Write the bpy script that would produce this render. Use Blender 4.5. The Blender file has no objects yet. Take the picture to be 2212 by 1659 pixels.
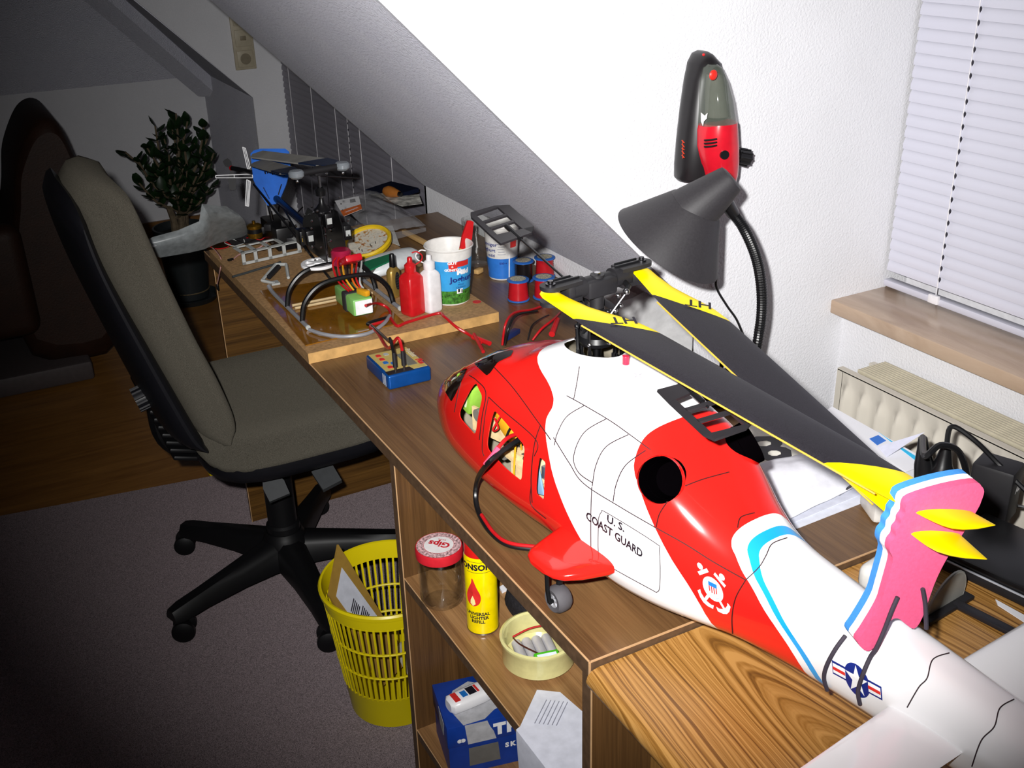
import bpy, bmesh, math, random
from mathutils import Vector, Matrix
from mathutils.bvhtree import BVHTree
random.seed(7)
V = Vector
scene = bpy.context.scene
COL = scene.collection
PI = math.pi

# ---------------------------------------------------------------- camera
F_PX, CX, CY = 2292.4, 1106.0, 829.5
def _rot(a, b, c):
    Rx = Matrix(((1,0,0),(0,math.cos(a),-math.sin(a)),(0,math.sin(a),math.cos(a))))
    Rz = Matrix(((math.cos(c),-math.sin(c),0),(math.sin(c),math.cos(c),0),(0,0,1)))
    Ry = Matrix(((math.cos(b),0,math.sin(b)),(0,1,0),(-math.sin(b),0,math.cos(b))))
    return Rz @ Rx @ Ry
_R = _rot(math.radians(24.97104), math.radians(-27.73873), math.radians(-1.66977))
# rows of BM: camera right, down, forward written in world axes (X depth of desk, Y along desk, Z up)
BM = Matrix([[_R[i][0], _R[i][2], -_R[i][1]] for i in range(3)])
CAM = V((0.0, 0.0, 1.52))
cam_d = bpy.data.cameras.new('camera'); cam_o = bpy.data.objects.new('camera', cam_d); COL.objects.link(cam_o)
cam_d.sensor_width = 36.0; cam_d.lens = F_PX/2212*36.0; cam_d.clip_start = .02
mw = Matrix((BM[0], -BM[1], -BM[2])).transposed().to_4x4(); mw.translation = CAM
cam_o.matrix_world = mw
scene.camera = cam_o
def ray(x, y): return BM.transposed() @ V(((x-CX)/F_PX, (y-CY)/F_PX, 1.0))
def pz(x, y, z): d = ray(x, y); return CAM + d*((z-CAM.z)/d.z)
def pX(x, y, v): d = ray(x, y); return CAM + d*((v-CAM.x)/d.x)
def pY(x, y, v): d = ray(x, y); return CAM + d*((v-CAM.y)/d.y)
def pD(x, y, t): return CAM + ray(x, y)*t

# ---------------------------------------------------------------- light: the camera's flash and a dim room
world = bpy.data.worlds.new('world'); scene.world = world; world.use_nodes = True
bg = world.node_tree.nodes['Background']; bg.inputs[0].default_value = (.80,.82,1,1); bg.inputs[1].default_value = .03
fl = bpy.data.lights.new('camera_flash', 'SPOT'); fl.energy = 205; fl.shadow_soft_size = .014; fl.color = (1,.985,.965)
fl.spot_size = math.radians(74); fl.spot_blend = 1.0
flo = bpy.data.objects.new('camera_flash', fl); COL.objects.link(flo)
_right = V(BM[0]); _up = -V(BM[1]); _fw = V(BM[2])
flo.location = CAM + _up*.05 - _right*.055
_aim = (ray(1330, 560)).normalized()
flo.rotation_euler = _aim.to_track_quat('-Z', 'Y').to_euler()
vs = scene.view_settings
vs.view_transform = 'Standard'; vs.look = 'None'; vs.exposure = 0.0; vs.gamma = 1.0; vs.use_curve_mapping = False

# ---------------------------------------------------------------- materials
def lin(c):
    if isinstance(c, str):
        c = c.lstrip('#'); c = [int(c[i:i+2],16)/255 for i in (0,2,4)]
    return tuple((x/12.92 if x <= .04045 else ((x+.055)/1.055)**2.4) for x in c[:3]) + (1.0,)
MATS = {}
class NT:
    """small helper to write shader node graphs"""
    def __init__(s, m): s.t = m.node_tree; s.b = s.t.nodes['Principled BSDF']
    def n(s, typ, **kw):
        nd = s.t.nodes.new(typ)
        for k, v in kw.items(): setattr(nd, k, v)
        return nd
    def l(s, a, b): s.t.links.new(a, b)
    def val(s, sock, v):
        if hasattr(v, 'is_output'): s.l(v, sock)
        else: sock.default_value = v
    def math(s, op, a, b=0.0, c=0.0):
        nd = s.n('ShaderNodeMath', operation=op)
        s.val(nd.inputs[0], a); s.val(nd.inputs[1], b)
        if len(nd.inputs) > 2: s.val(nd.inputs[2], c)
        return nd.outputs[0]
    def mix(s, f, a, b):
        nd = s.n('ShaderNodeMix', data_type='RGBA')
        s.val(nd.inputs[0], f); s.val(nd.inputs[6], a); s.val(nd.inputs[7], b)
        return nd.outputs[2]
    def coord(s, which='Object', scale=(1,1,1), loc=(0,0,0), rot=(0,0,0)):
        tc = s.n('ShaderNodeTexCoord'); mp = s.n('ShaderNodeMapping')
        mp.inputs['Scale'].default_value = scale; mp.inputs['Location'].default_value = loc; mp.inputs['Rotation'].default_value = rot
        s.l(tc.outputs[which], mp.inputs[0]); return mp.outputs[0]
    def noise(s, vec, scale, detail=3, rough=.55, dist=0):
        nd = s.n('ShaderNodeTexNoise'); s.l(vec, nd.inputs['Vector'])
        nd.inputs['Scale'].default_value = scale; nd.inputs['Detail'].default_value = detail
        nd.inputs['Roughness'].default_value = rough; nd.inputs['Distortion'].default_value = dist
        return nd.outputs['Fac']
    def ramp(s, f, stops):
        nd = s.n('ShaderNodeValToRGB'); el = nd.color_ramp.elements
        while len(el) < len(stops): el.new(.5)
        for e, (p, c) in zip(el, stops): e.position = p; e.color = c if len(c) == 4 else (*c, 1)
        s.l(f, nd.inputs[0]); return nd.outputs[0]
    def bump(s, h, strength, dist=.002):
        nd = s.n('ShaderNodeBump'); nd.inputs['Strength'].default_value = strength; nd.inputs['Distance'].default_value = dist
        s.l(h, nd.inputs['Height']); s.l(nd.outputs[0], s.b.inputs['Normal'])
def M(name, col, rough=.5, metal=0.0, spec=.5, var=None, bump=None, trans=0.0, alpha=1.0, ior=1.45, coat=0.0, emit=None):
    if name in MATS: return MATS[name]
    m = bpy.data.materials.new(name); m.use_nodes = True; MATS[name] = m
    k = NT(m); b = k.b; c = lin(col)
    b.inputs['Base Color'].default_value = c; b.inputs['Roughness'].default_value = rough
    b.inputs['Metallic'].default_value = metal; b.inputs['Specular IOR Level'].default_value = spec
    b.inputs['Transmission Weight'].default_value = trans; b.inputs['Alpha'].default_value = alpha
    b.inputs['IOR'].default_value = ior; b.inputs['Coat Weight'].default_value = coat
    if var is None: var = (60, .06)
    vec = k.coord()
    nz = k.noise(vec, var[0]); lo = tuple(x*(1-var[1]*1.6) for x in c[:3]); hi = tuple(min(1, x*(1+var[1]*1.2)) for x in c[:3])
    k.l(k.ramp(nz, [(.3, lo), (.7, hi)]), b.inputs['Base Color'])
    if bump: k.bump(k.noise(k.coord(), bump[0], 4, .6), bump[1], bump[2] if len(bump) > 2 else .002)
    return m
def wood(name, dark, light, along='Y', fine=1.0, rough=.42, cath=None, contrast=.5):
    if name in MATS: return MATS[name]
    m = bpy.data.materials.new(name); m.use_nodes = True; MATS[name] = m
    k = NT(m); ax = 'XYZ'.index(along)
    def sc(a, b):
        s = [a, a, a]; s[ax] = b; return tuple(s)
    v1 = k.coord(scale=sc(26, 1.1)); v2 = k.coord(scale=sc(420*fine, 9)); v3 = k.coord(scale=sc(110*fine, 3.5))
    a = k.noise(v1, 1.0, 3, .5, 1.2); b = k.noise(v2, 1.0, 2, .6); c3 = k.noise(v3, 1.0, 3, .6, .6)
    f = k.math('ADD', k.math('MULTIPLY', a, .35), k.math('ADD', k.math('MULTIPLY', b, .3), k.math('MULTIPLY', c3, .35)))
    if cath:
        w = k.n('ShaderNodeTexWave', wave_type='RINGS', rings_direction='SPHERICAL', wave_profile='SAW')
        k.l(k.coord(loc=cath['loc'], scale=cath['scale']), w.inputs['Vector'])
        w.inputs['Scale'].default_value = cath['freq']; w.inputs['Distortion'].default_value = cath.get('dist', 2.2)
        w.inputs['Detail'].default_value = 2; w.inputs['Detail Scale'].default_value = cath.get('ds', .9)
        ring = k.math('POWER', w.outputs['Fac'], 2.2)
        f = k.math('ADD', k.math('MULTIPLY', f, .8), k.math('MULTIPLY', k.math('SUBTRACT', 1.0, ring), cath.get('amt', .25)))
        f = k.math('SUBTRACT', f, cath.get('sub', .08))
    k.l(k.ramp(f, [(.5-contrast*.32, lin(dark)), (.5+contrast*.32, lin(light))]), k.b.inputs['Base Color'])
    k.b.inputs['Roughness'].default_value = rough
    k.bump(b, .12, .0006)
    return m

# ---------------------------------------------------------------- mesh helpers
ORG = {}
def basis(d):
    d = V(d).normalized(); u = d.cross(V((0,0,1)))
    if u.length < 1e-4: u = d.cross(V((0,1,0)))
    u.normalize(); return u, d.cross(u).normalized()
class G:
    def __init__(s): s.v = []; s.f = []; s.mi = []; s.cur = 0
    def add(s, vs_, fs_):
        o = len(s.v); s.v += [V(p) for p in vs_]
        for f in fs_: s.f.append([i+o for i in f]); s.mi.append(s.cur)
        return s
    def box(s, c, d, R=None):
        c = V(c); R = R or Matrix.Identity(3); x, y, z = d[0]/2, d[1]/2, d[2]/2
        p = [c + R @ V((a*x, b*y, e*z)) for e in (-1,1) for b in (-1,1) for a in (-1,1)]
        return s.add(p, [(0,2,3,1),(4,5,7,6),(0,1,5,4),(2,6,7,3),(0,4,6,2),(1,3,7,5)])
    def rbox(s, c, d, r=.003, R=None, seg=2):
        c = V(c); R = R or Matrix.Identity(3); bm = bmesh.new(); bmesh.ops.create_cube(bm, size=1)
        for v in bm.verts: v.co = V((v.co.x*d[0], v.co.y*d[1], v.co.z*d[2]))
        bmesh.ops.bevel(bm, geom=list(bm.edges), offset=min(r, .49*min(d)), segments=seg, affect='EDGES', profile=.5)
        bm.verts.index_update()
        s.add([c + R @ v.co for v in bm.verts], [[v.index for v in f.verts] for f in bm.faces]); bm.free(); return s
    def cyl(s, p0, p1, r0, r1=None, n=16, cap=True):
        p0, p1 = V(p0), V(p1); r1 = r0 if r1 is None else r1; u, w = basis(p1-p0)
        a = [p0 + (u*math.cos(t)+w*math.sin(t))*r0 for t in [2*PI*i/n for i in range(n)]]
        b = [p1 + (u*math.cos(t)+w*math.sin(t))*r1 for t in [2*PI*i/n for i in range(n)]]
        fs = [(i, (i+1) % n, n+(i+1) % n, n+i) for i in range(n)]
        if cap: fs += [tuple(range(n-1, -1, -1)), tuple(range(n, 2*n))]
        return s.add(a+b, fs)
    def tube(s, pts, r, n=8, closed=False, cap=True):
        pts = [V(p) for p in pts]; m = len(pts); rs = r if isinstance(r, (list, tuple)) else [r]*m
        rings = []; u = None
        for i, p in enumerate(pts):
            a = pts[(i-1) % m] if (closed or i > 0) else p; b = pts[(i+1) % m] if (closed or i < m-1) else p
            d = (b-a).normalized()
            if u is None: u, w = basis(d)
            else:
                u = (u - d*u.dot(d))
                if u.length < 1e-6: u, w = basis(d)
                u.normalize(); w = d.cross(u)
            rings.append([p + (u*math.cos(2*PI*k/n)+w*math.sin(2*PI*k/n))*rs[i] for k in range(n)])
        fs = []
        for i in range(m if closed else m-1):
            j = (i+1) % m
            fs += [(i*n+k, i*n+(k+1) % n, j*n+(k+1) % n, j*n+k) for k in range(n)]
        if cap and not closed: fs += [tuple(range(n-1,-1,-1)), tuple((m-1)*n+k for k in range(n))]
        return s.add([q for r_ in rings for q in r_], fs)
    def lathe(s, prof, c=(0,0,0), n=32, axis=(0,0,1), sq=None):
        """prof: (radius, height) pairs; a radius of 0 closes the end"""
        c = V(c); ax = V(axis).normalized(); u, w = basis(ax)
        if abs(ax.z) > .999: u, w = V((1,0,0)), V((0,1,0))
        vs_, idx = [], []
        for r, h in prof:
            if r < 1e-7: idx.append([len(vs_)]); vs_.append(c+ax*h)
            else:
                idx.append(list(range(len(vs_), len(vs_)+n)))
                for k in range(n):
                    t = 2*PI*k/n; q = 1
                    if sq: q = 1/((abs(math.cos(t))**sq[0]+abs(math.sin(t))**sq[0])**(1/sq[0]))
                    sx = sq[1] if sq else 1
                    vs_.append(c + (u*math.cos(t)*sx+w*math.sin(t))*r*q + ax*h)
        fs = []
        for a, b in zip(idx, idx[1:]):
            if len(a) == 1 and len(b) == 1: continue
            for k in range(n):
                k2 = (k+1) % n
                if len(a) == 1: fs.append((a[0], b[k2], b[k]) if False else (a[0], b[k], b[k2])[::-1])
                elif len(b) == 1: fs.append((a[k], a[k2], b[0]))
                else: fs.append((a[k], a[k2], b[k2], b[k]))
        return s.add(vs_, fs)
    def prism(s, poly, t):
        """poly: 3-D outline, t: thickness vector"""
        t = V(t); n = len(poly); p = [V(q) for q in poly]
        return s.add(p + [q+t for q in p], [tuple(range(n-1,-1,-1)), tuple(range(n, 2*n))] + [(i, (i+1) % n, n+(i+1) % n, n+i) for i in range(n)])
    def sphere(s, c, r, n=12, m=8, sc=(1,1,1)):
        c = V(c); vs_ = [c+V((0,0,r*sc[2]))]; fs = []
        for i in range(1, m):
            for k in range(n):
                a, b = PI*i/m, 2*PI*k/n
                vs_.append(c + V((math.sin(a)*math.cos(b)*r*sc[0], math.sin(a)*math.sin(b)*r*sc[1], math.cos(a)*r*sc[2])))
        vs_.append(c-V((0,0,r*sc[2]))); L = len(vs_)-1
        for k in range(n): fs.append((0, 1+k, 1+(k+1) % n)); fs.append((L, L-n+(k+1) % n, L-n+k))
        for i in range(m-2):
            for k in range(n): fs.append((1+i*n+k, 1+(i+1)*n+k, 1+(i+1)*n+(k+1) % n, 1+i*n+(k+1) % n))
        return s.add(vs_, fs)
    def grid(s, rows, closeu=False, flip=False):
        m, n = len(rows), len(rows[0]); fs = []
        for i in range(m-1):
            for k in range(n if closeu else n-1):
                q = (i*n+k, i*n+(k+1) % n, (i+1)*n+(k+1) % n, (i+1)*n+k); fs.append(q[::-1] if flip else q)
        return s.add([q for r in rows for q in r], fs)
    def build(s, name, mats, parent=None, smooth=35, world=True, kind=None, label=None):
        if not isinstance(mats, (list, tuple)): mats = [mats]
        me = bpy.data.meshes.new(name)
        o = ORG.get(parent.name, V((0,0,0))) if (parent is not None and world) else V((0,0,0))
        me.from_pydata([tuple(q-o) for q in s.v], [], s.f)
        for m in mats: me.materials.append(m)
        for p, i in zip(me.polygons, s.mi): p.material_index = i
        if smooth:
            for p in me.polygons: p.use_smooth = True
            me.update()
            try: me.set_sharp_from_angle(angle=math.radians(smooth))
            except Exception: pass
        me.validate(); me.update()
        ob = bpy.data.objects.new(name, me); COL.objects.link(ob)
        if parent is not None: ob.parent = parent; ORG[ob.name] = o
        if kind: ob['kind'] = kind
        if label: ob['label'] = label
        return ob
def thing(name, label, cat, loc=(0,0,0), group=None, rotz=0):
    o = bpy.data.objects.new(name, None); COL.objects.link(o); o.empty_display_size = .02
    o.location = loc; o.rotation_euler = (0,0,rotz); o['label'] = label; o['category'] = cat
    if group: o['group'] = group
    ORG[o.name] = V(loc); return o
def tag(o, label, cat, group=None, base=None):
    o['label'] = label; o['category'] = cat
    if group: o['group'] = group
    return o
def recenter(o, base):
    """put a one-mesh thing's origin at its base"""
    b = V(base)
    for v in o.data.vertices: v.co -= b
    o.location = b; return o
def struct(o): o['kind'] = 'structure'; return o
def spline(pts, k=6, closed=False):
    """Catmull-Rom through pts"""
    pts = [V(p) for p in pts]; m = len(pts); out = []
    for i in range(m if closed else m-1):
        if closed: a, b, c, d = pts[(i-1) % m], pts[i], pts[(i+1) % m], pts[(i+2) % m]
        else: a, b, c, d = pts[max(i-1,0)], pts[i], pts[i+1], pts[min(i+2,m-1)]
        for j in range(k):
            t = j/k
            out.append(.5*((2*b)+(c-a)*t+(2*a-5*b+4*c-d)*t*t+(3*b-a-3*c+d)*t**3))
    if not closed: out.append(pts[-1])
    return out
def text2d(body, size=1.0, align='CENTER', bold=0.0, res=2):
    cu = bpy.data.curves.new('lettering', 'FONT'); cu.body = body; cu.size = size; cu.align_x = align; cu.align_y = 'CENTER'
    cu.resolution_u = res; cu.offset = bold
    o = bpy.data.objects.new('lettering', cu); COL.objects.link(o)
    dg = bpy.context.evaluated_depsgraph_get(); ev = o.evaluated_get(dg); me = ev.to_mesh()
    vs_ = [V(v.co) for v in me.vertices]; fs = [list(p.vertices) for p in me.polygons]
    ev.to_mesh_clear(); bpy.data.objects.remove(o); bpy.data.curves.remove(cu)
    return vs_, fs
def text_on(g, body, c, xd, yd, size, align='CENTER', bold=0.0, sx=1.0, off=0.0):
    vs_, fs = text2d(body, size, align, bold); xd, yd = V(xd).normalized(), V(yd).normalized(); n = xd.cross(yd)
    g.add([V(c)+xd*p.x*sx+yd*p.y+n*off for p in vs_], fs)
def text_cyl(g, body, c, r, ang, z, size, r2=None, h2=None, bold=0.0, sx=1.0, align='CENTER', eps=.0004):
    """lettering wrapped on an upright (tapered) round body standing at c"""
    vs_, fs = text2d(body, size, align, bold)
    def rr(h): return r if r2 is None else r+(r2-r)*h/h2
    g.add([V((c[0]+(rr(z+p.y)+eps)*math.cos(ang+p.x*sx/r), c[1]+(rr(z+p.y)+eps)*math.sin(ang+p.x*sx/r), c[2]+z+p.y)) for p in vs_], fs)
def patch_cyl(g, c, r, a0, a1, z0, z1, r2=None, h2=None, n=10, eps=.0002, nz=1):
    def rr(h): return r if r2 is None else r+(r2-r)*h/h2
    rows = [[V((c[0]+(rr(z)+eps)*math.cos(a0+(a1-a0)*i/n), c[1]+(rr(z)+eps)*math.sin(a0+(a1-a0)*i/n), c[2]+z)) for i in range(n+1)] for z in [z0+(z1-z0)*j/nz for j in range(nz+1)]]
    g.grid(rows)
def cam_ang(c): return math.atan2(CAM.y-c[1], CAM.x-c[0])     # direction from a thing towards the photographer
def copy_tree(o, parent=None):
    c = o.copy(); COL.objects.link(c); c.parent = parent
    if o.name in ORG: ORG[c.name] = ORG[o.name]
    for ch in o.children: copy_tree(ch, c)
    return c
def RZ(a): return Matrix.Rotation(a, 3, 'Z')
def RX(a): return Matrix.Rotation(a, 3, 'X')
def RY(a): return Matrix.Rotation(a, 3, 'Y')
# ================================================================ ROOM
KX, KZ = 1.124, .80                     # knee wall and the height where the roof slope starts
YC, YD = 1.334, 2.616                   # slope between the two dormers
YC2, YF = 4.27, 5.12                    # cheek of the far dormer, far wall
def slope_z(x): return KZ + (KX-x)
m_wall = M('woodchip_paint', '#dfdfe3', .9, bump=(230, .55, .004), var=(8, .015))
m_slope = M('woodchip_paint_slope', '#f3f3ff', .7, bump=(210, 1.0, .02), var=(8, .02))
m_floor = wood('laminate', '#7a4f22', '#a8763a', along='X', fine=.25, rough=.4)
m_carp = M('carpet_pile', '#8a7d80', 1.0, spec=.1, var=(700, .5), bump=(900, .6, .004))
for m_, r_ in ((m_wall, .15), (m_slope, 1.0), (m_carp, 1.0)): m_.node_tree.nodes['Principled BSDF'].inputs['Diffuse Roughness'].default_value = r_
g = G(); g.box((-1, 2.0, -.03), (6, 7, .06)); struct(g.build('floor', m_floor, smooth=0))
# grey carpet with its far edge a little askew
g = G(); e0, e1 = pz(0, 1120, 0), pz(820, 965, 0); dd = (e1-e0).normalized()
A, Bq = e0-dd*1.6, e0+dd*1.4
g.prism([A, V((A.x, -1.2, 0)), V((Bq.x, -1.2, 0)), Bq], (0,0,.008))
tag(g.build('carpet', m_carp, smooth=0), 'dark grey short-pile carpet covering the near half of the floor', 'carpet')
def slab(name, poly, t, m=m_wall): 
    g = G(); g.prism(poly, t); return struct(g.build(name, m, smooth=0))
zt = 2.4; xt = KX-(zt-KZ)
# between the dormers: knee wall, slope and the two dormer cheeks
slab('wall_knee', [(KX, YC+.0005, 0), (KX, YD-.0005, 0), (KX, YD-.0005, KZ), (KX, YC+.0005, KZ)], (.02,0,0))
slab('ceiling_slope', [(KX, YC+.0005, KZ), (KX, YD-.0005, KZ), (xt, YD-.0005, zt), (xt, YC+.0005, zt)], (.02,0,.02), m_slope)
slab('wall_near_cheek', [(KX, YC, 0), (1.62, YC, 0), (1.62, YC, zt), (xt, YC, zt), (KX, YC, KZ)], (0,.012,0))
slab('wall_far_cheek', [(KX, YD, 0), (1.4, YD, 0), (1.4, YD, zt), (xt, YD, zt), (KX, YD, KZ)], (0,-.012,0))
# near dormer: wall under the sill, stone sill, window behind the blind
slab('wall_right', [(1.40, YC, 0), (1.40, YC, .80), (1.40, -.8, .80), (1.40, -.8, 0)], (.2,0,0))
m_marble = bpy.data.materials.new('marble'); m_marble.use_nodes = True
k = NT(m_marble); v = k.coord(scale=(14, 3, 8)); nz = k.noise(v, 1.2, 5, .6, 1.0)
k.l(k.ramp(nz, [(.3, lin('#a78d76')), (.5, lin('#bda48d')), (.72, lin('#c9b29c'))]), k.b.inputs['Base Color']); k.b.inputs['Roughness'].default_value = .22
g = G(); g.rbox((1.4425, (YC-.8)/2, .813), (.155, YC+.8, .026), .0025); struct(g.build('trim_1', m_marble, label='polished beige stone window sill'))
m_white = M('white_lacquer', '#e9e9ee', .4); m_glassd = M('night_pane', '#0a0c10', .05)
win = thing('window_1', 'dark night window hidden behind the white blind beside the radiator', 'window', (1.56, .4, .826)); struct(win); del win['category']
g = G(); g.box((1.575, .25, 1.6), (.01, 2.1, 1.5)); g.build('pane', m_glassd, win)
g = G()
for z in (.85, 2.35): g.box((1.56, .25, z), (.03, 2.15, .05))
for y in (-.75, .3, 1.3): g.box((1.56, y, 1.6), (.03, .06, 1.5))
g.build('window_frame', m_white, win)
# far dormer: cheek with the sockets, wall, second window
slab('wall_dormer', [(1.12, YC2, 0), (1.40, YC2, 0), (1.40, YC2, zt), (xt+.02, YC2, zt), (KX, YC2, KZ)], (0,.012,0))
slab('wall_window', [(1.31, YD, 0), (1.31, YC2, 0), (1.31, YC2, .1), (1.31, YD, .1)], (.1,0,0))
w2 = thing('window_2', 'dark night window hidden behind the far blind', 'window', (1.34, 3.4, .42)); struct(w2); del w2['category']
g = G(); g.box((1.345, (YD+YC2)/2, 1.3), (.01, YC2-YD-.1, 1.7)); g.build('pane', m_glassd, w2)
g = G()
for y in (YD+.06, (YD+YC2)/2, YC2-.04): g.box((1.33, y, 1.3), (.03, .06, 1.7))
g.box((1.33, (YD+YC2)/2, .45), (.03, YC2-YD-.05, .06)); g.build('window_frame', m_white, w2)
# beyond the far dormer: knee wall, slope, far wall with its own slope and the boxed hip rafter in the corner
slab('wall_knee_far', [(KX, YC2+.0125, 0), (KX, YF, 0), (KX, YF, KZ), (KX, YC2+.0125, KZ)], (.02,0,0), m_slope)
slab('ceiling_slope_far', [(KX, YC2+.0125, KZ), (KX, YF, KZ), (xt, YF, zt), (xt, YC2+.0125, zt)], (.014,0,.014), m_slope)
slab('wall_back', [(-4, YF, 0), (KX+.02, YF, 0), (KX+.02, YF, .78), (-4, YF, .78)], (0,.05,0))
slab('ceiling_back', [(-4, YF, .78), (KX, YF, .78), (KX, YF-1.62, 2.4), (-4, YF-1.62, 2.4)], (0,.01,.02), m_slope)
a = V((KX-.005, YF-.10, KZ-.10)); d = V((-1,-1,1)).normalized(); side = V((1,-1,0)).normalized(); dn = V((-.5,-.5,-1)).normalized()
g = G(); w = .055
g.prism([a+side*w+dn*.0, a-side*w, a-side*w-dn*.16, a+side*w-dn*.16], d*1.6); struct(g.build('trim_2', m_slope, smooth=0, label='boxed hip rafter under the roof slopes'))
m_skirt = wood('skirting_wood', '#5d3a17', '#8a6029', along='X')
g = G(); g.box((-1.5, YF-.008, .07), (5.2, .016, .14)); struct(g.build('baseboard_back', m_skirt, smooth=0))
slab('wall_left', [(-2.6, -1.2, 0), (-2.6, YF, 0), (-2.6, YF, 2.4), (-2.6, -1.2, 2.4)], (-.05,0,0))
slab('ceiling', [(-2.6, -1.2, 2.4), (1.6, -1.2, 2.4), (1.6, YF-1.62, 2.4), (-2.6, YF-1.62, 2.4)], (0,0,.05))

# ---------------------------------------------------------------- socket strip on the far dormer cheek
m_sock = M('cream_plastic', '#b5ab94', .45)
c0, c1 = pY(505, 48, YC2-.001), pY(549, 148, YC2-.001)
sk = thing('wall_socket', 'cream vertical frame with switch and power socket on the far dormer wall', 'socket', ((c0.x+c1.x)/2, YC2, c1.z))
cxs = (c0.x+c1.x)/2-.004; wS = .082; zb = c1.z
g = G(); g.rbox((cxs, YC2-.005, zb+.12), (wS, .01, .24), .003); g.build('frame', m_sock, sk)
m_sockd = M('socket_dark', '#857b66', .5)
for i in range(3):
    zc = zb+.041+i*.077
    g = G(); g.rbox((cxs, YC2-.0125, zc), (.062, .005, .062), .002); sp = g.build('insert', m_sock, sk)
    g = G()
    if i == 0:
        g.lathe([(.0,-.0152),(.019,-.0152),(.021,-.017),(.019,-.0172),(.0,-.0158)], (cxs, YC2, zc), 20, (0,1,0))
        for s_ in (-1,1): g.cyl((cxs+s_*.0095, YC2-.0152, zc), (cxs+s_*.0095, YC2-.018, zc), .0028, n=8)
    elif i == 1: g.rbox((cxs, YC2-.0165, zc), (.022, .004, .016), .001)
    else: g.rbox((cxs, YC2-.016, zc), (.05, .003, .05), .001)
    g.build('socket_face', m_sockd if i < 2 else m_sock, sp)

# ---------------------------------------------------------------- venetian blinds
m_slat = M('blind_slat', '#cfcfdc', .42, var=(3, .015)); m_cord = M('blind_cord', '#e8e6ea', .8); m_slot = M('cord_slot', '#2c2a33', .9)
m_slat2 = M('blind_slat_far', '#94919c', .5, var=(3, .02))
def blind(label, X0, y0, y1, z0, nsl, pitch, width, mat, cords, tilt, mark=None):
    t = thing('venetian_blind', label, 'blind', (X0, (y0+y1)/2, z0), 'venetian blinds')
    L = y1-y0; prof = []
    for i in range(6):
        a = (i/5-.5)*width; bow = .0035*(1-(2*i/5-1)**2)
        prof.append(V((-bow*math.cos(tilt)+a*math.sin(tilt), 0, a*math.cos(tilt)+bow*math.sin(tilt)*.3)))
    first = None
    for s in range(nsl):
        if first is None:
            g = G(); rows = [[V((X0, y, z0+.045))+p for p in prof] for y in (y0, y1)]
            g.grid(rows); rows2 = [[q+V((.0005,0,0)) for q in r] for r in rows]; g.grid(rows2, flip=True)
            first = g.build('slat', mat, t)
        else:
            c = first.copy(); COL.objects.link(c); c.parent = t; c.location = (0, 0, s*pitch)
    g = G(); g.rbox((X0, (y0+y1)/2, z0+.010), (.02, L, .013), .003); g.build('bottom_rail', mat, t)
    g = G(); g.rbox((X0, (y0+y1)/2, z0+.045+nsl*pitch+.015), (.03, L, .03), .003); g.build('head_rail', mat, t)
    for y in cords:
        g = G(); g.cyl((X0-.008, y, z0+.012), (X0-.008, y, z0+.045+nsl*pitch), .0011, n=5); cd = g.build('ladder_cord', m_cord, t)
        if mark is None or abs(y-mark) < .05:
            g = G()
            for s in range(nsl):
                g.lathe([(0,-.0055),(.0019,-.001),(.0021,.002),(0,.0055)], (X0-.0073, y-.0022, z0+.05+s*pitch), 6)
            g.build('cord_slots', m_slot, cd)
            g = G(); g.rbox((X0-.012, y, z0+.014), (.008, .022, .016), .002); g.build('cord_clip', m_cord, cd)
    return t
yb = pX(2052, 500, 1.5).y
blind('white venetian blind, fully closed, above the stone window sill', 1.497, -.75, YC-.006, .828, 46, .0205, .0255, m_slat, [yb, yb-.75], .30)
ys = [pX(x, y, 1.25).y for x, y in ((633, 240), (680, 270), (730, 300), (758, 340), (783, 350), (849, 380))]
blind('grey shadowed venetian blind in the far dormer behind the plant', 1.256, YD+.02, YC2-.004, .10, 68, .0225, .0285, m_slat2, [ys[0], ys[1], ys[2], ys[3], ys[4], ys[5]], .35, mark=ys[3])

# ---------------------------------------------------------------- radiator
m_rad = M('radiator_enamel', '#cfc9bd', .38, var=(5, .02)); m_grl = M('radiator_grille', '#cbc3ab', .45); m_dk = M('dark_gap', '#0b0a0a', .9)
rX0, rX1, rY1, rY0, rZ1, rZ0 = 1.300, 1.388, 1.237, -.5, .742, .22
r_ = thing('radiator', 'cream ribbed panel radiator below the stone window sill', 'radiator', ((rX0+rX1)/2, .4, rZ0))
def rad_panel(X):
    rows = []; P_ = .0395; y = rY1-.004; ridge = []
    n = int((rY1-rY0)/P_)
    zs = [rZ1-.002, rZ1-.022, rZ1-.034, rZ1-.05, rZ0+.05, rZ0+.03, rZ0]
    amp = [0, 0, .75, 1, 1, .75, 0]
    ysl = []
    for i in range(n):
        b = rY1-.012-i*P_
        ysl += [(b, 0), (b-.0115, .0), (b-.0140, 1), (b-.0205, .95), (b-.0275, 0)]
    for z, a in zip(zs, amp): rows.append([V((X-.0120*a*h, yy, z)) for yy, h in ysl])
    return rows
g = G(); rows = rad_panel(rX0); g.grid(rows); rows2 = [[V((rX0+.012, q.y, q.z)) for q in r] for r in rows]; g.grid(rows2, flip=True)
g.box((rX0+.006, rY1-.006, (rZ0+rZ1)/2), (.012, .014, rZ1-rZ0-.004)); g.box((rX0+.006, (rY0+rY1)/2, rZ1-.002), (.012, rY1-rY0, .004))
g.build('front_panel', m_rad, r_, smooth=65)
g = G(); g.box((rX1-.006, (rY0+rY1)/2, (rZ0+rZ1)/2-.004), (.012, rY1-rY0, rZ1-rZ0-.01)); g.build('back_panel', m_rad, r_)
g = G(); g.box((rX0+.016, (rY0+rY1)/2-.02, rZ1-.012), (.004, rY1-rY0-.05, .004)); g.build('gap_shade', m_dk, r_)  # black strip stands in for the shade between front panel and grille
first = None
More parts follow.
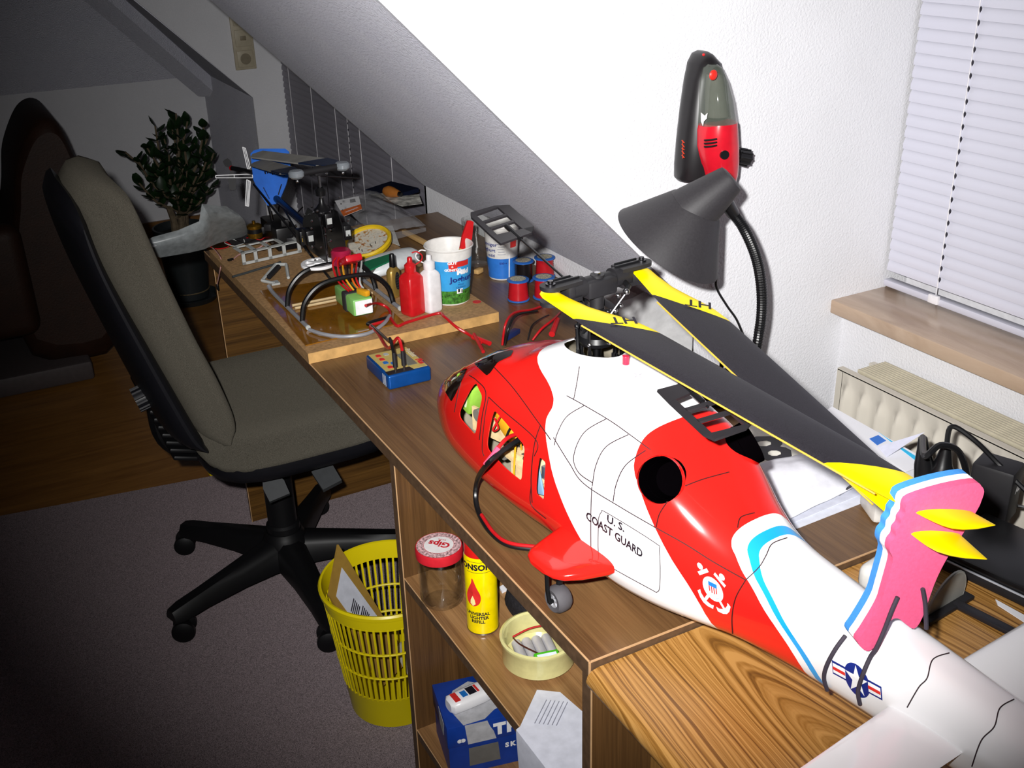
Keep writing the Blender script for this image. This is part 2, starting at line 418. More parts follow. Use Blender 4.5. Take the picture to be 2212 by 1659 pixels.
for i in range(10):
    if first is None:
        g = G(); g.rbox((rX0+.022, (rY0+rY1)/2-.012, rZ1-.001), (.0052, rY1-rY0-.03, .007), .001); first = g.build('grille_slat', m_grl, r_)
    else:
        c = first.copy(); COL.objects.link(c); c.parent = r_; c.location = (i*.0068, 0, 0)
for i in range(8):
    g = G(); y = rY1-.035-i*.2; g.box(((rX0+rX1)/2+.008, y, rZ1-.007), (.072, .008, .004)); g.build('grille_bar', m_grl, r_)
for y in (rY1-.12, rY0+.12):
    g = G(); g.cyl((rX0+.045, y, rZ0+.04), (rX0+.045, y, 0), .009, n=10); g.build('pipe', m_white, r_)

# ================================================================ DESKS
DZ = .75; DX0 = .4985; DX1 = 1.118; DY0 = .784; DY1 = 2.52
m_desk = wood('desk_oak', '#48301c', '#82613d', along='Y', rough=.33, contrast=.62)
m_deskv = wood('desk_oak_upright', '#3d2815', '#6f4e2c', along='Z', rough=.4, contrast=.62)
m_deskx = wood('desk_oak_end', '#40290f', '#7a5526', along='X', rough=.4)
m_edge = M('edge_band', '#5d4734', .5, var=(90, .15)); m_line = M('edge_line', '#c39c72', .5)
dk = thing('desk', 'long dark oak desk with the big red and white helicopter standing on it', 'desk', (.8, 1.65, 0))
g = G(); g.box(((DX0+DX1)/2, (DY0+DY1)/2, DZ-.0105), (DX1-DX0-.002, DY1-DY0-.002, .021)); g.build('desktop', m_desk, dk, smooth=0)
g = G(); g.box((DX0-.0005, (DY0+DY1)/2, DZ-.0112), (.002, DY1-DY0, .0208)); g.box(((DX0+DX1)/2, DY0-.0005, DZ-.0112), (DX1-DX0, .002, .0208)); g.build('edge_band', m_edge, dk, smooth=0)
g = G(); g.box((DX0-.0004, (DY0+DY1)/2, DZ-.0004), (.0022, DY1-DY0+.002, .0014)); g.box(((DX0+DX1)/2, DY0-.0004, DZ-.0004), (DX1-DX0, .0022, .0014)); g.box((DX0-.0006, DY0-.0006, DZ-.011), (.0022,.0022,.0205)); g.build('edge_line', m_line, dk, smooth=0)
def upright(par, y0, y1, x0, z1, name='side_panel', z0=.0085, x1=DX1-.03):
    g = G(); g.box(((x0+x1)/2, (y0+y1)/2, (z0+z1)/2), (x1-x0, y1-y0, z1-z0)); p = g.build(name, m_deskv, par, smooth=0)
    g = G(); g.box((x0-.0006, (y0+y1)/2, (z0+z1)/2), (.0015, y1-y0, z1-z0)); g.build('edge_band', m_edge, p, smooth=0)
    g = G(); g.box((x0-.0008, y0-.0004, (z0+z1)/2), (.0016, .0014, z1-z0)); g.build('edge_line', m_line, p, smooth=0)
    return p
xe = .505
ge = G(); ge.box(((xe+1.09)/2, DY1-.04, .3685), (1.09-xe, .018, .720)); pe = ge.build('side_panel', m_deskx, dk, smooth=0)
g = G(); g.box((xe-.0006, DY1-.0495, .3685), (.0016,.0016,.720)); g.build('edge_line', m_line, pe, smooth=0)
# open shelf unit carrying the near end of the desk
su = thing('shelf_unit', 'dark oak open shelf unit below the near end of the desk', 'shelf', (.8, 1.07, 0))
SY0, SY1 = .787, 1.372
upright(su, SY1-.018, SY1, .5035, .7285)
upright(su, SY0, SY0+.018, .5035, .7285)
SHZ = .510
for z, nm in ((SHZ, 'shelf'), (.190, 'shelf')):
    g = G(); g.box(((.5045+1.08)/2, (SY0+SY1)/2, z-.009), (1.08-.5045, SY1-SY0-.0365, .018)); sh = g.build(nm, wood('shelf_oak', '#6d4a2b', '#b08658', along='Y', rough=.35, contrast=.6), su, smooth=0)
    g = G(); g.box((.5040, (SY0+SY1)/2, z-.009), (.0014, SY1-SY0-.0365, .0178)); g.build('edge_band', m_edge, sh, smooth=0)
    g = G(); g.box((.5039, (SY0+SY1)/2, z-.0005), (.0014, SY1-SY0-.0365, .0012)); g.build('edge_line', m_line, sh, smooth=0)
g = G(); g.box((1.084, (SY0+SY1)/2, .3685), (.006, SY1-SY0-.0365, .718)); g.build('back_panel', m_deskv, su, smooth=0)
# lighter oak cabinet butted against the near end
m_oak2 = bpy.data.materials.new('cabinet_oak'); m_oak2.use_nodes = True
k = NT(m_oak2); tc = k.n('ShaderNodeTexCoord'); sx = k.n('ShaderNodeSeparateXYZ'); k.l(tc.outputs['Object'], sx.inputs[0])
warp = k.noise(k.coord(scale=(9, 1.6, 9)), 1.0, 3, .55)
wx = k.math('ADD', sx.outputs[0], k.math('MULTIPLY', k.math('SUBTRACT', warp, .5), .05))
q2 = k.math('SQRT', k.math('ADD', k.math('POWER', k.math('SUBTRACT', wx, -.195), 2.0), .0004))     # flame figure: nested pointed arches along the board
w_ = k.math('ADD', k.math('MULTIPLY', q2, 4.2), k.math('MULTIPLY', sx.outputs[1], .55))
n1 = k.n('ShaderNodeTexNoise', noise_dimensions='1D'); k.l(w_, n1.inputs['W']); n1.inputs['Scale'].default_value = 52; n1.inputs['Detail'].default_value = 3; n1.inputs['Roughness'].default_value = .62
fine = k.noise(k.coord(scale=(420, 8, 420)), 1.0, 2, .6); big = k.noise(k.coord(scale=(12, 1.2, 12)), 1.0, 2)
f = k.math('ADD', k.math('MULTIPLY', n1.outputs['Fac'], .72), k.math('ADD', k.math('MULTIPLY', fine, .14), k.math('MULTIPLY', big, .14)))
k.l(k.ramp(f, [(.33, lin('#5f3c18')), (.46, lin('#95682f')), (.60, lin('#b98a4c'))]), k.b.inputs['Base Color']); k.b.inputs['Roughness'].default_value = .35; k.bump(fine, .1, .0006)
m_oak2v = wood('cabinet_oak_front', '#5a3a19', '#99713c', along='Z', rough=.4, contrast=.6)
cb = thing('cabinet', 'lighter oak cabinet with bold grain butted against the near end of the dark desk', 'cabinet', (.85, .4, 0))
CZ = .741; cx0, cx1, cy0, cy1 = .492, 1.12, -.35, DY0-.003
prof = [(cx0+.016, CZ), (cx0+.007, CZ-.002), (cx0+.002, CZ-.007), (cx0, CZ-.014), (cx0+.002, CZ-.021), (cx0+.008, CZ-.027), (cx0+.016, CZ-.028)]
g = G(); g.prism([(cx1, cy1, CZ-.028), (cx1, cy1, CZ)] + [(x, cy1, z) for x, z in prof], (0, cy0-cy1, 0)); g.build('cabinet_top', m_oak2, cb, smooth=40)
g = G(); g.box(((.545+1.09)/2, (cy0+DY0-.05)/2, .3605), (1.09-.545, DY0-.05-cy0-.04, .703)); g.build('body', m_oak2v, cb, smooth=0)
for i in range(3):
    g = G(); g.rbox((.537, (cy0+DY0-.05)/2, .13+i*.225), (.016, DY0-.05-cy0-.05, .215), .002); dr = g.build('drawer', m_oak2v, cb)
    g = G(); g.lathe([(0,0),(.007,0),(.006,.012),(.012,.018),(.011,.024),(0,.026)], (.529, .25, .13+i*.225), 14, (-1,0,0)); g.build('knob', M('brass','#a98a4a',.3,1.0), dr)
# ================================================================ BIG RED AND WHITE HELICOPTER
HO = V((.640, .995, DZ+.0006)); HTH = math.radians(6.3)
heli = thing('model_helicopter', 'large red and white rescue model helicopter with folded black blades on the desk', 'model helicopter', HO, rotz=HTH)
ORG[heli.name] = V((0,0,0))
HF = V((-math.sin(HTH), math.cos(HTH), 0)); HL = V((-HF.y, HF.x, 0))
def hl(lat, s, z): return V((-lat, s, z))           # helicopter axes: x starboard, y forward, z up
def hplane_s(x, y, s):                              # pixel -> (lat, z) on the cross plane at station s
    d = ray(x, y); t = (s-(CAM-HO).dot(HF))/d.dot(HF); p = CAM+d*t-HO; return p.dot(HL), p.z
def hplane_lat(x, y, lat):
    d = ray(x, y); t = (lat-(CAM-HO).dot(HL))/d.dot(HL); p = CAM+d*t-HO; return p.dot(HF), p.z
m_rubber = M('rubber', '#2b2a2c', .75); m_black = M('black_plastic', '#111113', .35); m_black2 = M('black_plastic_matt', '#1d1c1f', .55)
m_steel = M('steel', '#b9b9bd', .25, 1.0); m_steeld = M('dark_steel', '#5b5a5e', .3, 1.0)
m_redgloss = M('red_gloss', '#e0211a', .12, coat=.6, var=(4, .02)); m_whitegloss = M('white_gloss', '#f3f2f4', .18, coat=.3, var=(4, .01))
m_yel = M('yellow_paint', '#f6d800', .35, var=(6, .02)); m_carbon = M('black_blade', '#232126', .42, var=(900, .25))

# ---- fuselage loft: stations (s, then half profile from top centre to keel)
ST = [
 (.348, [(0,.092),(.004,.092),(.007,.091),(.009,.089),(.010,.085),(.008,.079),(0,.076)]),
 (.338, [(0,.106),(.012,.104),(.019,.100),(.024,.094),(.026,.084),(.021,.070),(0,.065)]),
 (.318, [(0,.123),(.020,.120),(.032,.113),(.040,.102),(.044,.086),(.036,.062),(0,.055)]),
 (.285, [(0,.146),(.028,.142),(.046,.133),(.058,.117),(.063,.090),(.052,.054),(0,.047)]),
 (.240, [(0,.172),(.034,.169),(.056,.159),(.073,.140),(.080,.100),(.067,.049),(0,.041)]),
 (.190, [(0,.203),(.038,.199),(.063,.186),(.081,.163),(.089,.110),(.075,.046),(0,.037)]),
 (.140, [(0,.224),(.040,.220),(.066,.206),(.086,.178),(.094,.115),(.080,.044),(0,.035)]),
 (.100, [(0,.236),(.041,.231),(.067,.213),(.089,.183),(.096,.115),(.082,.043),(0,.035)]),
 (.065, [(0,.254),(.040,.248),(.062,.219),(.089,.186),(.097,.115),(.083,.043),(0,.035)]),
 (.030, [(0,.265),(.042,.258),(.060,.223),(.089,.188),(.097,.115),(.083,.043),(0,.035)]),
 (-.030,[(0,.269),(.044,.262),(.060,.225),(.089,.190),(.097,.116),(.083,.044),(0,.036)]),
 (-.080,[(0,.265),(.044,.259),(.060,.226),(.089,.191),(.097,.112),(.083,.038),(0,.032)]),
 (-.120,[(0,.254),(.042,.248),(.060,.224),(.088,.190),(.096,.110),(.082,.036),(0,.030)]),
 (-.160,[(0,.220),(.040,.219),(.062,.212),(.083,.184),(.092,.108),(.079,.036),(0,.030)]),
 (-.205,[(0,.194),(.036,.194),(.058,.188),(.075,.165),(.084,.105),(.072,.038),(0,.031)]),
 (-.255,[(0,.165),(.028,.163),(.046,.155),(.061,.137),(.070,.101),(.061,.043),(0,.034)]),
 (-.305,[(0,.146),(.021,.144),(.037,.136),(.050,.120),(.057,.095),(.050,.048),(0,.037)]),
 (-.380,[(0,.137),(.018,.135),(.032,.127),(.043,.110),(.048,.088),(.040,.049),(0,.038)]),
 (-.480,[(0,.127),(.017,.125),(.029,.117),(.039,.101),(.043,.083),(.035,.049),(0,.039)]),
 (-.600,[(0,.115),(.015,.113),(.026,.106),(.034,.092),(.037,.077),(.030,.049),(0,.040)]),
 (-.780,[(0,.103),(.012,.101),(.021,.096),(.027,.085),(.030,.073),(.024,.050),(0,.042)]),
 (-.790,[(0,.090),(.006,.089),(.011,.086),(.014,.080),(.015,.073),(.012,.060),(0,.056)]),
]
def half_ring(prof):
    pts = [V((-prof[1][0], 0, prof[1][1]-.0005))] + [V((a, 0, b)) for a, b in prof] + [V((-prof[-2][0], 0, prof[-2][1]))]
    sp = spline(pts, 5); return sp[5:-5]
rows_c = [half_ring(p) for _, p in ST]
NP = len(rows_c[0])
cols = []
for j in range(NP):
    cols.append(spline([V((r[j].x, ST[i][0], r[j].z)) for i, r in enumerate(rows_c)], 5))
NS = len(cols[0])
rings = []
for i in range(NS):
    port = [V((-max(0, cols[j][i].x), cols[j][i].y, cols[j][i].z)) for j in range(NP)]
    star = [V((-p.x, p.y, p.z)) for p in port[1:-1]][::-1]
    rings.append(port+star)
n_ = len(rings[0])
fus_v = [p for r in rings for p in r]; fus_f = []
for i in range(NS-1):
    for k_ in range(n_): fus_f.append((i*n_+k_, (i+1)*n_+k_, (i+1)*n_+(k_+1) % n_, i*n_+(k_+1) % n_))
fus_f.append(tuple(range(n_))[::1]); fus_f.append(tuple((NS-1)*n_+k_ for k_ in range(n_))[::-1])
bvh = BVHTree.FromPolygons(fus_v, fus_f)
def on_side(s, z, eps=.0006, sgn=1):                 # point on the port skin at station s, height z
    h = bvh.ray_cast(V((-.4*sgn, s, z)), V((sgn,0,0)))
    if h[0] is None:
        q = bvh.find_nearest(V((-.03*sgn, s, z))); h = q
    nn = h[1]; 
    if nn.x*sgn > 0: nn = -nn
    return h[0]+nn*eps, nn
def on_top(lat, s, eps=.0006):
    h = bvh.ray_cast(V((-lat, s, .6)), V((0,0,-1))); nn = h[1]
    if nn.z < 0: nn = -nn
    return h[0]+nn*eps, nn
def on_px(x, y, eps=.0006):                          # where the line of sight through a pixel meets the skin
    iv = Matrix.Rotation(-HTH, 3, 'Z'); o = iv @ (CAM-HO); d = iv @ ray(x, y)
    h = bvh.ray_cast(o, d.normalized())
    if h[0] is None: h = min((bvh.find_nearest(o+d*(.7+.02*i)) for i in range(55)), key=lambda q: q[3])
    nn = h[1]
    if nn.dot(d) > 0: nn = -nn
    return h[0]+nn*eps, nn

# ---- paint scheme: red / white / red / white-blue-white / white along the body, the borders slant with height
m_fus = bpy.data.materials.new('rescue_livery'); m_fus.use_nodes = True
k = NT(m_fus); tc = k.n('ShaderNodeTexCoord'); sp_ = k.n('ShaderNodeSeparateXYZ'); k.l(tc.outputs['Object'], sp_.inputs[0])
s_, z_ = sp_.outputs[1], sp_.outputs[2]
def border(pts):                                     # (z, s) pairs -> s of the border at this height
    nd = k.n('ShaderNodeFloatCurve'); cv = nd.mapping.curves[0]
    pp = [((z)/.30, (s+.6)/1.0) for z, s in pts]
    while len(cv.points) < len(pp): cv.points.new(.5, .5)
    for q, (a, b) in zip(cv.points, sorted(pp)): q.location = (a, b)
    nd.mapping.update(); k.l(k.math('DIVIDE', z_, .30), nd.inputs['Value'])
    return k.math('SUBTRACT', nd.outputs[0], .6)
B1 = [(0,-.18),(.04,-.140),(.06,-.116),(.09,-.078),(.13,-.046),(.17,-.025),(.2,-.010),(.213,-.006),(.225,.015),(.24,.05),(.252,.066),(.262,.07),(.30,.08)]
B2 = [(0,-.30),(.035,-.283),(.06,-.270),(.08,-.257),(.12,-.222),(.155,-.193),(.18,-.174),(.195,-.162),(.205,-.156),(.22,-.150),(.30,-.150)]
B3 = [(0,-.42),(.04,-.395),(.07,-.374),(.09,-.352),(.105,-.332),(.118,-.314),(.128,-.298),(.138,-.285),(.145,-.276),(.155,-.270),(.175,-.268),(.30,-.268)]
B4 = [(z, s-.013) for z, s in B3]; B5 = [(z, s-.023) for z, s in B3]
b1, b2, b3, b4, b5 = [border(p) for p in (B1, B2, B3, B4, B5)]
RED, WHT, BLU = lin('#e3201b'), lin('#f4f3f5'), lin('#1e9fe8')
c = k.mix(k.math('LESS_THAN', s_, b1), RED, WHT); c = k.mix(k.math('LESS_THAN', s_, b2), c, RED)
c = k.mix(k.math('LESS_THAN', s_, b3), c, WHT); c = k.mix(k.math('LESS_THAN', s_, b4), c, BLU); c = k.mix(k.math('LESS_THAN', s_, b5), c, WHT)
k.l(c, k.b.inputs['Base Color']); k.b.inputs['Roughness'].default_value = .16; k.b.inputs['Coat Weight'].default_value = .5; k.b.inputs['Coat Roughness'].default_value = .05
m_inner = M('glassfibre_inside', '#a9a08c', .7)
# ---- shell with window openings
def solid(vs_, fs, name='tmp'):
    me = bpy.data.meshes.new(name); me.from_pydata([tuple(v) for v in vs_], [], fs); me.update()
    bm = bmesh.new(); bm.from_mesh(me); bmesh.ops.recalc_face_normals(bm, faces=bm.faces); bm.to_mesh(me); bm.free()
    o = bpy.data.objects.new(name, me); COL.objects.link(o); return o
def px_prism(pix, l0, l1, k_=0):
    pts = pix if not k_ else None
    a = [hplane_lat(x, y, .09) for x, y in pix]
    n = len(a); vs_ = [hl(l1, s, z) for s, z in a] + [hl(l0, s, z) for s, z in a]
    return vs_, [tuple(range(n)), tuple(range(2*n-1, n-1, -1))] + [(i, (i+1) % n, n+(i+1) % n, n+i) for i in range(n)]
def rnd(pix, r=.22, k_=4):
    """round the corners of a pixel polygon"""
    out = []; n = len(pix)
    for i in range(n):
        a, b, c_ = V((*pix[i-1],0)), V((*pix[i],0)), V((*pix[(i+1) % n],0))
        p, q = b+(a-b)*r, b+(c_-b)*r
        for j in range(k_+1):
            t = j/k_; w_ = p*(1-t)**2+b*2*t*(1-t)+q*t*t; out.append((w_.x, w_.y))
    return out
W1 = rnd([(1013,829),(1040,858),(1034,940),(988,898)], .2)
W2 = rnd([(1069,884),(1096,910),(1143,962),(1136,1037),(1100,1008),(1059,966)], .18)
W3 = rnd([(1173,983),(1188,996),(1186,1040),(1184,1077),(1166,1062)], .22)
fus0 = solid(fus_v, fus_f, 'fuselage_tmp')
bmn = bmesh.new(); bmn.from_mesh(fus0.data); bmn.normal_update(); inner_v = [v.co - v.normal*.0013 for v in bmn.verts]; bmn.free()
def clamp_y(v): return V((v.x, max(-.70, min(.335, v.y)), v.z))
inner = solid([clamp_y(v) for v in inner_v], fus_f, 'inner_tmp')
cutters = [inner]
for W in (W1, W2, W3): cutters.append(solid(*px_prism(W, .02, .2)))
hole = [(math.cos(t)*.030, .004+math.sin(t)*.046) for t in [2*PI*i/28 for i in range(28)]]
cutters.append(solid([hl(a, b, zz) for zz in (.235, .33) for a, b in hole], [tuple(range(27,-1,-1)), tuple(range(28,56))] + [(i, (i+1) % 28, 28+(i+1) % 28, 28+i) for i in range(28)]))
EXS, EXZ, EXL = -.182, .184, .050                    # exhaust stub centre (port), slanting out and up
exd = V((-.80, -.36, .42)).normalized()
for sg in (1,-1):
    gg = G(); e = V((exd.x*sg, exd.y, exd.z)); p = V((-EXL*sg, EXS, EXZ)); gg.cyl(p-e*.02, p+e*.08, .0255, n=32); cutters.append(solid(gg.v, gg.f))
for cobj in cutters:
    md = fus0.modifiers.new('cut', 'BOOLEAN'); md.operation = 'DIFFERENCE'; md.object = cobj; md.solver = 'EXACT'
dg = bpy.context.evaluated_depsgraph_get(); me = bpy.data.meshes.new_from_object(fus0.evaluated_get(dg))
for o in [fus0]+cutters: bpy.data.objects.remove(o)
me.name = 'fuselage'; me.materials.clear(); me.materials.append(m_fus); me.materials.append(m_inner)
for p in me.polygons:
    p.use_smooth = True; p.material_index = 0
    q = bvh.find_nearest(p.center)
    if q[0] is not None and q[3] > .0012: p.material_index = 1
me.set_sharp_from_angle(angle=math.radians(38))
fus = bpy.data.objects.new('fuselage', me); COL.objects.link(fus); fus.parent = heli; ORG[fus.name] = V((0,0,0))
HP = dict(world=False)
# ---- tinted glazing (skin-hugging patches)
m_tint = M('smoked_glazing', '#1d1310', .06, coat=.5, var=(5,.02)); m_line_d = M('panel_line', '#2a141c', .7); m_line_r = M('panel_line_red', '#3a0806', .7); m_ink = M('black_print', '#1a1620', .5)
def px_patch(g, pix, eps=.0009, nsub=6):
    """fan of a pixel outline draped on the skin"""
    c_ = (sum(p[0] for p in pix)/len(pix), sum(p[1] for p in pix)/len(pix)); rows = []
    for j in range(nsub+1):
        t = 1-j/nsub*.985; rows.append([on_px(c_[0]+(x-c_[0])*t, c_[1]+(y-c_[1])*t, eps)[0] for x, y in pix])
    g.grid(rows, closeu=True)
def resamp(pix, m=40):
    out = []; n = len(pix)
    for i in range(n):
        a, b = pix[i], pix[(i+1) % n]; q = max(1, int(math.hypot(b[0]-a[0], b[1]-a[1])/12))
        for j in range(q): out.append((a[0]+(b[0]-a[0])*j/q, a[1]+(b[1]-a[1])*j/q))
    return out
GL1 = rnd([(1024,786),(1040,771),(1076,753),(1110,758),(1104,770),(1076,783),(1060,806),(1052,812)], .15, 2)
GL2 = rnd([(1004,792),(1010,798),(1000,820),(985,852),(976,868),(962,845),(960,820),(975,803)], .15, 2)
for W in (GL1, GL2):
    g = G(); px_patch(g, resamp(W)); g.build('glazing', m_tint, heli, **HP)
m_chrome = M('nose_lamp', '#cfc6c0', .08, .9)
g = G(); g.sphere((0.004, .332, .088), .0215, 20, 12, (.9,.72,.9)); g.build('nose_cap', m_tint, heli, **HP)
g = G(); g.cyl((-.006,.346,.092), (-.0065,.3515,.0925), .009, .0085, n=16); g.build('nose_lamp', m_chrome, heli, **HP)
g = G(); g.sphere((-.010,.333,.072), .013, 16, 8, (.8,.8,.7)); g.build('nose_lamp', M('blue_lens','#1858b0',.15), heli, **HP)
# ---- panel lines, lettering and badges, all lying on the skin
def skin_line(pix, r=.0005, mat=None, name='panel_line', k_=8):
    p = spline([(x, y, 0) for x, y in pix], k_); g = G(); g.tube([on_px(q.x, q.y, .0004)[0] for q in p], r, 5); return g.build(name, mat or m_line_d, heli, **HP)
LW, LR = m_line_d, m_line_r
for pix, mt in (
  ([(1225,855),(1270,880),(1330,917),(1405,972)], LW), ([(1196,945),(1230,1000),(1262,1045),(1340,1095),(1412,1137)], LW), ([(1412,1137),(1480,1175),(1540,1213),(1611,1253)], LR),
  ([(1263,876),(1225,900),(1205,935),(1198,962)], LW), ([(1310,905),(1262,935),(1240,985),(1250,1020),(1281,1043)], LW), ([(1358,939),(1310,965),(1288,1005),(1280,1050)], LW),
  ([(1395,973),(1352,1005),(1332,1045),(1325,1083)], LW), ([(1279,1052),(1277,1110),(1277,1180)], LW), ([(1252,792),(1247,826),(1240,862)], LW),
  ([(1068,794),(1110,840),(1165,915),(1190,950)], LR), ([(1168,918),(1155,960),(1148,1030),(1150,1085)], LR), ([(1148,1050),(1148,1090),(1180,1120)], LR),
  ([(1056,858),(1048,900),(1042,965),(1046,985)], LR), ([(1056,858),(1085,885),(1158,950),(1155,985)], LR), ([(1000,812),(990,850),(982,890)], LR), ([(1014,811),(1030,822),(1050,848),(1042,900),(1036,950)], LR),
  ([(1480,1050),(1520,1035),(1575,1020)], LR), ([(1442,1083),(1425,1110),(1418,1138)], LR), ([(1611,1253),(1590,1290),(1582,1330),(1583,1368)], LR), ([(1611,1253),(1640,1225),(1655,1200),(1668,1175),(1700,1162)], LW),
  ([(1593,1140),(1600,1118),(1630,1108)], LR), ([(2050,1411),(2015,1425),(2003,1465),(1985,1485),(1960,1528)], LW), ([(2190,1511),(2160,1530),(2148,1570),(2120,1600),(2100,1655)], LW)):
    skin_line(pix, .0006 if mt is LW else .0007, mt)
door = [(1294,1118),(1300,1106),(1312,1108),(1415,1172),(1425,1190),(1426,1262),(1420,1278),(1405,1272),(1302,1214),(1293,1195),(1293,1130)]
dd_ = spline([(x, y, 0) for x, y in door], 4, closed=True); g = G(); g.tube([on_px(q.x, q.y, .0004)[0] for q in dd_], .00045, 5, closed=True); g.build('door_outline', m_line_d, heli, **HP)
def skin_text(body, p0, p1, up, h, mat, bold=.0):
    """lettering on the port skin running from pixel p0 to pixel p1; h: cap height in pixels"""
    vs_, fs = text2d(body, 1.0, 'LEFT', bold, 2); w_ = max(v.x for v in vs_); hh = max(v.y for v in vs_)-min(v.y for v in vs_); y0 = min(v.y for v in vs_)
    dx = V((p1[0]-p0[0], p1[1]-p0[1], 0)); dy = V((up[0], up[1], 0)).normalized()*h; g = G()
    pts = []
    for v in vs_:
        q = V((p0[0], p0[1], 0))+dx*(v.x/w_)+dy*((v.y-y0)/hh); pts.append(on_px(q.x, q.y, .0005)[0])
    g.add(pts, fs); return g.build('lettering', mat, heli, smooth=0, **HP)
skin_text('U. S.', (1311,1127), (1349,1150), (.05,-1), 17, m_ink, .028); skin_text('COAST GUARD', (1266,1121), (1388,1206), (.05,-1), 18, m_ink, .028)
# vents: fine dot grids
g = G()
for (ox, oy, ux, uy, wx, wy, nu, nv) in ((1196,892,26,-16,14,18,10,7), (1255,1005,48,-74,18,12,22,9), (1332,960,34,-14,10,18,9,6), (1296,1048,16,-38,12,6,12,5)):
    for i in range(nu):
        for j in range(nv):
            p, nn = on_px(ox+ux*i/nu+wx*j/nv, oy+uy*i/nu+wy*j/nv, .0002); u, w_ = basis(nn); r0 = .00045
            g.add([p+u*r0, p+w_*r0, p-u*r0, p-w_*r0], [(0,1,2,3)])
vd = g.build('vent_holes', M('vent_grey', '#a8a4ac', .6), heli, smooth=0, **HP); vd['kind'] = 'stuff'
# coast guard badge: crossed anchors, ring, shield
m_wp = M('white_print', '#f4f4f6', .4); m_bp = M('blue_print', '#1f6fc0', .4); m_rp = M('red_print', '#d8302c', .4); m_navy = M('navy_print', '#1a2a7c', .4)
def fromU(c0, ux, uy):                                # map unit square coords to pixels
    return lambda a, b: (c0[0]+ux[0]*a+uy[0]*b, c0[1]+ux[1]*a+uy[1]*b)
def decal(name, polys, mat, eps):
    g = G()
    for pl in polys:
        pts = [on_px(x, y, eps)[0] for x, y in pl]; g.add(pts, [tuple(range(len(pts)))])
    return g.build(name, mat, heli, smooth=0, **HP)
f_ = fromU((1541,1272), (22,11), (-3,-25))
ring_o = [f_(math.cos(t), math.sin(t)) for t in [2*PI*i/28 for i in range(28)]]
polys = [ring_o]
for sg in (-1, 1):
    def R_(a, b, ang=sg*.62): return f_((a*math.cos(ang)-b*math.sin(ang)), (a*math.sin(ang)+b*math.cos(ang)))
    polys += [[R_(-.6,1.25), R_(.6,1.25), R_(.6,1.55), R_(-.6,1.55)], [R_(.28*math.cos(t), 1.85+.28*math.sin(t)) for t in [2*PI*i/10 for i in range(10)]],
              [R_(-.12,-.9), R_(.12,-.9), R_(.12,-1.85), R_(-.12,-1.85)],
              [R_(-.75,-1.25), R_(-.55,-1.45), R_(0,-1.62), R_(.55,-1.45), R_(.75,-1.25), R_(.85,-1.6), R_(.4,-1.9), R_(0,-2.0), R_(-.4,-1.9), R_(-.85,-1.6)]]
bd = decal('badge', polys, m_wp, .0009)
g = G(); 
pl = [on_px(*f_(.76*math.cos(t), .76*math.sin(t)), .0009)[0] for t in [2*PI*i/40 for i in range(40)]]; g.tube(pl, .00016, 4, closed=True)
x_ = g.build('badge_ring', m_bp, bd, **HP)
for poly, mt in (([f_(-.42,.55), f_(.42,.55), f_(.42,.18), f_(-.42,.18)], m_bp),):
    g = G(); g.add([on_px(*p, .0009)[0] for p in poly], [(0,1,2,3)]); g.build('badge_shield', mt, bd, smooth=0, **HP)
for i in range(4):
    a = -.42+i*.23; g = G(); g.add([on_px(*p, .0009)[0] for p in (f_(a,.18), f_(a+.12,.18), f_(a+.12,-.45+.1*abs(i-1.5)), f_(a,-.45+.1*abs(i-1.5)))], [(0,1,2,3)]); g.build('badge_stripe', m_rp, bd, smooth=0, **HP)
# star roundel with bars on the boom
f_ = fromU((1852,1469), (27.5,15), (-3,-35))
g = G(); px_patch(g, [f_(math.cos(t), math.sin(t)) for t in [2*PI*i/40 for i in range(40)]], .0005, 10); ro = g.build('roundel', m_navy, heli, **HP)
for sg in (-1, 1):
    for (x0, x1, y0, y1, mt, e) in ((.85,1.95,-.42,.42,m_navy,.0004), (.9,1.87,-.3,.3,m_wp,.0008), (.9,1.87,-.1,.1,m_rp,.0012)):
        g = G(); g.grid([[on_px(*f_(sg*(x0+(x1-x0)*i/6), y0+(y1-y0)*j/6), e)[0] for i in range(7)] for j in range(7)]); g.build('roundel_bar', mt, ro, smooth=0, **HP)
star = []
for i in range(10):
    r0 = .92 if i % 2 == 0 else .36; t = PI/2+PI*i/5; star.append(f_(r0*math.cos(t), r0*math.sin(t)))
g = G(); px_patch(g, star, .0011, 10); g.build('roundel_star', m_wp, ro, smooth=0, **HP)
# ---- exhaust stubs
for sg in (1,-1):
    e = V((exd.x*sg, exd.y, exd.z)); p = V((-EXL*sg, EXS, EXZ)); u, w_ = basis(e)
    g = G(); g.lathe([(.0215,-.01), (.0248,-.01), (.0253,.004), (.0255,.0075), (.0243,.008), (.0236,.004), (.019,-.03), (0,-.036)], p+e*(.008 if sg > 0 else .020), 32, e)
    g.build('exhaust_pipe', M('exhaust_black','#030203',1.0,spec=.0), heli, **HP)  # plain matt black stub without gloss
g = G(); e = exd; p = V((-EXL, EXS, EXZ)); g.lathe([(.0258,.004),(.0272,.009),(.0262,.015)], p+e*.005, 32, e); g.build('exhaust_rim', m_redgloss, heli, **HP)
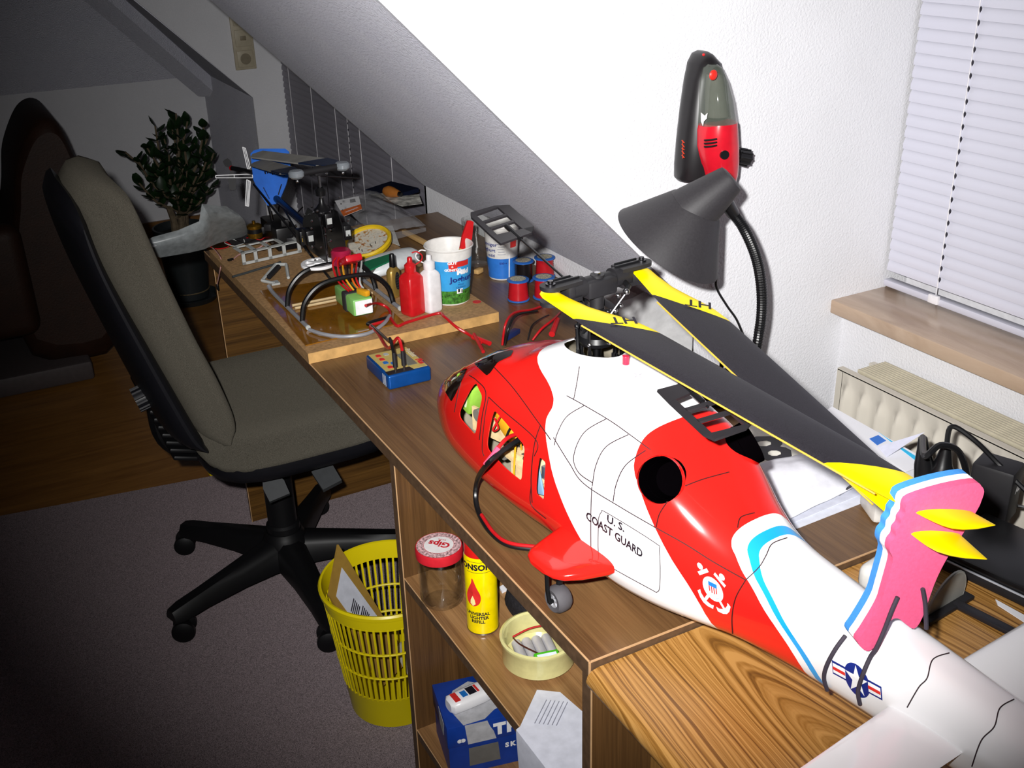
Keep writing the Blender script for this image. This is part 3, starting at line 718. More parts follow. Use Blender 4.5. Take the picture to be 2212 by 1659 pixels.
# ---- sponsons with the main wheels
m_tyre = M('grey_tyre', '#4e4c50', .7); m_hub = M('wheel_hub', '#b9b9be', .3, .6)
for sg in (1,-1):
    prof = [(.070,-.040,-.152,.050,.082), (.100,-.046,-.148,.052,.077), (.128,-.052,-.138,.054,.073), (.146,-.058,-.128,.056,.071), (.154,-.065,-.118,.058,.069), (.158,-.076,-.106,.061,.066)]
    rows = []
    for lat, s0, s1, z0, z1 in prof:
        cs, cz, rs, rz = (s0+s1)/2, (z0+z1)/2, (s0-s1)/2, (z1-z0)/2
        rows.append([V((-lat*sg, cs+rs*math.copysign(abs(math.cos(t))**.55, math.cos(t)), cz+rz*math.copysign(abs(math.sin(t))**.8, math.sin(t)))) for t in [2*PI*i/24 for i in range(24)]])
    g = G(); g.grid(rows, closeu=True, flip=(sg < 0)); g.add(rows[-1], [tuple(range(24))]); g.build('sponson', m_redgloss, heli, smooth=60, **HP)
    wl = V((-.136*sg, -.101, .0170))
    g = G(); g.cyl(wl+V((.006*sg,.004,.050)), wl+V((.004*sg,.004,.012)), .004, n=10); g.cyl(wl+V((.012*sg,0,0)), wl+V((-.014*sg,0,0)), .0025, n=8)
    g.tube([wl+V((-.0125*sg,.006,.042)), wl+V((-.0130*sg,.004,.015)), wl+V((-.0130*sg,0,0))], .0028, 8)
    lg = g.build('gear_leg', m_black, heli, **HP)
    g = G(); g.lathe([(.0088,-.009),(.0140,-.0098),(.0165,-.006),(.0170,0),(.0165,.006),(.0140,.0098),(.0088,.009)], wl, 28, (1,0,0)); g.build('tyre', m_tyre, heli, **HP)
    g = G(); g.lathe([(0,-.007),(.003,-.0085),(.0035,-.006),(.0078,-.0065),(.0090,-.0085),(.0090,.0085),(.0078,.0065),(0,.006)], wl, 28, (1,0,0))
    for i in range(6):
        a = PI*2*i/6; g.box(wl+V((-.0068*sg, .0055*math.cos(a), .0055*math.sin(a))), (.0016,.0018,.0052), RX(a+PI/2))
    g.build('wheel_hub', m_hub, heli, **HP)
g = G(); g.lathe([(.006,-.006),(.0125,-.0065),(.014,0),(.0125,.0065),(.006,.006),(.006,-.006)], (0,.205,.014), 22, (1,0,0)); g.build('nose_tyre', m_tyre, heli, **HP)
g = G(); g.cyl((0,.205,.014), (0,.205,.045), .0035, n=10); g.cyl((-.009,.205,.014), (.009,.205,.014), .002, n=8); g.build('nose_leg', m_black, heli, **HP)
# ---- tail: horizontal stabilisers, fin beyond the frame
for sg in (1,-1):
    rows = []
    for lat, s0, s1 in ((.030,-.481,-.556), (.205,-.486,-.551), (.208,-.490,-.548)):
        rows.append([V((-lat*sg, s0+(s1-s0)*(1-math.cos(t))/2, .079+.0045*math.sin(t)*(1-.3*(1-math.cos(t))/2))) for t in [2*PI*i/20 for i in range(20)]])
    g = G(); g.grid(rows, closeu=True); g.add(rows[-1], [tuple(range(20))])
    g.build('stabiliser', m_whitegloss, heli, smooth=50, **HP)
rows = []
for z, s0, s1 in ((.09,-.69,-.79), (.20,-.745,-.815), (.30,-.80,-.85)): rows.append([V((.005*math.sin(t), s0+(s1-s0)*(1-math.cos(t))/2, z)) for t in [2*PI*i/16 for i in range(16)]])
g = G(); g.grid(rows, closeu=True); g.add(rows[-1], [tuple(range(16))]); g.build('tail_fin', m_redgloss, heli, smooth=50, **HP)
# ---- innards seen through the open windows
m_ply = M('birch_ply', '#d9bf91', .6, var=(90, .12)); m_green = M('lime_sleeve', '#8fbf45', .45); m_orng = M('amber_plastic', '#e0a020', .35); m_wirer = M('red_wire', '#b8161c', .35); m_wireb = M('black_wire', '#141416', .35); m_pink = M('pink_sleeve', '#f0567a', .4)
m_foil = M('silver_part', '#7c8698', .3, .7)
g = G(); g.rbox((-.050,.212,.142), (.03,.042,.046), .004, RX(.3)); g.build('battery_pack', m_green, heli, **HP)
g = G(); g.box((-.0655,.204,.142), (.001,.012,.03), RX(.3)); g.build('battery_label', M('paper_print','#d9dfc6',.6), heli, **HP)
for c_, d_, R_ in (((-.060,.15,.118),(.004,.07,.035),RZ(.15)), ((-.03,.075,.135),(.07,.004,.11),RZ(.3)), ((-.052,.055,.10),(.05,.08,.004),RX(.1)), ((-.04,.02,.12),(.06,.004,.09),RZ(-.2)), ((-.065,.045,.085),(.004,.085,.05),RZ(.1)), ((-.045,-.03,.13),(.05,.004,.11),RZ(.1))):
    g = G(); g.box(c_, d_, R_); g.build('plywood_frame', m_ply, heli, smooth=0, **HP)
g = G(); g.rbox((-.050,.122,.128), (.02,.05,.022), .004, RX(.5)); g.build('amber_cover', m_orng, heli, **HP)
for a_, b_, r0 in (((-.06,.162,.132), (-.074,.162,.132), .009), ((-.05,.10,.10), (-.075,.10,.10), .008)):
    g = G(); g.cyl(a_, b_, r0, n=16); g.build('servo_horn', M('horn_grey','#8d8a82',.4,.3), heli, **HP)
for i in range(5):
    g = G(); g.rbox((-.060+.006*(i % 3), .018+.012*i, .105+.006*(i % 2)), (.018,.012,.022), .002, RX(.3*i)); g.build('servo', [m_foil, m_black][i % 2], heli, **HP)
g = G(); g.rbox((-.076,.026,.098), (.003,.028,.04), .002, RX(-.3)); g.build('blue_bracket', M('ice_blue','#7fa4c4',.3), heli, **HP)
g = G(); g.rbox((-.078,-.012,.118), (.008,.008,.06), .003, RX(.05)); g.build('side_rod', M('pale_grey','#c9c7c0',.4), heli, **HP)
for i in range(7):
    random.seed(20+i); a = [V((-.05-.03*random.random(), .10-.018*i+.02*random.random(), .08+.09*random.random())) for _ in range(4)]
    g = G(); g.tube(spline(a, 5), .0013, 5); g.build('loom_wire', [m_wirer, m_wireb, m_orng, m_foil][i % 4], heli, **HP)
# ---- charging lead hanging out of the middle window and over the desk
Pw = lambda x, y, t: (Matrix.Rotation(-HTH, 3, 'Z') @ (pD(x, y, t)-HO))
def desk_pt(x, y, h): return Matrix.Rotation(-HTH, 3, 'Z') @ (pz(x, y, DZ+h)-HO)
lead = [Pw(1125,935,1.34), Pw(1098,945,1.325), Pw(1078,965,1.318), Pw(1056,995,1.325)]
g = G(); g.tube(spline(lead, 6), .0026, 8); ld = g.build('charge_lead', m_wirer, heli, **HP)
g = G(); g.tube(spline([Pw(1078,967,1.316), Pw(1066,984,1.318), Pw(1050,1004,1.324)], 5), .0043, 10); g.build('pink_sleeve', m_pink, ld, **HP)
blk = [Pw(1140,938,1.335), Pw(1108,958,1.318), Pw(1080,978,1.314), Pw(1052,1004,1.32), desk_pt(1032,1035,.045), desk_pt(1027,1075,.012), desk_pt(1036,1112,.005), desk_pt(1060,1150,.0042), desk_pt(1100,1178,.0042), desk_pt(1175,1188,.0042)]
g = G(); g.tube(spline(blk, 6), .0036, 8); g.build('black_lead', m_wireb, ld, **HP)
g = G(); g.tube(spline([desk_pt(1040,1112,.009), desk_pt(1068,1152,.0085), desk_pt(1105,1174,.0085), desk_pt(1180,1182,.0085)], 6), .0025, 8); g.build('red_lead', m_wirer, ld, **HP)
# ---------------------------------------------------------------- rotor head, blades, flybar, blade holder
ZH = .349
g = G(); g.cyl((0,0,.20), (0,0,.345), .0052, n=14); g.build('mast', m_steeld, heli, **HP)
# mechanics inside the opening
g = G(); g.lathe([(.0,.228),(.026,.228),(.028,.236),(.026,.242),(.012,.243),(.010,.25),(0,.25)], (0,.004,0), 28); g.build('gear_plate', m_black2, heli, **HP)
g = G(); g.rbox((.024,-.030,.262), (.018,.016,.03), .004); g.build('servo_block', m_black, heli, **HP)
g = G(); g.lathe([(.009,.272),(.021,.273),(.023,.278),(.021,.284),(.009,.285)], (0,0,0), 26); sw = g.build('swashplate', m_black, heli, **HP)
for i in range(6):
    a = PI/6+i*PI/3; p = V((.024*math.cos(a), .024*math.sin(a), .279))
    g = G(); g.sphere(p, .0032, 8, 6); g.build('ball_link', m_steel, sw, **HP)
    b = V((.020*math.cos(a+.2), .024*math.sin(a+.2), .240)) if i % 2 else V((.018*math.cos(a), .02*math.sin(a), .318))
    g = G(); g.cyl(p, b, .0011, n=6); rd = g.build('push_rod', m_steel, heli, **HP)
    q = p+(b-p)*.72; g = G(); g.cyl(q, b, .0026, n=8); g.sphere(b, .0036, 8, 6); g.build('rod_end', m_black, rd, **HP)
g = G(); g.lathe([(.006,.288),(.012,.289),(.013,.300),(.009,.306),(.0065,.312)], (0,0,0), 20); g.build('washout_base', m_black2, heli, **HP)
for sg in (1,-1):
    g = G(); g.rbox((.015*sg, .002*sg, .298), (.022,.005,.007), .0015, RY(.5*sg)); wa = g.build('washout_arm', m_black, heli, **HP)
    g = G(); g.sphere((.025*sg,.004*sg,.304), .0034, 8, 6); g.build('ball_link', m_steel, wa, **HP)
# centre hub and blade grips
g = G(); g.rbox((0,0,ZH-.004), (.044,.026,.022), .004); g.cyl((0,0,.318), (0,0,ZH+.010), .0085, n=18); g.cyl((-.036,0,ZH), (.036,0,ZH), .0095, n=18)
hub = g.build('rotor_hub', m_black2, heli, **HP)
g = G(); g.cyl((0,0,ZH+.008), (0,0,ZH+.0125), .0040, n=6); g.build('jesus_bolt', m_steel, hub, **HP)
BR = {}
for sg in (1,-1):                                     # 1 = port
    cx = -.068*sg; 
    g = G(); g.cyl((-.022*sg,0,ZH), (-.040*sg,0,ZH), .0125, .0115, n=20)
    for dz_ in (.0095, -.0095):
        n6 = 10; out = [V((-.030*sg, .0105, 0)), V((-.030*sg, -.0105, 0)), V((cx, -.0115, 0))]
        out = [(-.030*sg, .0110), (-.055*sg, .0125)] + [(cx-.0125*sg*math.sin(t), .0125*math.cos(t)) for t in [PI*i/n6 for i in range(n6+1)]] + [(-.055*sg, -.0125), (-.030*sg, -.0110)]
        g.prism([V((x, y, ZH+dz_-.0022)) for x, y in out], (0,0,.0046))
    g.rbox((-.040*sg,0,ZH), (.018,.020,.020), .004)
    gr = g.build('blade_grip', m_black2, heli, **HP)
    g = G(); g.rbox((-.047*sg, 0, ZH+.0128), (.040,.0035,.003), .001); g.rbox((-.05*sg, .0085, ZH+.0128), (.034,.0025,.003), .001); g.build('grip_rib', m_black, gr, **HP)
    g = G(); g.lathe([(0,.0),(.0058,0),(.0058,.0022),(.0035,.0026),(.0032,.0055),(0,.0058)], (cx,0,ZH+.0117), 16); g.build('blade_bolt', m_steeld, gr, **HP)
    g = G(); g.tube([(-.034*sg,.008*sg,ZH-.004), (-.030*sg,.022*sg,ZH-.006), (-.020*sg,.028*sg,ZH-.008)], .0035, 8); pa = g.build('pitch_arm', m_black, gr, **HP)
    g = G(); g.sphere((-.020*sg,.030*sg,ZH-.008), .0040, 10, 6); g.build('ball_link', m_steel, pa, **HP)
    g = G(); g.cyl((-.020*sg,.030*sg,ZH-.008), (.012*sg,.024*sg,.304), .0011, n=6); g.build('push_rod', m_steel, heli, **HP)
for i, (x, y, z0, z1) in enumerate(((-.016,.014,.236,.330),(.016,.014,.240,.326),(-.020,-.012,.232,.322),(.018,-.014,.238,.332),(-.006,.022,.244,.318),(.008,-.022,.244,.318),(-.026,.002,.250,.300))):
    g = G(); g.cyl((x,y,z0), (x*1.1,y*1.05,z1), .0013 if i % 2 else .0020, n=6); rd = g.build('push_rod', m_steeld if i % 2 else m_black, heli, **HP)
    g = G(); g.sphere((x*1.1,y*1.05,z1), .0034, 8, 6); g.build('rod_end', m_steel if i % 2 else m_black, rd, **HP)
    g = G(); g.cyl((x,y,z0), (x+(x*1.1-x)*.25,y,z0+.02), .0027, n=7); g.build('rod_end', m_black, rd, **HP)
# mixing lever frame of the flybar
fb0 = V((-.020, -.198, .277)); fb1 = V((.025, .214, .358))       # aft paddle (port side), forward paddle (starboard side)
fbc = (fb0+fb1)/2; fdir = (fb1-fb0).normalized()
g = G(); g.cyl(fbc-fdir*.225, fbc+fdir*.225, .00155, n=8); fbr = g.build('flybar_rod', m_wireb, heli, **HP)
for dl in (.016,-.016):
    g = G(); g.rbox(fbc+V((dl,0,0)), (.004,.044,.009), .002, RX(math.asin(fdir.z)*.6)); g.build('flybar_cage', m_black2, heli, **HP)
    for e in (.02,-.02):
        g = G(); g.sphere(fbc+V((dl*1.5, e, .003+e*.2)), .0033, 8, 6); g.build('ball_link', m_steel, heli, **HP)
g = G(); g.cyl(fbc-fdir*.034, fbc-fdir*.018, .0048, n=10); g.cyl(fbc+fdir*.018, fbc+fdir*.034, .0048, n=10); g.build('flybar_collar', m_black, heli, **HP)
m_pad = M('paddle_black', '#252326', .4)
def paddle(c, out, tilt):
    """flat paddle on the flybar: frame with three slanted openings; out = outward direction along the bar"""
    ax = out.normalized(); lat = V((1,0,0)); lat = (lat-ax*lat.dot(ax)).normalized(); up = lat.cross(ax)
    if up.z < 0: up = -up; 
    def P_(u, v_, h=0): return c+ax*u+lat*(v_*math.cos(tilt))+up*(v_*math.sin(tilt)+h)
    L, Wd, t = .074, .030, .0032
    g = G()
    # outline bars
    def bar(pts): 
        g.prism([P_(u, v_, -t/2) for u, v_ in pts], (P_(0,0,t/2)-P_(0,0,-t/2)))
    bar([(-.040,-.030),(-.034,.020),(-.020,.031),(-.016,-.031)])                    # root web
    bar([(-.034,.020),(-.020,.031),(.050,.031),(.058,.012),(.052,.014),(-.016,.014)]) # trailing spar
    bar([(-.016,-.031),(-.016,-.023),(.046,-.023),(.052,.014),(.058,.012),(.056,-.026),(.044,-.031)])
    for u in (.003, .024): bar([(u-.003,-.024),(u+.002,-.024),(u+.006,.015),(u+.001,.015)])
    pd = g.build('flybar_paddle', m_pad, heli, smooth=0, **HP)
    g = G(); g.cyl(P_(-.040,0), P_(.0,0), .0036, n=10); g.build('paddle_sleeve', m_black, pd, **HP)
    return pd
paddle(fb1+fdir*.012, fdir, .10); paddle(fb0-fdir*.004, -fdir, .12)
# blades: folded back, drooping into the foam holder
SF = -.452                                            # station of the foam holder
def blade(sg, E0):
    R0 = V((-(.068*sg), 0, ZH)); ax = (E0-R0); Lh = ax.length; ax.normalize()
    twist = math.radians(5)
    def fr(v_):                                       # chord direction at distance v along the blade: flat at the root, tilted in the foam
        tw = twist*min(1, max(0, (v_-.15)/(Lh-.15)))
        ch = V((-1,0,0)); ch = (ch-ax*ch.dot(ax)).normalized(); up = ax.cross(ch); up = up if up.z > 0 else -up
        return ch*math.cos(tw)+up*math.sin(tw), up*math.cos(tw)-ch*math.sin(tw)
    Lt = Lh+.052
    # (v, port offset, starboard offset)
    pl = [(-.012,.004,-.004),(-.009,.009,-.008),(0,.0130,-.0120),(.018,.0145,-.0125),(.045,.017,-.016),(.065,.019,-.023),(.085,.020,-.031),(.105,.0205,-.0365),(.125,.021,-.0385),(.20,.021,-.0385),
          (.30,.021,-.0385),(.40,.021,-.0385),(Lh-.05,.018,-.036),(Lh-.004,.0145,-.0335),(Lh+.008,.0125,-.0335),(Lh+.017,.008,-.0335),(Lh+.025,-.001,-.0335),(Lh+.032,-.014,-.0335),(Lh+.037,-.026,-.0335),(Lh+.0385,-.032,-.0335)]
    def edge(v_):
        v_ = max(pl[0][0], min(pl[-1][0], v_)); i = max(j for j in range(len(pl)) if pl[j][0] <= v_+1e-9); i = min(i, len(pl)-2); t = (v_-pl[i][0])/(pl[i+1][0]-pl[i][0])
        return pl[i][1]+(pl[i+1][1]-pl[i][1])*t, pl[i][2]+(pl[i+1][2]-pl[i][2])*t
    def piece(name, v0, v1, mat, sl0=0, sl1=0, parent=heli):
        """slice of the blade; sl0/sl1 shift the port edge of the ends along the blade (slanted colour borders)"""
        n, m_ = 14, (20 if v1-v0 > .06 else 12); rows = []
        for r_ in range(m_+1):
            t_ = r_/m_; row = []
            for i in range(n):
                t = 2*PI*i/n; x = (1+math.cos(t))/2
                v_ = (v0+sl0*x)*(1-t_)+(v1+sl1*x)*t_
                a_, b_ = edge(v_); ch, up = fr(v_); w_ = a_-b_; th = min(.0042, w_*.1)
                row.append(R0+ax*v_+ch*(b_+w_*x)+up*(th*math.sin(t)*(.35+.65*x**.5)))
            rows.append(row)
        g = G(); g.grid(rows, closeu=True); g.add(rows[0], [tuple(range(n))]); g.add(rows[-1], [tuple(range(n))[::-1]])
        return g.build(name, mat, parent, smooth=55, **HP)
    b_ = piece('rotor_blade', .132, Lh-.05, m_carbon, sl0=-.078, sl1=-.055)
    piece('blade_root', -.012, .132, m_yel, sl1=-.078, parent=b_); piece('blade_tip', Lh-.05, Lh+.0385, m_yel, sl0=-.055, parent=b_)
    # thin golden leading edge
    g = G(); g.tube([R0+ax*v_+fr(v_)[0]*.0212 for v_ in [.07+(Lh-.12)*i/14 for i in range(15)]], .0010, 6); g.build('leading_edge', M('gold_edge','#c9a03a',.4), b_, **HP)
    # lettering
    vs_, fs = text2d('HT', 1.0, 'CENTER', .012, 2); g = G()
    ch, up = fr(.1); st_ = -ch; c_ = R0+ax*.094+st_*.019; xd = -(ax*.55+st_*.83).normalized(); yd = (ax*.83-st_*.55).normalized()
    g.add([c_+xd*p.x*.024+yd*p.y*.021+up*.0052 for p in vs_], fs); g.build('lettering', m_ink, b_, smooth=0, **HP)
    return Lh
FY = math.radians(22); FN = V((-math.sin(FY), -math.cos(FY), 0)); FP = V((0, SF-.016, .135))       # foam face: turned a little towards port
def at_foam(x, y, off=0.0):
    iv = Matrix.Rotation(-HTH, 3, 'Z'); o = iv @ (CAM-HO); d = iv @ ray(x, y)
    return o+d*(((FP+FN*off)-o).dot(FN)/d.dot(FN))
blade(1, at_foam(2039, 1105)+V((-.009,0,0))); blade(-1, at_foam(2020, 1152)+V((-.009,0,0)))
# foam blade holder: pink, white and blue layers
PINK = [(1971,1077),(2040,1055),(2106,1043),(2120,1050),(2126,1062),(2120,1082),(2112,1100),(2082,1150),(2043,1211),(2018,1263),(1993,1333),(1975,1358),(1955,1347),(1940,1336),(1924,1341),(1906,1370),(1888,1399),(1871,1406),(1853,1388),(1866,1366),(1890,1327),(1904,1300),(1910,1280),(1920,1245),(1929,1208),(1922,1190),(1925,1172),(1934,1160),(1936,1146),(1945,1134),(1947,1122),(1955,1110),(1957,1093)]
pf = spline([at_foam(x, y) for x, y in PINK], 3, closed=True)
for i, col in enumerate(('#e65a86', '#f4f4f8', '#3f8edb')):
    g = G(); g.prism([q-FN*(i*.0085) for q in pf], -FN*.0085); g.build('foam_layer', M('foam_'+col, col, .85, var=(300,.05), bump=(500,.2,.001)), heli, smooth=30, **HP)
# elastic cords around the boom
m_el = M('elastic_cord', '#3a3440', .7)
def cord(pix):
    pts = []
    for x, y, e in pix: pts.append(on_px(x, y, e)[0] if e < .02 else at_foam(x, y, .0025))
    g = G(); g.tube(spline(pts, 6), .0021, 7); return g.build('elastic_cord', m_el, heli, **HP)
cord([(1939,1290,.9),(1926,1320,.9),(1910,1362,.9),(1893,1400,.9),(1884,1420,.004),(1868,1455,.003),(1858,1490,.003),(1862,1518,.003)])
cord([(1829,1374,.003),(1808,1402,.003),(1790,1435,.003),(1784,1462,.003),(1789,1488,.003)])
cord([(1993,1272,.9),(1998,1300,.9),(2000,1330,.9),(2001,1358,.9)])
# red beacon on the cowling, little helicopter mark
p, nn = on_px(1352, 786, 0); g = G(); g.lathe([(.0042,0),(.0042,.009),(.0045,.0105),(.0030,.0112),(0,.0112)], p, 16); g.build('beacon', M('ruby','#c2183c',.12,coat=.6), heli, **HP)
g = G()
for a in (0.3, 1.9, 3.4, 5.0):
    c_, n2 = on_px(1378, 812, .0006); u, w_ = basis(n2); g.tube([c_+(u*math.cos(a)+w_*math.sin(a))*.002, c_+(u*math.cos(a)+w_*math.sin(a))*.006], .0004, 4)
mk = g.build('cowl_mark', M('grey_print','#8a8690',.6), heli, **HP); mk['kind'] = 'stuff'
# ================================================================ LAMP, VACUUM CLEANER AND THE CLUTTER ON THE RIGHT
m_lamp = M('lamp_black', '#2d2b2e', .5, var=(400, .1)); m_lampin = M('lamp_inner', '#d8d6d0', .4)
T, J, Rm = pD(1583, 384, 1.43), pD(1499, 453, 1.45), pD(1444, 529, 1.482)
lm = thing('desk_lamp', 'black gooseneck desk lamp with conical shade in front of the white wall', 'lamp', (1.055, 1.235, DZ))
ax = (J-T).normalized(); L = (J-T).length*1.12
g = G(); g.lathe([(.0, 0), (.014, 0), (.0200, .002), (.0215, .006), (.0385, L), (.0365, L), (.02, L*.4)], T, 40, ax); g.build('shade_collar', m_lamp, lm, smooth=30)
ax = (Rm-J).normalized(); L = (Rm-J).length
g = G(); g.lathe([(.030, -.012), (.0395, -.004), (.0815, L*.97), (.0830, L), (.0818, L*1.005), (.0795, L*.97), (.037, 0)], J, 48, ax); g.build('lamp_shade', m_lamp, lm, smooth=30)
g = G(); g.sphere(J+ax*L*.35, .024, 16, 10); g.build('bulb', M('opal_bulb','#e8e6e0',.3), lm)
nk = [pD(1585,463,1.485), pD(1606,492,1.49), pD(1628,540,1.51), pD(1641,590,1.53), pD(1646,650,1.56), pD(1641,710,1.59), pD(1625,770,1.63)]
nk.append(V((1.055, 1.235, DZ+.045)))
ns = spline(nk, 22); g = G(); rr = []
for i in range(len(ns)): rr.append(.0080 if i % 2 else .0068)
g.tube(ns, rr, 14); g.build('gooseneck', m_black, lm, smooth=12)
g = G(); g.lathe([(0,0),(.052,0),(.056,.004),(.056,.018),(.050,.026),(.016,.030),(.012,.045),(0,.046)], (1.055,1.235,DZ+.0005), 36); ba = g.build('lamp_base', m_lamp, lm)
g = G(); g.cyl(pD(1585,463,1.485), T+(J-T)*.38, .0085, .012, n=14); g.build('neck_joint', m_black, lm)

# hand vacuum cleaner in its wall holder
def sect_loft(name, rows_px, y0, depth, mat, parent, half=False, n=20):
    g = G(); rows = []
    for py, xl, xr, dp, off in rows_px:
        a = pY(xl, py, YC-off); b = pY(xr, py, YC-off); c_ = (a+b)/2; w_ = (b-a).length/2
        row = []
        for i in range(n):
            t = 2*PI*i/n; yy = math.sin(t)*dp
            row.append(V((c_.x+w_*math.copysign(abs(math.cos(t))**.8, math.cos(t)), YC-off-yy if not half else min(YC-.0015, YC-off-yy), c_.z)))
        rows.append(row)
    g.grid(rows, closeu=True); g.add(rows[0], [tuple(range(n))[::-1]]); g.add(rows[-1], [tuple(range(n))]); return g.build(name, mat, parent, smooth=50)
vc = thing('hand_vacuum', 'red and clear handheld vacuum cleaner hanging in a black wall holder', 'vacuum cleaner', (1.045, YC-.03, 1.10))
m_hold = M('holder_black', '#1c1a1c', .35)
sect_loft('wall_holder', [(110,1513,1522,.012,.016),(116,1504,1530,.020,.022),(135,1494,1546,.026,.028),(170,1486,1556,.028,.030),(230,1477,1562,.030,.032),(300,1469,1566,.032,.034),(350,1465,1560,.032,.034),(378,1464,1552,.030,.032),(384,1468,1545,.024,.028)], YC, .03, m_hold, vc, half=True)
m_clear = M('smoky_clear_plastic', '#5f665c', .06, alpha=.5, coat=.6); m_vred = M('vacuum_red', '#c01526', .28, coat=.3)
sect_loft('dust_bowl', [(138,1530,1545,.010,.052),(146,1524,1552,.018,.055),(175,1519,1562,.026,.058),(215,1516,1571,.031,.060),(262,1513,1577,.034,.062),(272,1513,1577,.034,.062)], YC, .03, m_clear, vc)
sect_loft('vacuum_body', [(262,1514,1578,.035,.062),(276,1511,1579,.036,.062),(310,1509,1581,.037,.062),(345,1513,1582,.036,.060),(375,1521,1580,.033,.058),(400,1527,1575,.028,.056)], YC, .03, m_vred, vc)
sect_loft('dust_filter', [(160,1530,1556,.012,.060),(200,1527,1560,.016,.062),(250,1525,1566,.020,.062)], YC, .02, M('filter_grey','#6b6a62',.8), vc)
g = G(); c_ = pY(1541, 162, YC-.088); g.sphere(c_, .0075, 10, 6, (1,.4,1)); g.build('red_flap', M('flap_red','#d22a20',.4), vc)
for i in range(3):
    a, b = pY(1521, 303+i*7, YC-.0985), pY(1548, 300+i*7, YC-.0985); g = G(); g.tube([a, (a+b)/2+V((0,-.002,0)), b], .0012, 6); g.build('vent_slot', m_dk, vc)
c_ = pY(1566, 334, YC-.0965); g = G(); g.cyl(c_+V((0,.004,0)), c_-V((.002,.0025,0)), .0068, n=16); g.build('button', m_black, vc)
a, b = pY(1578, 334, YC-.055), pY(1614, 341, YC-.055); g = G(); g.cyl(a, a+(b-a)*.35, .0085, n=14); g.cyl(a+(b-a)*.35, b, .0115, .0125, n=18); kb = g.build('knurled_knob', m_black, vc)
for i in range(10):
    t = 2*PI*i/10; u, w_ = basis(b-a); q = (u*math.cos(t)+w_*math.sin(t))*.0122; g = G(); g.cyl(a+(b-a)*.4+q, b+q*1.05, .0016, n=5); g.build('knurl', m_black, kb)
g = G(); c_ = pY(1519, 118, YC-.045); g.sphere(c_-V((0,.001,0)), .0022, 8, 6); g.build('charge_light', M('led_red','#d02020',.3), vc)
m_orr = M('orange_print', '#d2452a', .5)
for i, (y0, y1) in enumerate(((303,309),(311,318),(320,324),(326,333),(335,341))):
    a, b = pY(1473, y0, YC-.0605), pY(1478, y1, YC-.0610); g = G(); g.tube([a, b, pY(1474, y1, YC-.0605)], .0009, 5); g.build('logo_stroke', m_orr, vc)
# clear-bowl badge
g = G(); q = [pY(x, y, YC-.0925) for x, y in ((1514,243),(1522,250),(1528,244),(1526,256),(1520,262),(1518,272),(1514,262))]; g.prism(q, (0,-.0006,0)); g.build('badge', M('badge_white','#eceae6',.5), vc)
g = G(); cpt = [pY(1500,384,YC-.012), pY(1501,400,YC-.008), pY(1508,430,YC-.005), pY(1530,540,YC-.005), pY(1546,590,YC-.005), pY(1548,622,YC-.006), pY(1570,660,YC-.006), pY(1592,692,YC-.006), pY(1612,740,YC-.006)]
g.tube(spline(cpt, 6), .0021, 7); g.build('power_cord', m_wireb, vc)

# ---- crumpled things: generic rumpled sheet
def rumpled(name, quad, nx, ny, amp, mat, seed, base=0.0, bulge=0.0, thick=.0008, parent=None, freq=9):
    random.seed(seed); ph = [(random.uniform(-1,1)*freq, random.uniform(-1,1)*freq, random.uniform(0,6.28), random.uniform(.4,1)) for _ in range(9)]
    a, b, c_, d = [V(q) for q in quad]; rows = []
    for j in range(ny+1):
        row = []
        for i in range(nx+1):
            u, w_ = i/nx, j/ny; p = a*(1-u)*(1-w_)+b*u*(1-w_)+c_*u*w_+d*(1-u)*w_
            h = sum(k_*abs(math.sin(fx*u+fy*w_+f0)) for fx, fy, f0, k_ in ph)/len(ph)
            e = (math.sin(PI*min(1,max(0,u)))*math.sin(PI*w_))**.5 if 0 < u < 1 and 0 < w_ < 1 else 0
            row.append(p+V((0,0,base+amp*h+bulge*e)))
        rows.append(row)
    g = G(); g.grid(rows, flip=False); lo = [[q-V((0,0,thick)) for q in r] for r in rows]; g.grid(lo, flip=True)
    return g.build(name, mat, parent, smooth=60)
m_paper = M('white_paper', '#e9e9ee', .7, var=(10,.01)); m_film = M('milky_film', '#cfcfcf', .25, spec=.7)
bag = thing('plastic_bag', 'milky white plastic bag bulging behind the rotor mast', 'bag', (1.03, 1.38, DZ))
q = [pz(1318,668,.80), pz(1425,628,.835), pz(1500,668,.82), pz(1575,800,.765)]
rumpled('bag_top', [pz(1318,672,.79), pz(1420,628,.835), pz(1500,665,.82), pz(1490,830,.757)], 18, 18, .016, m_film, 3, bulge=.01, parent=bag)
g = G(); b4 = [pz(1318,672,.79), pz(1420,628,.835), pz(1500,665,.82), pz(1490,830,.757)]; lowb = [V((p.x, p.y, DZ+.0005)) for p in b4]
g.grid([b4+[b4[0]], lowb+[lowb[0]]]); g.build('bag_side', m_film, bag, smooth=0)
# grey pot lid standing beyond the spools
g = G(); c_ = pz(1243, 612, DZ); c_ = V((1.068, 1.735, DZ+.0003)); g.lathe([(0,0),(.021,0),(.023,.003),(.023,.03),(.0215,.034),(.0,.035)], c_, 28); o = g.build('grey_pot', M('pale_grey_plastic','#b9b9bb',.4), smooth=35); recenter(o, c_); tag(o, 'small pale grey pot beyond the wire spools by the knee wall', 'pot')
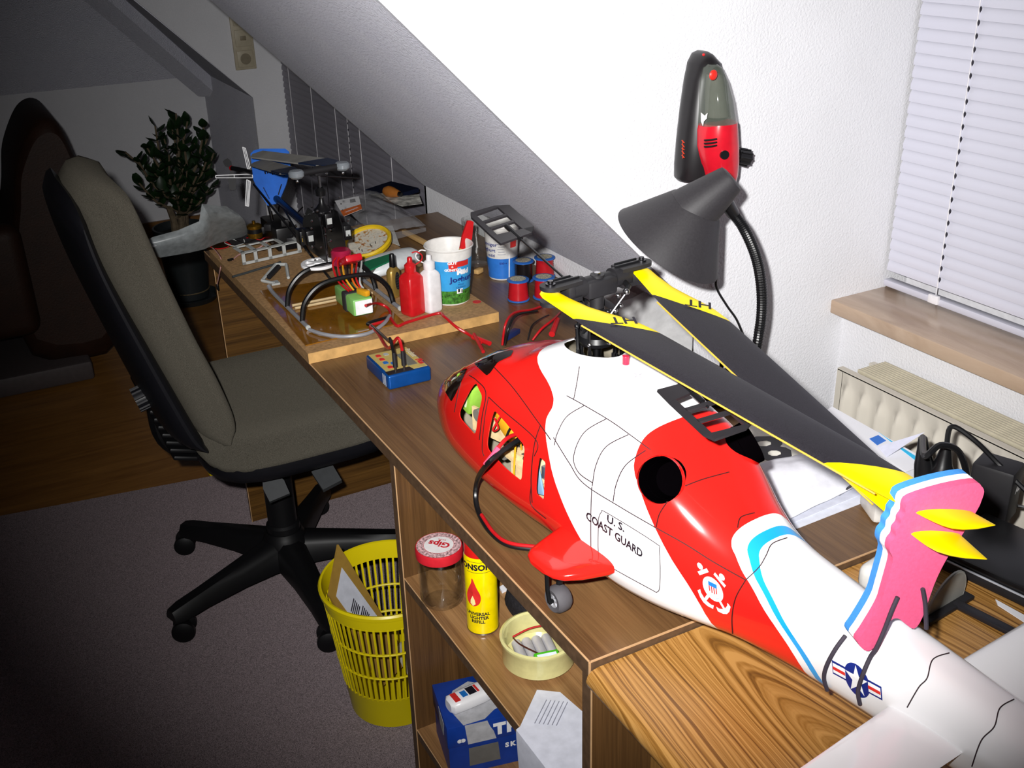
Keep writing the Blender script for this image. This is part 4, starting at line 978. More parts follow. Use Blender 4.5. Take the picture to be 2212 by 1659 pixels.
# card with the big black figures
cd = thing('number_card', 'white card with big black numerals lying beside the tail cone', 'card', pz(1640,970,DZ))
cq = [pz(1570,925,DZ+.009), pz(1690,915,DZ+.009), pz(1745,995,DZ+.009), pz(1600,1030,DZ+.009)]
g = G(); g.prism([c_ for c_ in cq], (0,0,.0015)); g.build('card_sheet', M('cream_card','#efecdf',.6), cd, smooth=0)
g = G(); cc = pz(1658,965,DZ+.011); e1 = (pz(1690,992,DZ+.011)-pz(1630,938,DZ+.011)).normalized(); e2 = V((0,0,1)).cross(e1)
text_on(g, '8', cc, -e2, e1, .105, bold=.0022, sx=1.15); g.build('numeral', m_ink, cd, smooth=0); g = G(); text_on(g, '1', cc+e2*.06, -e2, e1, .105, bold=.003, sx=1.2); g.build('numeral', m_ink, cd, smooth=0)
g = G(); c2 = (cq[0]+cq[1]+cq[2]+cq[3])/4; g.box((c2.x, c2.y, DZ+.0046), (.06,.07,.0088)); g.build('backing_pad', m_paper, cd)
# printed sheets and the rumpled tissue on top of them
m_print = M('printed_sheet', '#dde0ec', .6)
def sheet(name, pix, z, mat, label, cat='paper', group=None, t=.0012):
    g = G(); pts = [pz(x, y, z) for x, y in pix]; g.prism(pts, (0,0,t)); o = g.build(name, mat, smooth=0); b = sum(pts, V((0,0,0)))/len(pts); b.z = z; recenter(o, b); return tag(o, label, cat, group)
sheet('printed_sheet', [(1705,1149),(1873,1083),(1815,1000),(1560,1010)], DZ+.0004, m_print, 'printed sheet with a ruled line, lowest under the rumpled tissue', group='papers by the helicopter')
sheet('paper_sheet', [(1688,1141),(1868,1066),(1800,985),(1560,1000)], DZ+.0022, M('bluish_paper','#dcdfee',.6), 'bluish white sheet directly under the rumpled tissue', group='papers by the helicopter')
ts = rumpled('tissue', [pz(1600,1018,DZ+.006), pz(1745,985,DZ+.010), pz(1858,1052,DZ+.006), pz(1692,1132,DZ+.006)], 26, 20, .010, M('tissue_white','#e6e6ee',.75), 5, bulge=.018, freq=7)
b = pz(1725,1055,DZ+.0035); recenter(ts, b); tag(ts, 'rumpled white tissue spread over the printed sheets', 'tissue')
tg = G(); a, b = pz(1812,1068,DZ+.0075), pz(1866,1040,DZ+.012); tg.tube([a, (a+b)/2+V((0,0,.004)), b], .0022, 8); o = tg.build('metal_tube', m_steel); bb = (a+b)/2; recenter(o, bb); tag(o, 'short bright metal tube lying on the right edge of the tissue', 'tube')
# long envelope with a cyan stripe along the back edge, on a pad
pad = G(); pp = [pz(x, y, DZ+.032) for x, y in ((1775,900),(1797,880),(2010,1000),(1955,1020))]; pad.prism([V((p.x, p.y, DZ+.0005)) for p in pp], (0,0,.0305)); o = pad.build('paper_pad', m_paper, smooth=0); recenter(o, V((pp[0].x, pp[0].y, DZ+.0005))); tag(o, 'thick white paper pad at the back edge of the desk', 'pad')
ev = thing('envelope', 'white envelope with a cyan stripe on top of the thick paper pad', 'envelope', pz(1900,950,DZ+.0325))
g = G(); g.prism([pz(x, y, DZ+.0328) for x, y in ((1770,899),(1797,879),(2012,1000),(1957,1020))], (0,0,.001)); g.build('envelope_sheet', m_paper, ev, smooth=0)
g = G(); g.prism([pz(x, y, DZ+.0340) for x, y in ((1898,934),(1912,944),(1985,990),(1975,993))], (0,0,.0004)); g.build('stripe', M('cyan_print','#10b8e8',.4), ev, smooth=0)
g = G(); g.prism([pz(x, y, DZ+.0340) for x, y in ((1878,948),(1897,940),(1914,952),(1895,962))], (0,0,.0004)); g.build('logo_block', M('blue_logo','#1e6fd0',.4), ev, smooth=0)
f0, f1, f2 = pz(1895,965,DZ+.034), pz(1997,934,DZ+.075), pz(1915,988,DZ+.034)
g = G(); g.prism([f0, f1, f2], (0.0006,-.0004,.0006)); o = g.build('folded_flap', M('lilac_paper','#d6d8ea',.6), ev, smooth=0)
# white power strip with plugs and an adapter
ps = thing('power_strip', 'white power strip with two black plugs behind the foam blade holder', 'power strip', pz(1960,1075,DZ))
pa, pb = pz(1872,1085,DZ+.019), pz(2040,1074,DZ+.019); pa.z = pb.z = DZ+.0195; pd = (pb-pa); an = math.atan2(pd.y, pd.x)
g = G(); g.rbox((pa+pb)/2, (pd.length, .052, .038), .006, RZ(an)); g.build('strip_body', M('strip_white','#d9d6d0',.35), ps)
def plug(x, y, x2, y2, t0=DZ+.040):
    p = pz(x, y, t0); g = G(); g.lathe([(0,0),(.019,0),(.0185,.012),(.012,.024),(.0085,.040),(.0055,.052),(0,.053)], p, 20, (.05,.0,1)); return g, p
g, p1 = plug(2030,1036,0,0); pl1 = g.build('plug', m_black, ps)
g = G(); p2 = pz(1998,1030,DZ+.04); g.lathe([(0,0),(.014,0),(.013,.02),(.008,.045),(.0058,.06),(0,.061)], p2, 18, (-.15,.1,1)); g.build('plug', m_black, ps)
top = p2+V((-.009,.006,.06)); loop = [top, pz(1998,985,DZ+.115), pz(2030,962,DZ+.125), pz(2068,972,DZ+.115), pz(2085,1010,DZ+.085), pz(2090,1045,DZ+.055), pz(2100,1062,DZ+.045)]
g = G(); g.tube(spline(loop, 6), .0042, 8); g.build('mains_cable', m_wireb, ps)
g = G(); g.tube(spline([p1+V((.0025,0,.052)), p1+V((.012,.004,.075)), p1+V((.03,-.02,.06)), p1+V((.05,-.05,.03)), p1+V((.055,-.09,.01))], 6), .0035, 8); g.build('mains_cable', m_wireb, ps)
ap = pz(2142,1100,DZ+.019); ad = thing('power_adapter', 'black mains adapter block behind the pink foam', 'adapter', V((ap.x, ap.y, CZ)))
apc = pz(2142, 1052, DZ+.055)+V((.035,.02,0)); g = G(); g.rbox((apc.x, apc.y, CZ+.041), (.045,.055,.08), .005, RZ(.35)); g.build('adapter_body', m_black2, ad)
cA = V((apc.x, apc.y, CZ+.05)); nA = RZ(.35) @ V((0,-1,0)); xA = RZ(.35) @ V((1,0,0))
g = G(); text_on(g, 'A21', cA+nA*.0279+xA*.004, xA, (0,0,1), .012, bold=.001); g.build('rating_print', m_wp, ad, smooth=0)
g = G(); g.tube(spline([cA+xA*.02-V((0,0,.045)), cA+xA*.045-V((0,.02,.046)), cA+xA*.07-V((0,.06,.047))], 5), .002, 6); g.build('adapter_cable', m_wireb, ad)
# notebook computer, closed, on the cabinet; papers and bits around it
nb = thing('laptop', 'closed black laptop at the right edge behind the foam holder', 'laptop', (1.02,.62,CZ))
q0, q1, q2 = pz(2048,1175,CZ+.03), pz(2212,1250,CZ+.03), pz(2130,1075,CZ+.03)
u = (q1-q0).normalized(); w_ = V((0,0,1)).cross(u); 
if w_.dot(q2-q0) < 0: w_ = -w_
ctr = q0+u*.17+w_*.045; an = math.atan2(u.y, u.x)
g = G(); g.rbox((ctr.x, ctr.y, CZ+.0095), (.36,.12,.015), .004, RZ(an)); g.build('base', m_black2, nb)
g = G(); g.rbox((ctr.x, ctr.y, CZ+.024), (.36,.122,.010), .004, RZ(an)); g.build('lid', m_black, nb)
g = G(); g.rbox((ctr.x-w_.x*.0615, ctr.y-w_.y*.0615, CZ+.018), (.32,.003,.0022), .001, RZ(an)); g.build('silver_trim', M('trim_silver','#c9cdd6',.3,.3), nb)
for sx_ in (-.15,.15):
    for sy_ in (-.045,.045):
        g = G(); p = ctr+u*sx_+w_*sy_; g.cyl((p.x,p.y,CZ+.0003), (p.x,p.y,CZ+.003), .006, n=10); g.build('rubber_foot', m_rubber, nb)
o = sheet('paper_strip', [(2150,1296),(2212,1330),(2212,1345),(2155,1308)], CZ+.0006, m_paper, 'white paper strip edge in front of the laptop', group='papers by the helicopter')
g = G(); a, b = pz(2062,1302,CZ+.004), pz(2212,1378,CZ+.004); g.rbox((a+b)/2, ((b-a).length,.013,.0065), .002, RZ(math.atan2((b-a).y,(b-a).x))); o = g.build('black_rod', M('rod_black','#222126',.45)); recenter(o, (a+b)/2-V((0,0,.0035))); tag(o, 'black flat rod lying in front of the laptop', 'rod')
# grey plastic bracket leaning there
br = thing('bracket', 'grey plastic oval bracket on a dark foot behind the boom', 'bracket', pz(2035,1335,CZ))
b0, b1 = pz(2005,1330,CZ+.006), pz(2080,1285,CZ+.006); n_b = (b1-b0).normalized()
pts = []
for i in range(17):
    t = PI*i/16; pts.append((b0+b1)/2-n_b*((b1-b0).length/2)*math.cos(t)*1.0+V((0,0,.040*math.sin(t)))+V((0.01*math.sin(t),.0,0)))
thk = V((0,0,1)).cross(n_b)*.004; g = G(); g.prism(pts, thk); g.build('oval_plate', M('bracket_grey','#8d8d88',.4), br, smooth=0)
g = G(); g.tube([p+thk*.5 for p in pts], .0022, 6); g.build('plate_rim', M('bracket_rim','#a7a7a0',.35), br)
g = G(); g.rbox((b0+b1)/2-V((0,0,.0025)), ((b1-b0).length+.02,.02,.006), .002, RZ(math.atan2(n_b.y,n_b.x))); g.build('foot', m_black2, br)
# white device on a dark base peeping out behind the foam
wd = thing('desk_device', 'small white rounded device with dark base behind the foam holder', 'device', pz(1885,1285,CZ))
p = pz(1908,1270,CZ+.02); g = G(); g.rbox((p.x+.012,p.y+.004,CZ+.026), (.05,.06,.036), .012, RZ(.2), seg=3); g.build('housing', M('device_white','#dcdcd8',.3), wd)
g = G(); g.rbox((p.x+.012,p.y+.004,CZ+.004), (.052,.062,.007), .003, RZ(.2)); g.build('device_base', m_black2, wd)
# ================================================================ LEFT SIDE: OFFICE CHAIR, PLANT, ARMCHAIR, WASTE BASKET
m_fab = M('grey_upholstery', '#57534a', .95, spec=.1, var=(900, .35), bump=(1100, .5, .002)); m_fab.node_tree.nodes['Principled BSDF'].inputs['Diffuse Roughness'].default_value = 1.0
m_shell = M('chair_shell', '#15151a', .42); m_chairb = M('chair_base', '#0e0e10', .45); m_lever = M('lever_grey', '#3c3e40', .5)
HC = V((.515, 2.175, .0085)); ch = thing('office_chair', 'grey upholstered swivel office chair with black five-star base at the desk', 'chair', HC)
SC = V((.565, 2.20, .50)); 
# seat pad: rounded cushion with a dip
rows = []; nxy = 40
for f_, z in ((.86,.428),(.97,.432),(1.0,.452),(1.0,.472),(.97,.490),(.90,.499),(.6,.497),(.25,.494),(.0,.493)):
    row = []
    for i in range(nxy):
        t = 2*PI*i/nxy; q = 1/((abs(math.cos(t))**4.5+abs(math.sin(t))**4.5)**(1/4.5))
        x, y = .235*q*math.cos(t)*f_, .243*q*math.sin(t)*f_
        row.append(V((SC.x+x, SC.y+y, z+(.012*(abs(y)/.24)**2 if f_ < .98 and z > .45 else 0)-(.02 if x > .2 else 0)*(1 if z > .45 else .4))))
    rows.append(row)
g = G(); g.grid(rows, closeu=True); g.add(rows[0], [tuple(range(nxy))[::-1]]); g.build('seat_pad', m_fab, ch, smooth=70)
rows = []
for f_, z in ((.55,.385),(.8,.388),(.95,.40),(.985,.42),(.985,.436)):
    rows.append([V((SC.x+.235*f_*math.cos(t)/((abs(math.cos(t))**4+abs(math.sin(t))**4)**.25), SC.y+.243*f_*math.sin(t)/((abs(math.cos(t))**4+abs(math.sin(t))**4)**.25), z)) for t in [2*PI*i/36 for i in range(36)]])
g = G(); g.grid(rows, closeu=True); g.add(rows[0], [tuple(range(36))[::-1]]); g.build('seat_pan', m_shell, ch, smooth=60)
# backrest: near-side outline read at Y = 1.955
def XZ(pix, Yv): return [(lambda p: (p.x, p.z))(pY(x, y, Yv)) for x, y in pix]
YB = 2.19
rear = XZ([(128,374),(140,420),(172,505),(214,585),(270,680),(330,782),(380,868),(402,905)], YB)
frnt = XZ([(196,350),(240,388),(280,470),(320,560),(378,680),(428,772),(456,845),(446,900)], YB)
shel = XZ([(96,398),(104,450),(138,535),(182,625),(240,735),(292,830),(340,900),(405,912)], YB)
def smp(P_, u): 
    m = len(P_)-1; x = max(0, min(m, u*m)); i = min(int(x), m-1); return P_[i]+(P_[i+1]-P_[i])*(x-i)
def pad(a, b, hw, mat, name, bow, ov):
    """upholstered oval: outlines a, b in the middle plane, half width hw, ends rounded by ov"""
    g = G(); rows = []; A = spline([V((x, 0, z)) for x, z in a], 4); Bp = spline([V((x, 0, z)) for x, z in b], 4); m = 26
    for q in (-1,-.985,-.94,-.86,-.7,-.45,0,.45,.7,.86,.94,.985,1):
        e = abs(q); lo, hi = ov*e**3.2, .5*ov*e**3.2; th = max(.12, (1-e**5)**.5); loop = []
        for i in range(m):
            u_ = lo+(1-lo-hi)*i/(m-1); ends = min(1, math.sin(PI*i/(m-1))*2.6+.35); P_, Q_ = smp(A, u_), smp(Bp, u_); mid = (P_+Q_)/2; r_ = (P_-Q_)/2*th*ends
            mid = mid+V((bow*e*e,0,0)); loop.append((mid+r_, mid-r_))
        rows.append([V((p.x, YB+q*hw, p.z)) for p, _ in loop]+[V((p.x, YB+q*hw, p.z)) for _, p in loop[::-1]])
    g.grid(rows, closeu=True); k_ = len(rows[0]); g.add(rows[0], [tuple(range(k_))]); g.add(rows[-1], [tuple(range(k_))[::-1]])
    return g.build(name, mat, ch, smooth=65)
pad(rear, frnt, .215, m_fab, 'back_cushion', .020, .16)
pad(shel, rear, .205, m_shell, 'back_shell', .018, .16)
g = G(); a = pY(176,512,2.10); g.sphere(a, .0042, 8, 6, (1.6,.5,.6)); g.build('shell_glint', m_steel, ch)  # steel bead added as the bright highlight on the back shell
# back support with bellows, adjustment knob
for i in range(8):
    z = .44+.020*i; g = G(); x = .335-.012*i*.55; g.rbox((x-.015, 2.195, z-.015), (.07-.003*i,.17,.011), .004, RY(.30)); g.build('bellows_fold', m_chairb, ch)
g = G(); g.tube(spline([V((.50,2.195,.40)), V((.36,2.195,.40)), V((.29,2.195,.45)), V((.285,2.195,.56)), V((.275,2.195,.64))], 6), .024, 10); g.build('back_support', m_chairb, ch)
kb = pY(292, 866, 2.10); g = G(); g.cyl(kb, kb+V((.045,0,.012)), .024, n=20); kn = g.build('back_knob', m_shell, ch)
for i in range(12):
    t = 2*PI*i/12; u, w_ = basis(V((.045,0,.012))); q = (u*math.cos(t)+w_*math.sin(t))*.024; g = G(); g.cyl(kb+q, kb+q+V((.04,0,.011)), .003, n=5); g.build('knob_ridge', m_shell, kn)
# column, mechanism box, levers
g = G(); g.lathe([(.040,.075),(.040,.165),(.034,.17),(.034,.30),(.024,.305),(.024,.39)], (HC.x,HC.y,0), 24); g.build('gas_column', m_chairb, ch)
g = G(); g.rbox((HC.x+.01, HC.y, .375), (.22,.15,.05), .012); g.build('tilt_box', m_chairb, ch)
for (xa, ya, xb, yb, zt, zb_) in ((568,1000,602,1078,.395,.335), (665,966,716,1052,.395,.335)):
    A, Bq = pz(xa, ya, zt), pz(xb, yb, zb_); g = G(); mid = A+(Bq-A)*.3; g.cyl(V((HC.x, HC.y-.03, .385)), mid, .005, n=8); g.build('lever_rod', m_steeld, ch)
    u = (Bq-A).normalized(); w_ = V((1,0,.25)); w_ = (w_-u*w_.dot(u)).normalized(); nn = u.cross(w_)
    g = G(); g.prism([mid-w_*.012-nn*.006, mid+w_*.012-nn*.006, mid+u*.03+w_*.026-nn*.006, Bq+w_*.026-nn*.006, Bq-w_*.020-nn*.006, mid+u*.03-w_*.022-nn*.006], nn*.014); g.build('lever_paddle', m_lever, ch, smooth=0)
# five-star base with twin-wheel castors
for i in range(5):
    an = math.radians(127+72*i); d = V((math.cos(an), math.sin(an), 0)); sd = V((-d.y, d.x, 0)); R_ = .305
    rows = []
    for r_, wv, zt, zb_ in ((.02,.040,.135,.060),(.06,.036,.130,.065),(.14,.030,.118,.068),(.24,.026,.102,.066),(.295,.026,.094,.062),(.318,.020,.088,.062)):
        o_ = V((HC.x,HC.y,0))+d*r_; rows.append([o_+sd*a+V((0,0,b)) for a, b in ((-wv,zb_),(-wv*.95,zt-.016),(-wv*.5,zt),(wv*.5,zt),(wv*.95,zt-.016),(wv,zb_))])
    g = G(); g.grid(rows, closeu=True, flip=True); g.add(rows[-1], [tuple(range(6))]); lg = g.build('base_leg', m_chairb, ch, smooth=50)
    ce = V((HC.x,HC.y,0))+d*R_; sw_ = RZ(.6+i*1.9) @ d; cs = V((-sw_.y, sw_.x, 0)); cc = ce+sw_*.012+V((0,0,.0086+.0262))
    g = G(); g.cyl(ce+V((0,0,.05)), ce+V((0,0,.085)), .007, n=10); g.lathe([(.0,-.006),(.016,-.007),(.017,0),(.016,.007),(0,.006)], cc, 16, cs); cast = g.build('castor', m_chairb, lg)
    for sg in (-1,1):
        g = G(); g.lathe([(0,-.009),(.018,-.010),(.0255,-.006),(.0262,0),(.0255,.005),(.016,.0095),(0,.010)], cc+cs*sg*.018, 22, cs*sg); g.build('castor_wheel', m_chairb, lg)
g = G(); g.lathe([(.055,.062),(.056,.12),(.046,.139),(.042,.15)], (HC.x,HC.y,0), 24); g.build('base_hub', m_chairb, ch)

# ---- waste basket with an opened padded envelope
m_yb = M('yellow_plastic', '#ddc90e', .35, var=(10,.03)); BC = V((.575, 1.648, .0086)); BR, BT, BH = .093, .127, .300
wb = thing('waste_basket', 'yellow slatted plastic waste basket beside the shelf unit', 'basket', BC)
def rB(z): return BR+(BT-BR)*z/BH
g = G(); g.lathe([(0,.0),(rB(0)-.006,.0),(rB(0),.004),(rB(.076),.076),(rB(.078)+.001,.079),(rB(.076)-.002,.079),(rB(.006)-.002,.006),(0,.005)], BC, 56); g.build('basket_bottom', m_yb, wb)
g = G(); g.lathe([(rB(.262)-.002,.262),(rB(.262)+.001,.262),(rB(.285)+.001,.286),(rB(.29)+.005,.289),(rB(.29)+.006,.297),(rB(.3)+.002,.301),(rB(.3)-.002,.3),(rB(.262)-.002,.262)], BC, 56); g.build('rim', m_yb, wb)
for z in (.138, .200):
    g = G(); g.tube([BC+V((rB(z)*math.cos(t), rB(z)*math.sin(t), z)) for t in [2*PI*i/56 for i in range(56)]], .0026, 6, closed=True); g.build('ring', m_yb, wb)
first = None
for i in range(58):
    t = 2*PI*i/58
    if first is None:
        g = G(); a = BC+V((rB(.076),0,.076)); b = BC+V((rB(.264),0,.264)); g.box((a+b)/2, (.0028,.0042,(b-a).length), RY(math.atan2((b-a).x,(b-a).z))); first = g.build('slat', m_yb, wb, smooth=0)
    else:
        c_ = first.copy(); COL.objects.link(c_); c_.parent = wb; c_.rotation_euler = (0,0,t)
m_manila = M('manila', '#9c7a32', .7); m_lab = M('label_white', '#c9ccd8', .6)
A = pz(731,1176,.345); Dn = BC+V((.012,-.012,.02)); rad = V((A.x-Dn.x, A.y-Dn.y, 0)).normalized(); hz = V((-rad.y, rad.x, 0)); nn = (A-Dn).normalized().cross(hz).normalized(); nn = nn if nn.dot(CAM-A) > 0 else -nn
def onpl(x, y): d = ray(x, y); return CAM+d*((A-CAM).dot(nn)/d.dot(nn))
Bq, Cq = onpl(832,1338), onpl(711,1285)
en = thing('padded_envelope', 'brown padded envelope with white address label sticking out of the yellow basket', 'envelope', (BC.x, BC.y, .02))
u, w_ = (Bq-A), (Cq-A)
if (Bq-Cq).dot(hz) < 0: hz = -hz
g = G(); g.prism([A, Bq, Dn+(A-Dn)*.12+hz*.045, Dn+(A-Dn)*.12-hz*.045, Cq], -nn*.005); g.build('envelope_body', m_manila, en, smooth=0)
g = G(); lp = [onpl(x, y) for x, y in ((738,1226),(818,1336),(762,1339),(726,1288))]; g.prism(lp, nn*.0008); g.build('label', m_lab, en, smooth=0)
for x0, y0 in ((763,1292), (783,1308)):
    for i in range(5):
        q = [onpl(x0+3.2*i+dx, y0+4.2*i+dy) for dx, dy in ((0,0),(1.6,2.1),(-4.5,30),(-6.1,28))]; g = G(); g.prism(q, nn*.0012); g.build('barcode_bar', m_ink, en, smooth=0)
pw = rumpled('waste_paper', [BC+V((.010,-.06,.075)), BC+V((.065,-.04,.085)), BC+V((.065,.05,.08)), BC+V((.015,.045,.075))], 10, 10, .03, M('scrap_paper','#b9b6ae',.7), 9, bulge=.012); recenter(pw, BC+V((0,0,.07))); tag(pw, 'crumpled grey scrap paper inside the yellow basket', 'paper')

# ---- jade plant in a dark floor pot
PC = V((.775, 4.34, 0)); pt = thing('jade_plant', 'bushy jade plant in a dark floor pot by the far wall', 'plant', PC)
m_pot = M('pot_dark', '#23282a', .5); m_stem = M('plant_stem', '#6a5c48', .8, var=(60,.2)); m_leaf = M('jade_leaf', '#152c12', .4, var=(30,.25)); m_soil = M('soil', '#171310', .95)
g = G(); g.lathe([(0,.012),(.072,.012),(.076,.016),(.100,.285),(.108,.290),(.108,.315),(.100,.316),(.096,.29),(.09,.285)], PC, 32); g.build('pot', m_pot, pt)
g = G(); g.lathe([(.0,.284),(.06,.289),(.092,.284)], PC, 24); g.build('soil', m_soil, pt)
g = G(); g.lathe([(0,0),(.105,0),(.118,.022),(.113,.024),(.10,.006),(0,.006)], PC, 32); g.build('saucer', m_pot, pt)
g = G(); g.tube([PC+V((.0775*math.cos(t)+.002, .0775*math.sin(t), .045)) for t in [2*PI*i/30 for i in range(30)]], .003, 6, closed=True); g.build('pot_band', M('band_tan','#6b5c40',.6), pt)
tips_px = [(380,245,4.30),(335,272,4.32),(270,328,4.30),(300,350,4.25),(318,320,4.35),(355,300,4.4),(405,262,4.38),(440,275,4.32),(448,300,4.38),(462,330,4.30),(445,350,4.22),(420,310,4.28),(395,300,4.20),(365,335,4.18),(335,375,4.22),(300,395,4.28),(310,370,4.4),(455,385,4.30),(460,400,4.38),(425,380,4.15),(395,365,4.12),(350,410,4.2),(445,420,4.25),(330,425,4.3),(380,420,4.14),(415,430,4.18),(372,280,4.42),(430,335,4.45)]
base = PC+V((0,0,.28)); random.seed(11)
leaf_pts = []
trunks = [(PC+V((-.03,.0,.40)), .014), (PC+V((.03,.02,.42)), .015), (PC+V((.0,-.03,.40)), .012), (PC+V((.015,-.01,.50)), .013)]
for q, r_ in trunks:
    g = G(); s0 = V((PC.x+(q.x-PC.x)*.6, PC.y+(q.y-PC.y)*.6, .283)); g.tube(spline([s0, (s0+q)/2+V((.006,0,0)), q], 5), [r_*1.25-(r_*.45)*i/10 for i in range(11)], 8); g.build('trunk', m_stem, pt)
for (x, y, yy) in tips_px:
    tip = pY(x, y, yy); q, r_ = min(trunks, key=lambda t_: (t_[0]-tip).length + random.random()*.06)
    st = V((PC.x+(q.x-PC.x)*.8, PC.y+(q.y-PC.y)*.8, .283+(q.z-.283)*random.uniform(.55,.98))); mid = st*.5+tip*.5+V((random.uniform(-.02,.02), random.uniform(-.02,.02), -.02)); pts = spline([st, mid, tip], 5)
    g = G(); g.tube(pts, [.0075-.004*i/10 for i in range(11)], 6); g.build('branch', m_stem, pt)
    n_l = 10
    for i in range(n_l):
        t = .42+.58*i/(n_l-1); k_ = min(10, int(t*10)); leaf_pts.append((pts[k_], (tip-mid).normalized(), i))
lf = None
for p, d, i in leaf_pts[:290]:
    if lf is None:
        g = G(); rows = []
        for s in range(6):
            u_ = s/5; wd = .0135*math.sin(PI*min(1,u_*.92+.06))**.8+.001; rows.append([V((u_*.042, wd*math.cos(t), .0035*math.sin(t)*math.sin(PI*u_)+.008*u_*u_)) for t in [2*PI*j/6 for j in range(6)]])
        g.grid(rows, closeu=True); lf = g.build('leaf', m_leaf, pt, smooth=60, world=False); c_ = lf
    else: c_ = lf.copy(); COL.objects.link(c_); c_.parent = pt
    az = i*2.4+random.random()*2; el = random.uniform(-.35,.9); dirv = (V((math.cos(az)*math.cos(el), math.sin(az)*math.cos(el), math.sin(el)))+d*.5).normalized()
    c_.location = p-PC; c_.rotation_mode = 'QUATERNION'; c_.rotation_quaternion = dirv.to_track_quat('X', 'Z'); s_ = random.uniform(.95,1.4); c_.scale = (s_,s_,s_)

# ---- brown armchair in the dark corner
m_leather = M('brown_leather', '#2b1508', .6, var=(20,.15), bump=(160,.3,.003)); m_woodd = wood('dark_chair_wood', '#2a160a', '#4d2c14', along='X')
AC = V((-.12, 3.95, 0)); am = thing('armchair', 'dark brown high-backed armchair in the dim corner at the left', 'armchair', AC)
ol = [(lambda p: (p.x, p.z))(pY(x, y, 3.9)) for x, y in ((20,420),(20,360),(28,320),(45,275),(62,250),(85,239),(108,246),(126,272),(150,325),(185,390),(215,470),(232,560),(236,660),(215,735),(60,738),(15,560))]
sp_o = spline([V((x,0,z)) for x, z in ol], 3, closed=True); c0 = sum(sp_o, V((0,0,0)))/len(sp_o); rows = []
for yy, sc in ((3.72,.86),(3.735,.95),(3.76,1.0),(4.20,1.0),(4.225,.95),(4.24,.86)): rows.append([V((c0.x+(p.x-c0.x)*sc, yy, max(.06, c0.z+(p.z-c0.z)*sc))) for p in sp_o])
g = G(); g.grid(rows, closeu=True, flip=True); k_ = len(rows[0]); g.add(rows[0], [tuple(range(k_))]); g.add(rows[-1], [tuple(range(k_))[::-1]]); g.build('high_back', m_leather, am, smooth=60)
g = G(); g.rbox((-.10, 3.98, .33), (.50,.46,.18), .05, None, 4); g.build('seat_cushion', m_leather, am, smooth=60)
for yy in (3.70, 4.26):
    g = G(); g.rbox((-.10, yy, .40), (.52,.10,.38), .045, None, 4); g.build('armrest', m_leather, am, smooth=60)
a, b = pY(0,752,3.62), pY(208,742,3.62); g = G(); g.rbox((-.02, 3.98, .045), (.62,.62,.07), .012); g.build('plinth', M('plinth_grey','#4c4444',.6), am)
# yellow thing on the floor behind the chair
yp = pz(478, 1022, .009); g = G(); g.rbox((yp.x, yp.y+.03, .0085+.0125), (.07,.075,.024), .006); o = g.build('yellow_box', m_yel); recenter(o, (yp.x, yp.y+.03, .0085)); tag(o, 'small yellow box on the floor behind the office chair', 'box')
g = G(); p = pz(662, 1298, .0085); g.prism([p, p+V((.009,.002,0)), p+V((.010,.007,0)), p+V((.001,.006,0))], (0,0,.0006)); o = g.build('paper_scrap', m_paper, smooth=0); recenter(o, p); tag(o, 'tiny white paper scrap on the grey carpet', 'scrap')
# ================================================================ ON THE SHELVES UNDER THE DESK
m_glass = bpy.data.materials.new('clear_glass'); m_glass.use_nodes = True; k = NT(m_glass); MATS['clear_glass'] = m_glass
tr_s = k.n('ShaderNodeBsdfTransparent'); tr_s.inputs[0].default_value = (.985,.99,.985,1); gl_s = k.n('ShaderNodeBsdfGlossy'); gl_s.inputs['Roughness'].default_value = .04; gl_s.inputs['Color'].default_value = (.95,.95,.95,1)
lw_ = k.n('ShaderNodeLayerWeight'); lw_.inputs[0].default_value = .2; gn = k.noise(k.coord(scale=(1,1,.4)), 45, 2); bpn = k.n('ShaderNodeBump'); bpn.inputs['Strength'].default_value = .35; bpn.inputs['Distance'].default_value = .004; k.l(gn, bpn.inputs['Height']); k.l(bpn.outputs[0], gl_s.inputs['Normal'])
mx_ = k.n('ShaderNodeMixShader'); k.l(k.math('ADD', k.math('MULTIPLY', lw_.outputs['Fresnel'], .35), .03), mx_.inputs[0]); k.l(tr_s.outputs[0], mx_.inputs[1]); k.l(gl_s.outputs[0], mx_.inputs[2])
k.l(mx_.outputs[0], [n for n in k.t.nodes if n.type == 'OUTPUT_MATERIAL'][0].inputs['Surface'])
m_lidr = M('lid_red', '#c4222e', .35); m_lidw = M('lid_white', '#e6e2e2', .4)
JC = V((.532, 1.268, SHZ+.0004)); jr = thing('glass_jar', 'empty glass jar with red and white lid on the shelf', 'jar', JC)
g = G(); g.lathe([(0,.001),(.028,.001),(.033,.006),(.0345,.015),(.0345,.072),(.033,.080),(.030,.086),(.030,.094),(.0278,.094),(.0278,.086),(.0310,.079),(.0323,.072),(.0323,.016),(.030,.008),(0,.006)], JC, 40); g.build('glass', m_glass, jr)
g = G(); g.lathe([(.0345,.086),(.0365,.087),(.0370,.100),(.0355,.1035),(0,.1035)], JC, 44); ld = g.build('lid', m_lidr, jr)
g = G(); g.lathe([(.0345,.1037),(.0235,.1039)], JC, 44); g.build('lid_ring', M('lid_pattern','#dba3a6',.45,var=(260,.6)), ld)
g = G(); g.lathe([(.0230,.1040),(0,.1040)], JC, 40); g.build('lid_disc', m_lidw, ld)
g = G(); tc_ = JC+V((0,0,.1043)); xd = -(pz(985,1190,.6135)-pz(910,1178,.6135)).normalized(); yd = V((0,0,1)).cross(xd); text_on(g, 'Gips', tc_-yd*.002, xd, yd, .019, bold=.0007); text_on(g, 'Extra', tc_-yd*.014, xd, yd, .006); g.build('lid_lettering', m_lidr, ld, smooth=0)
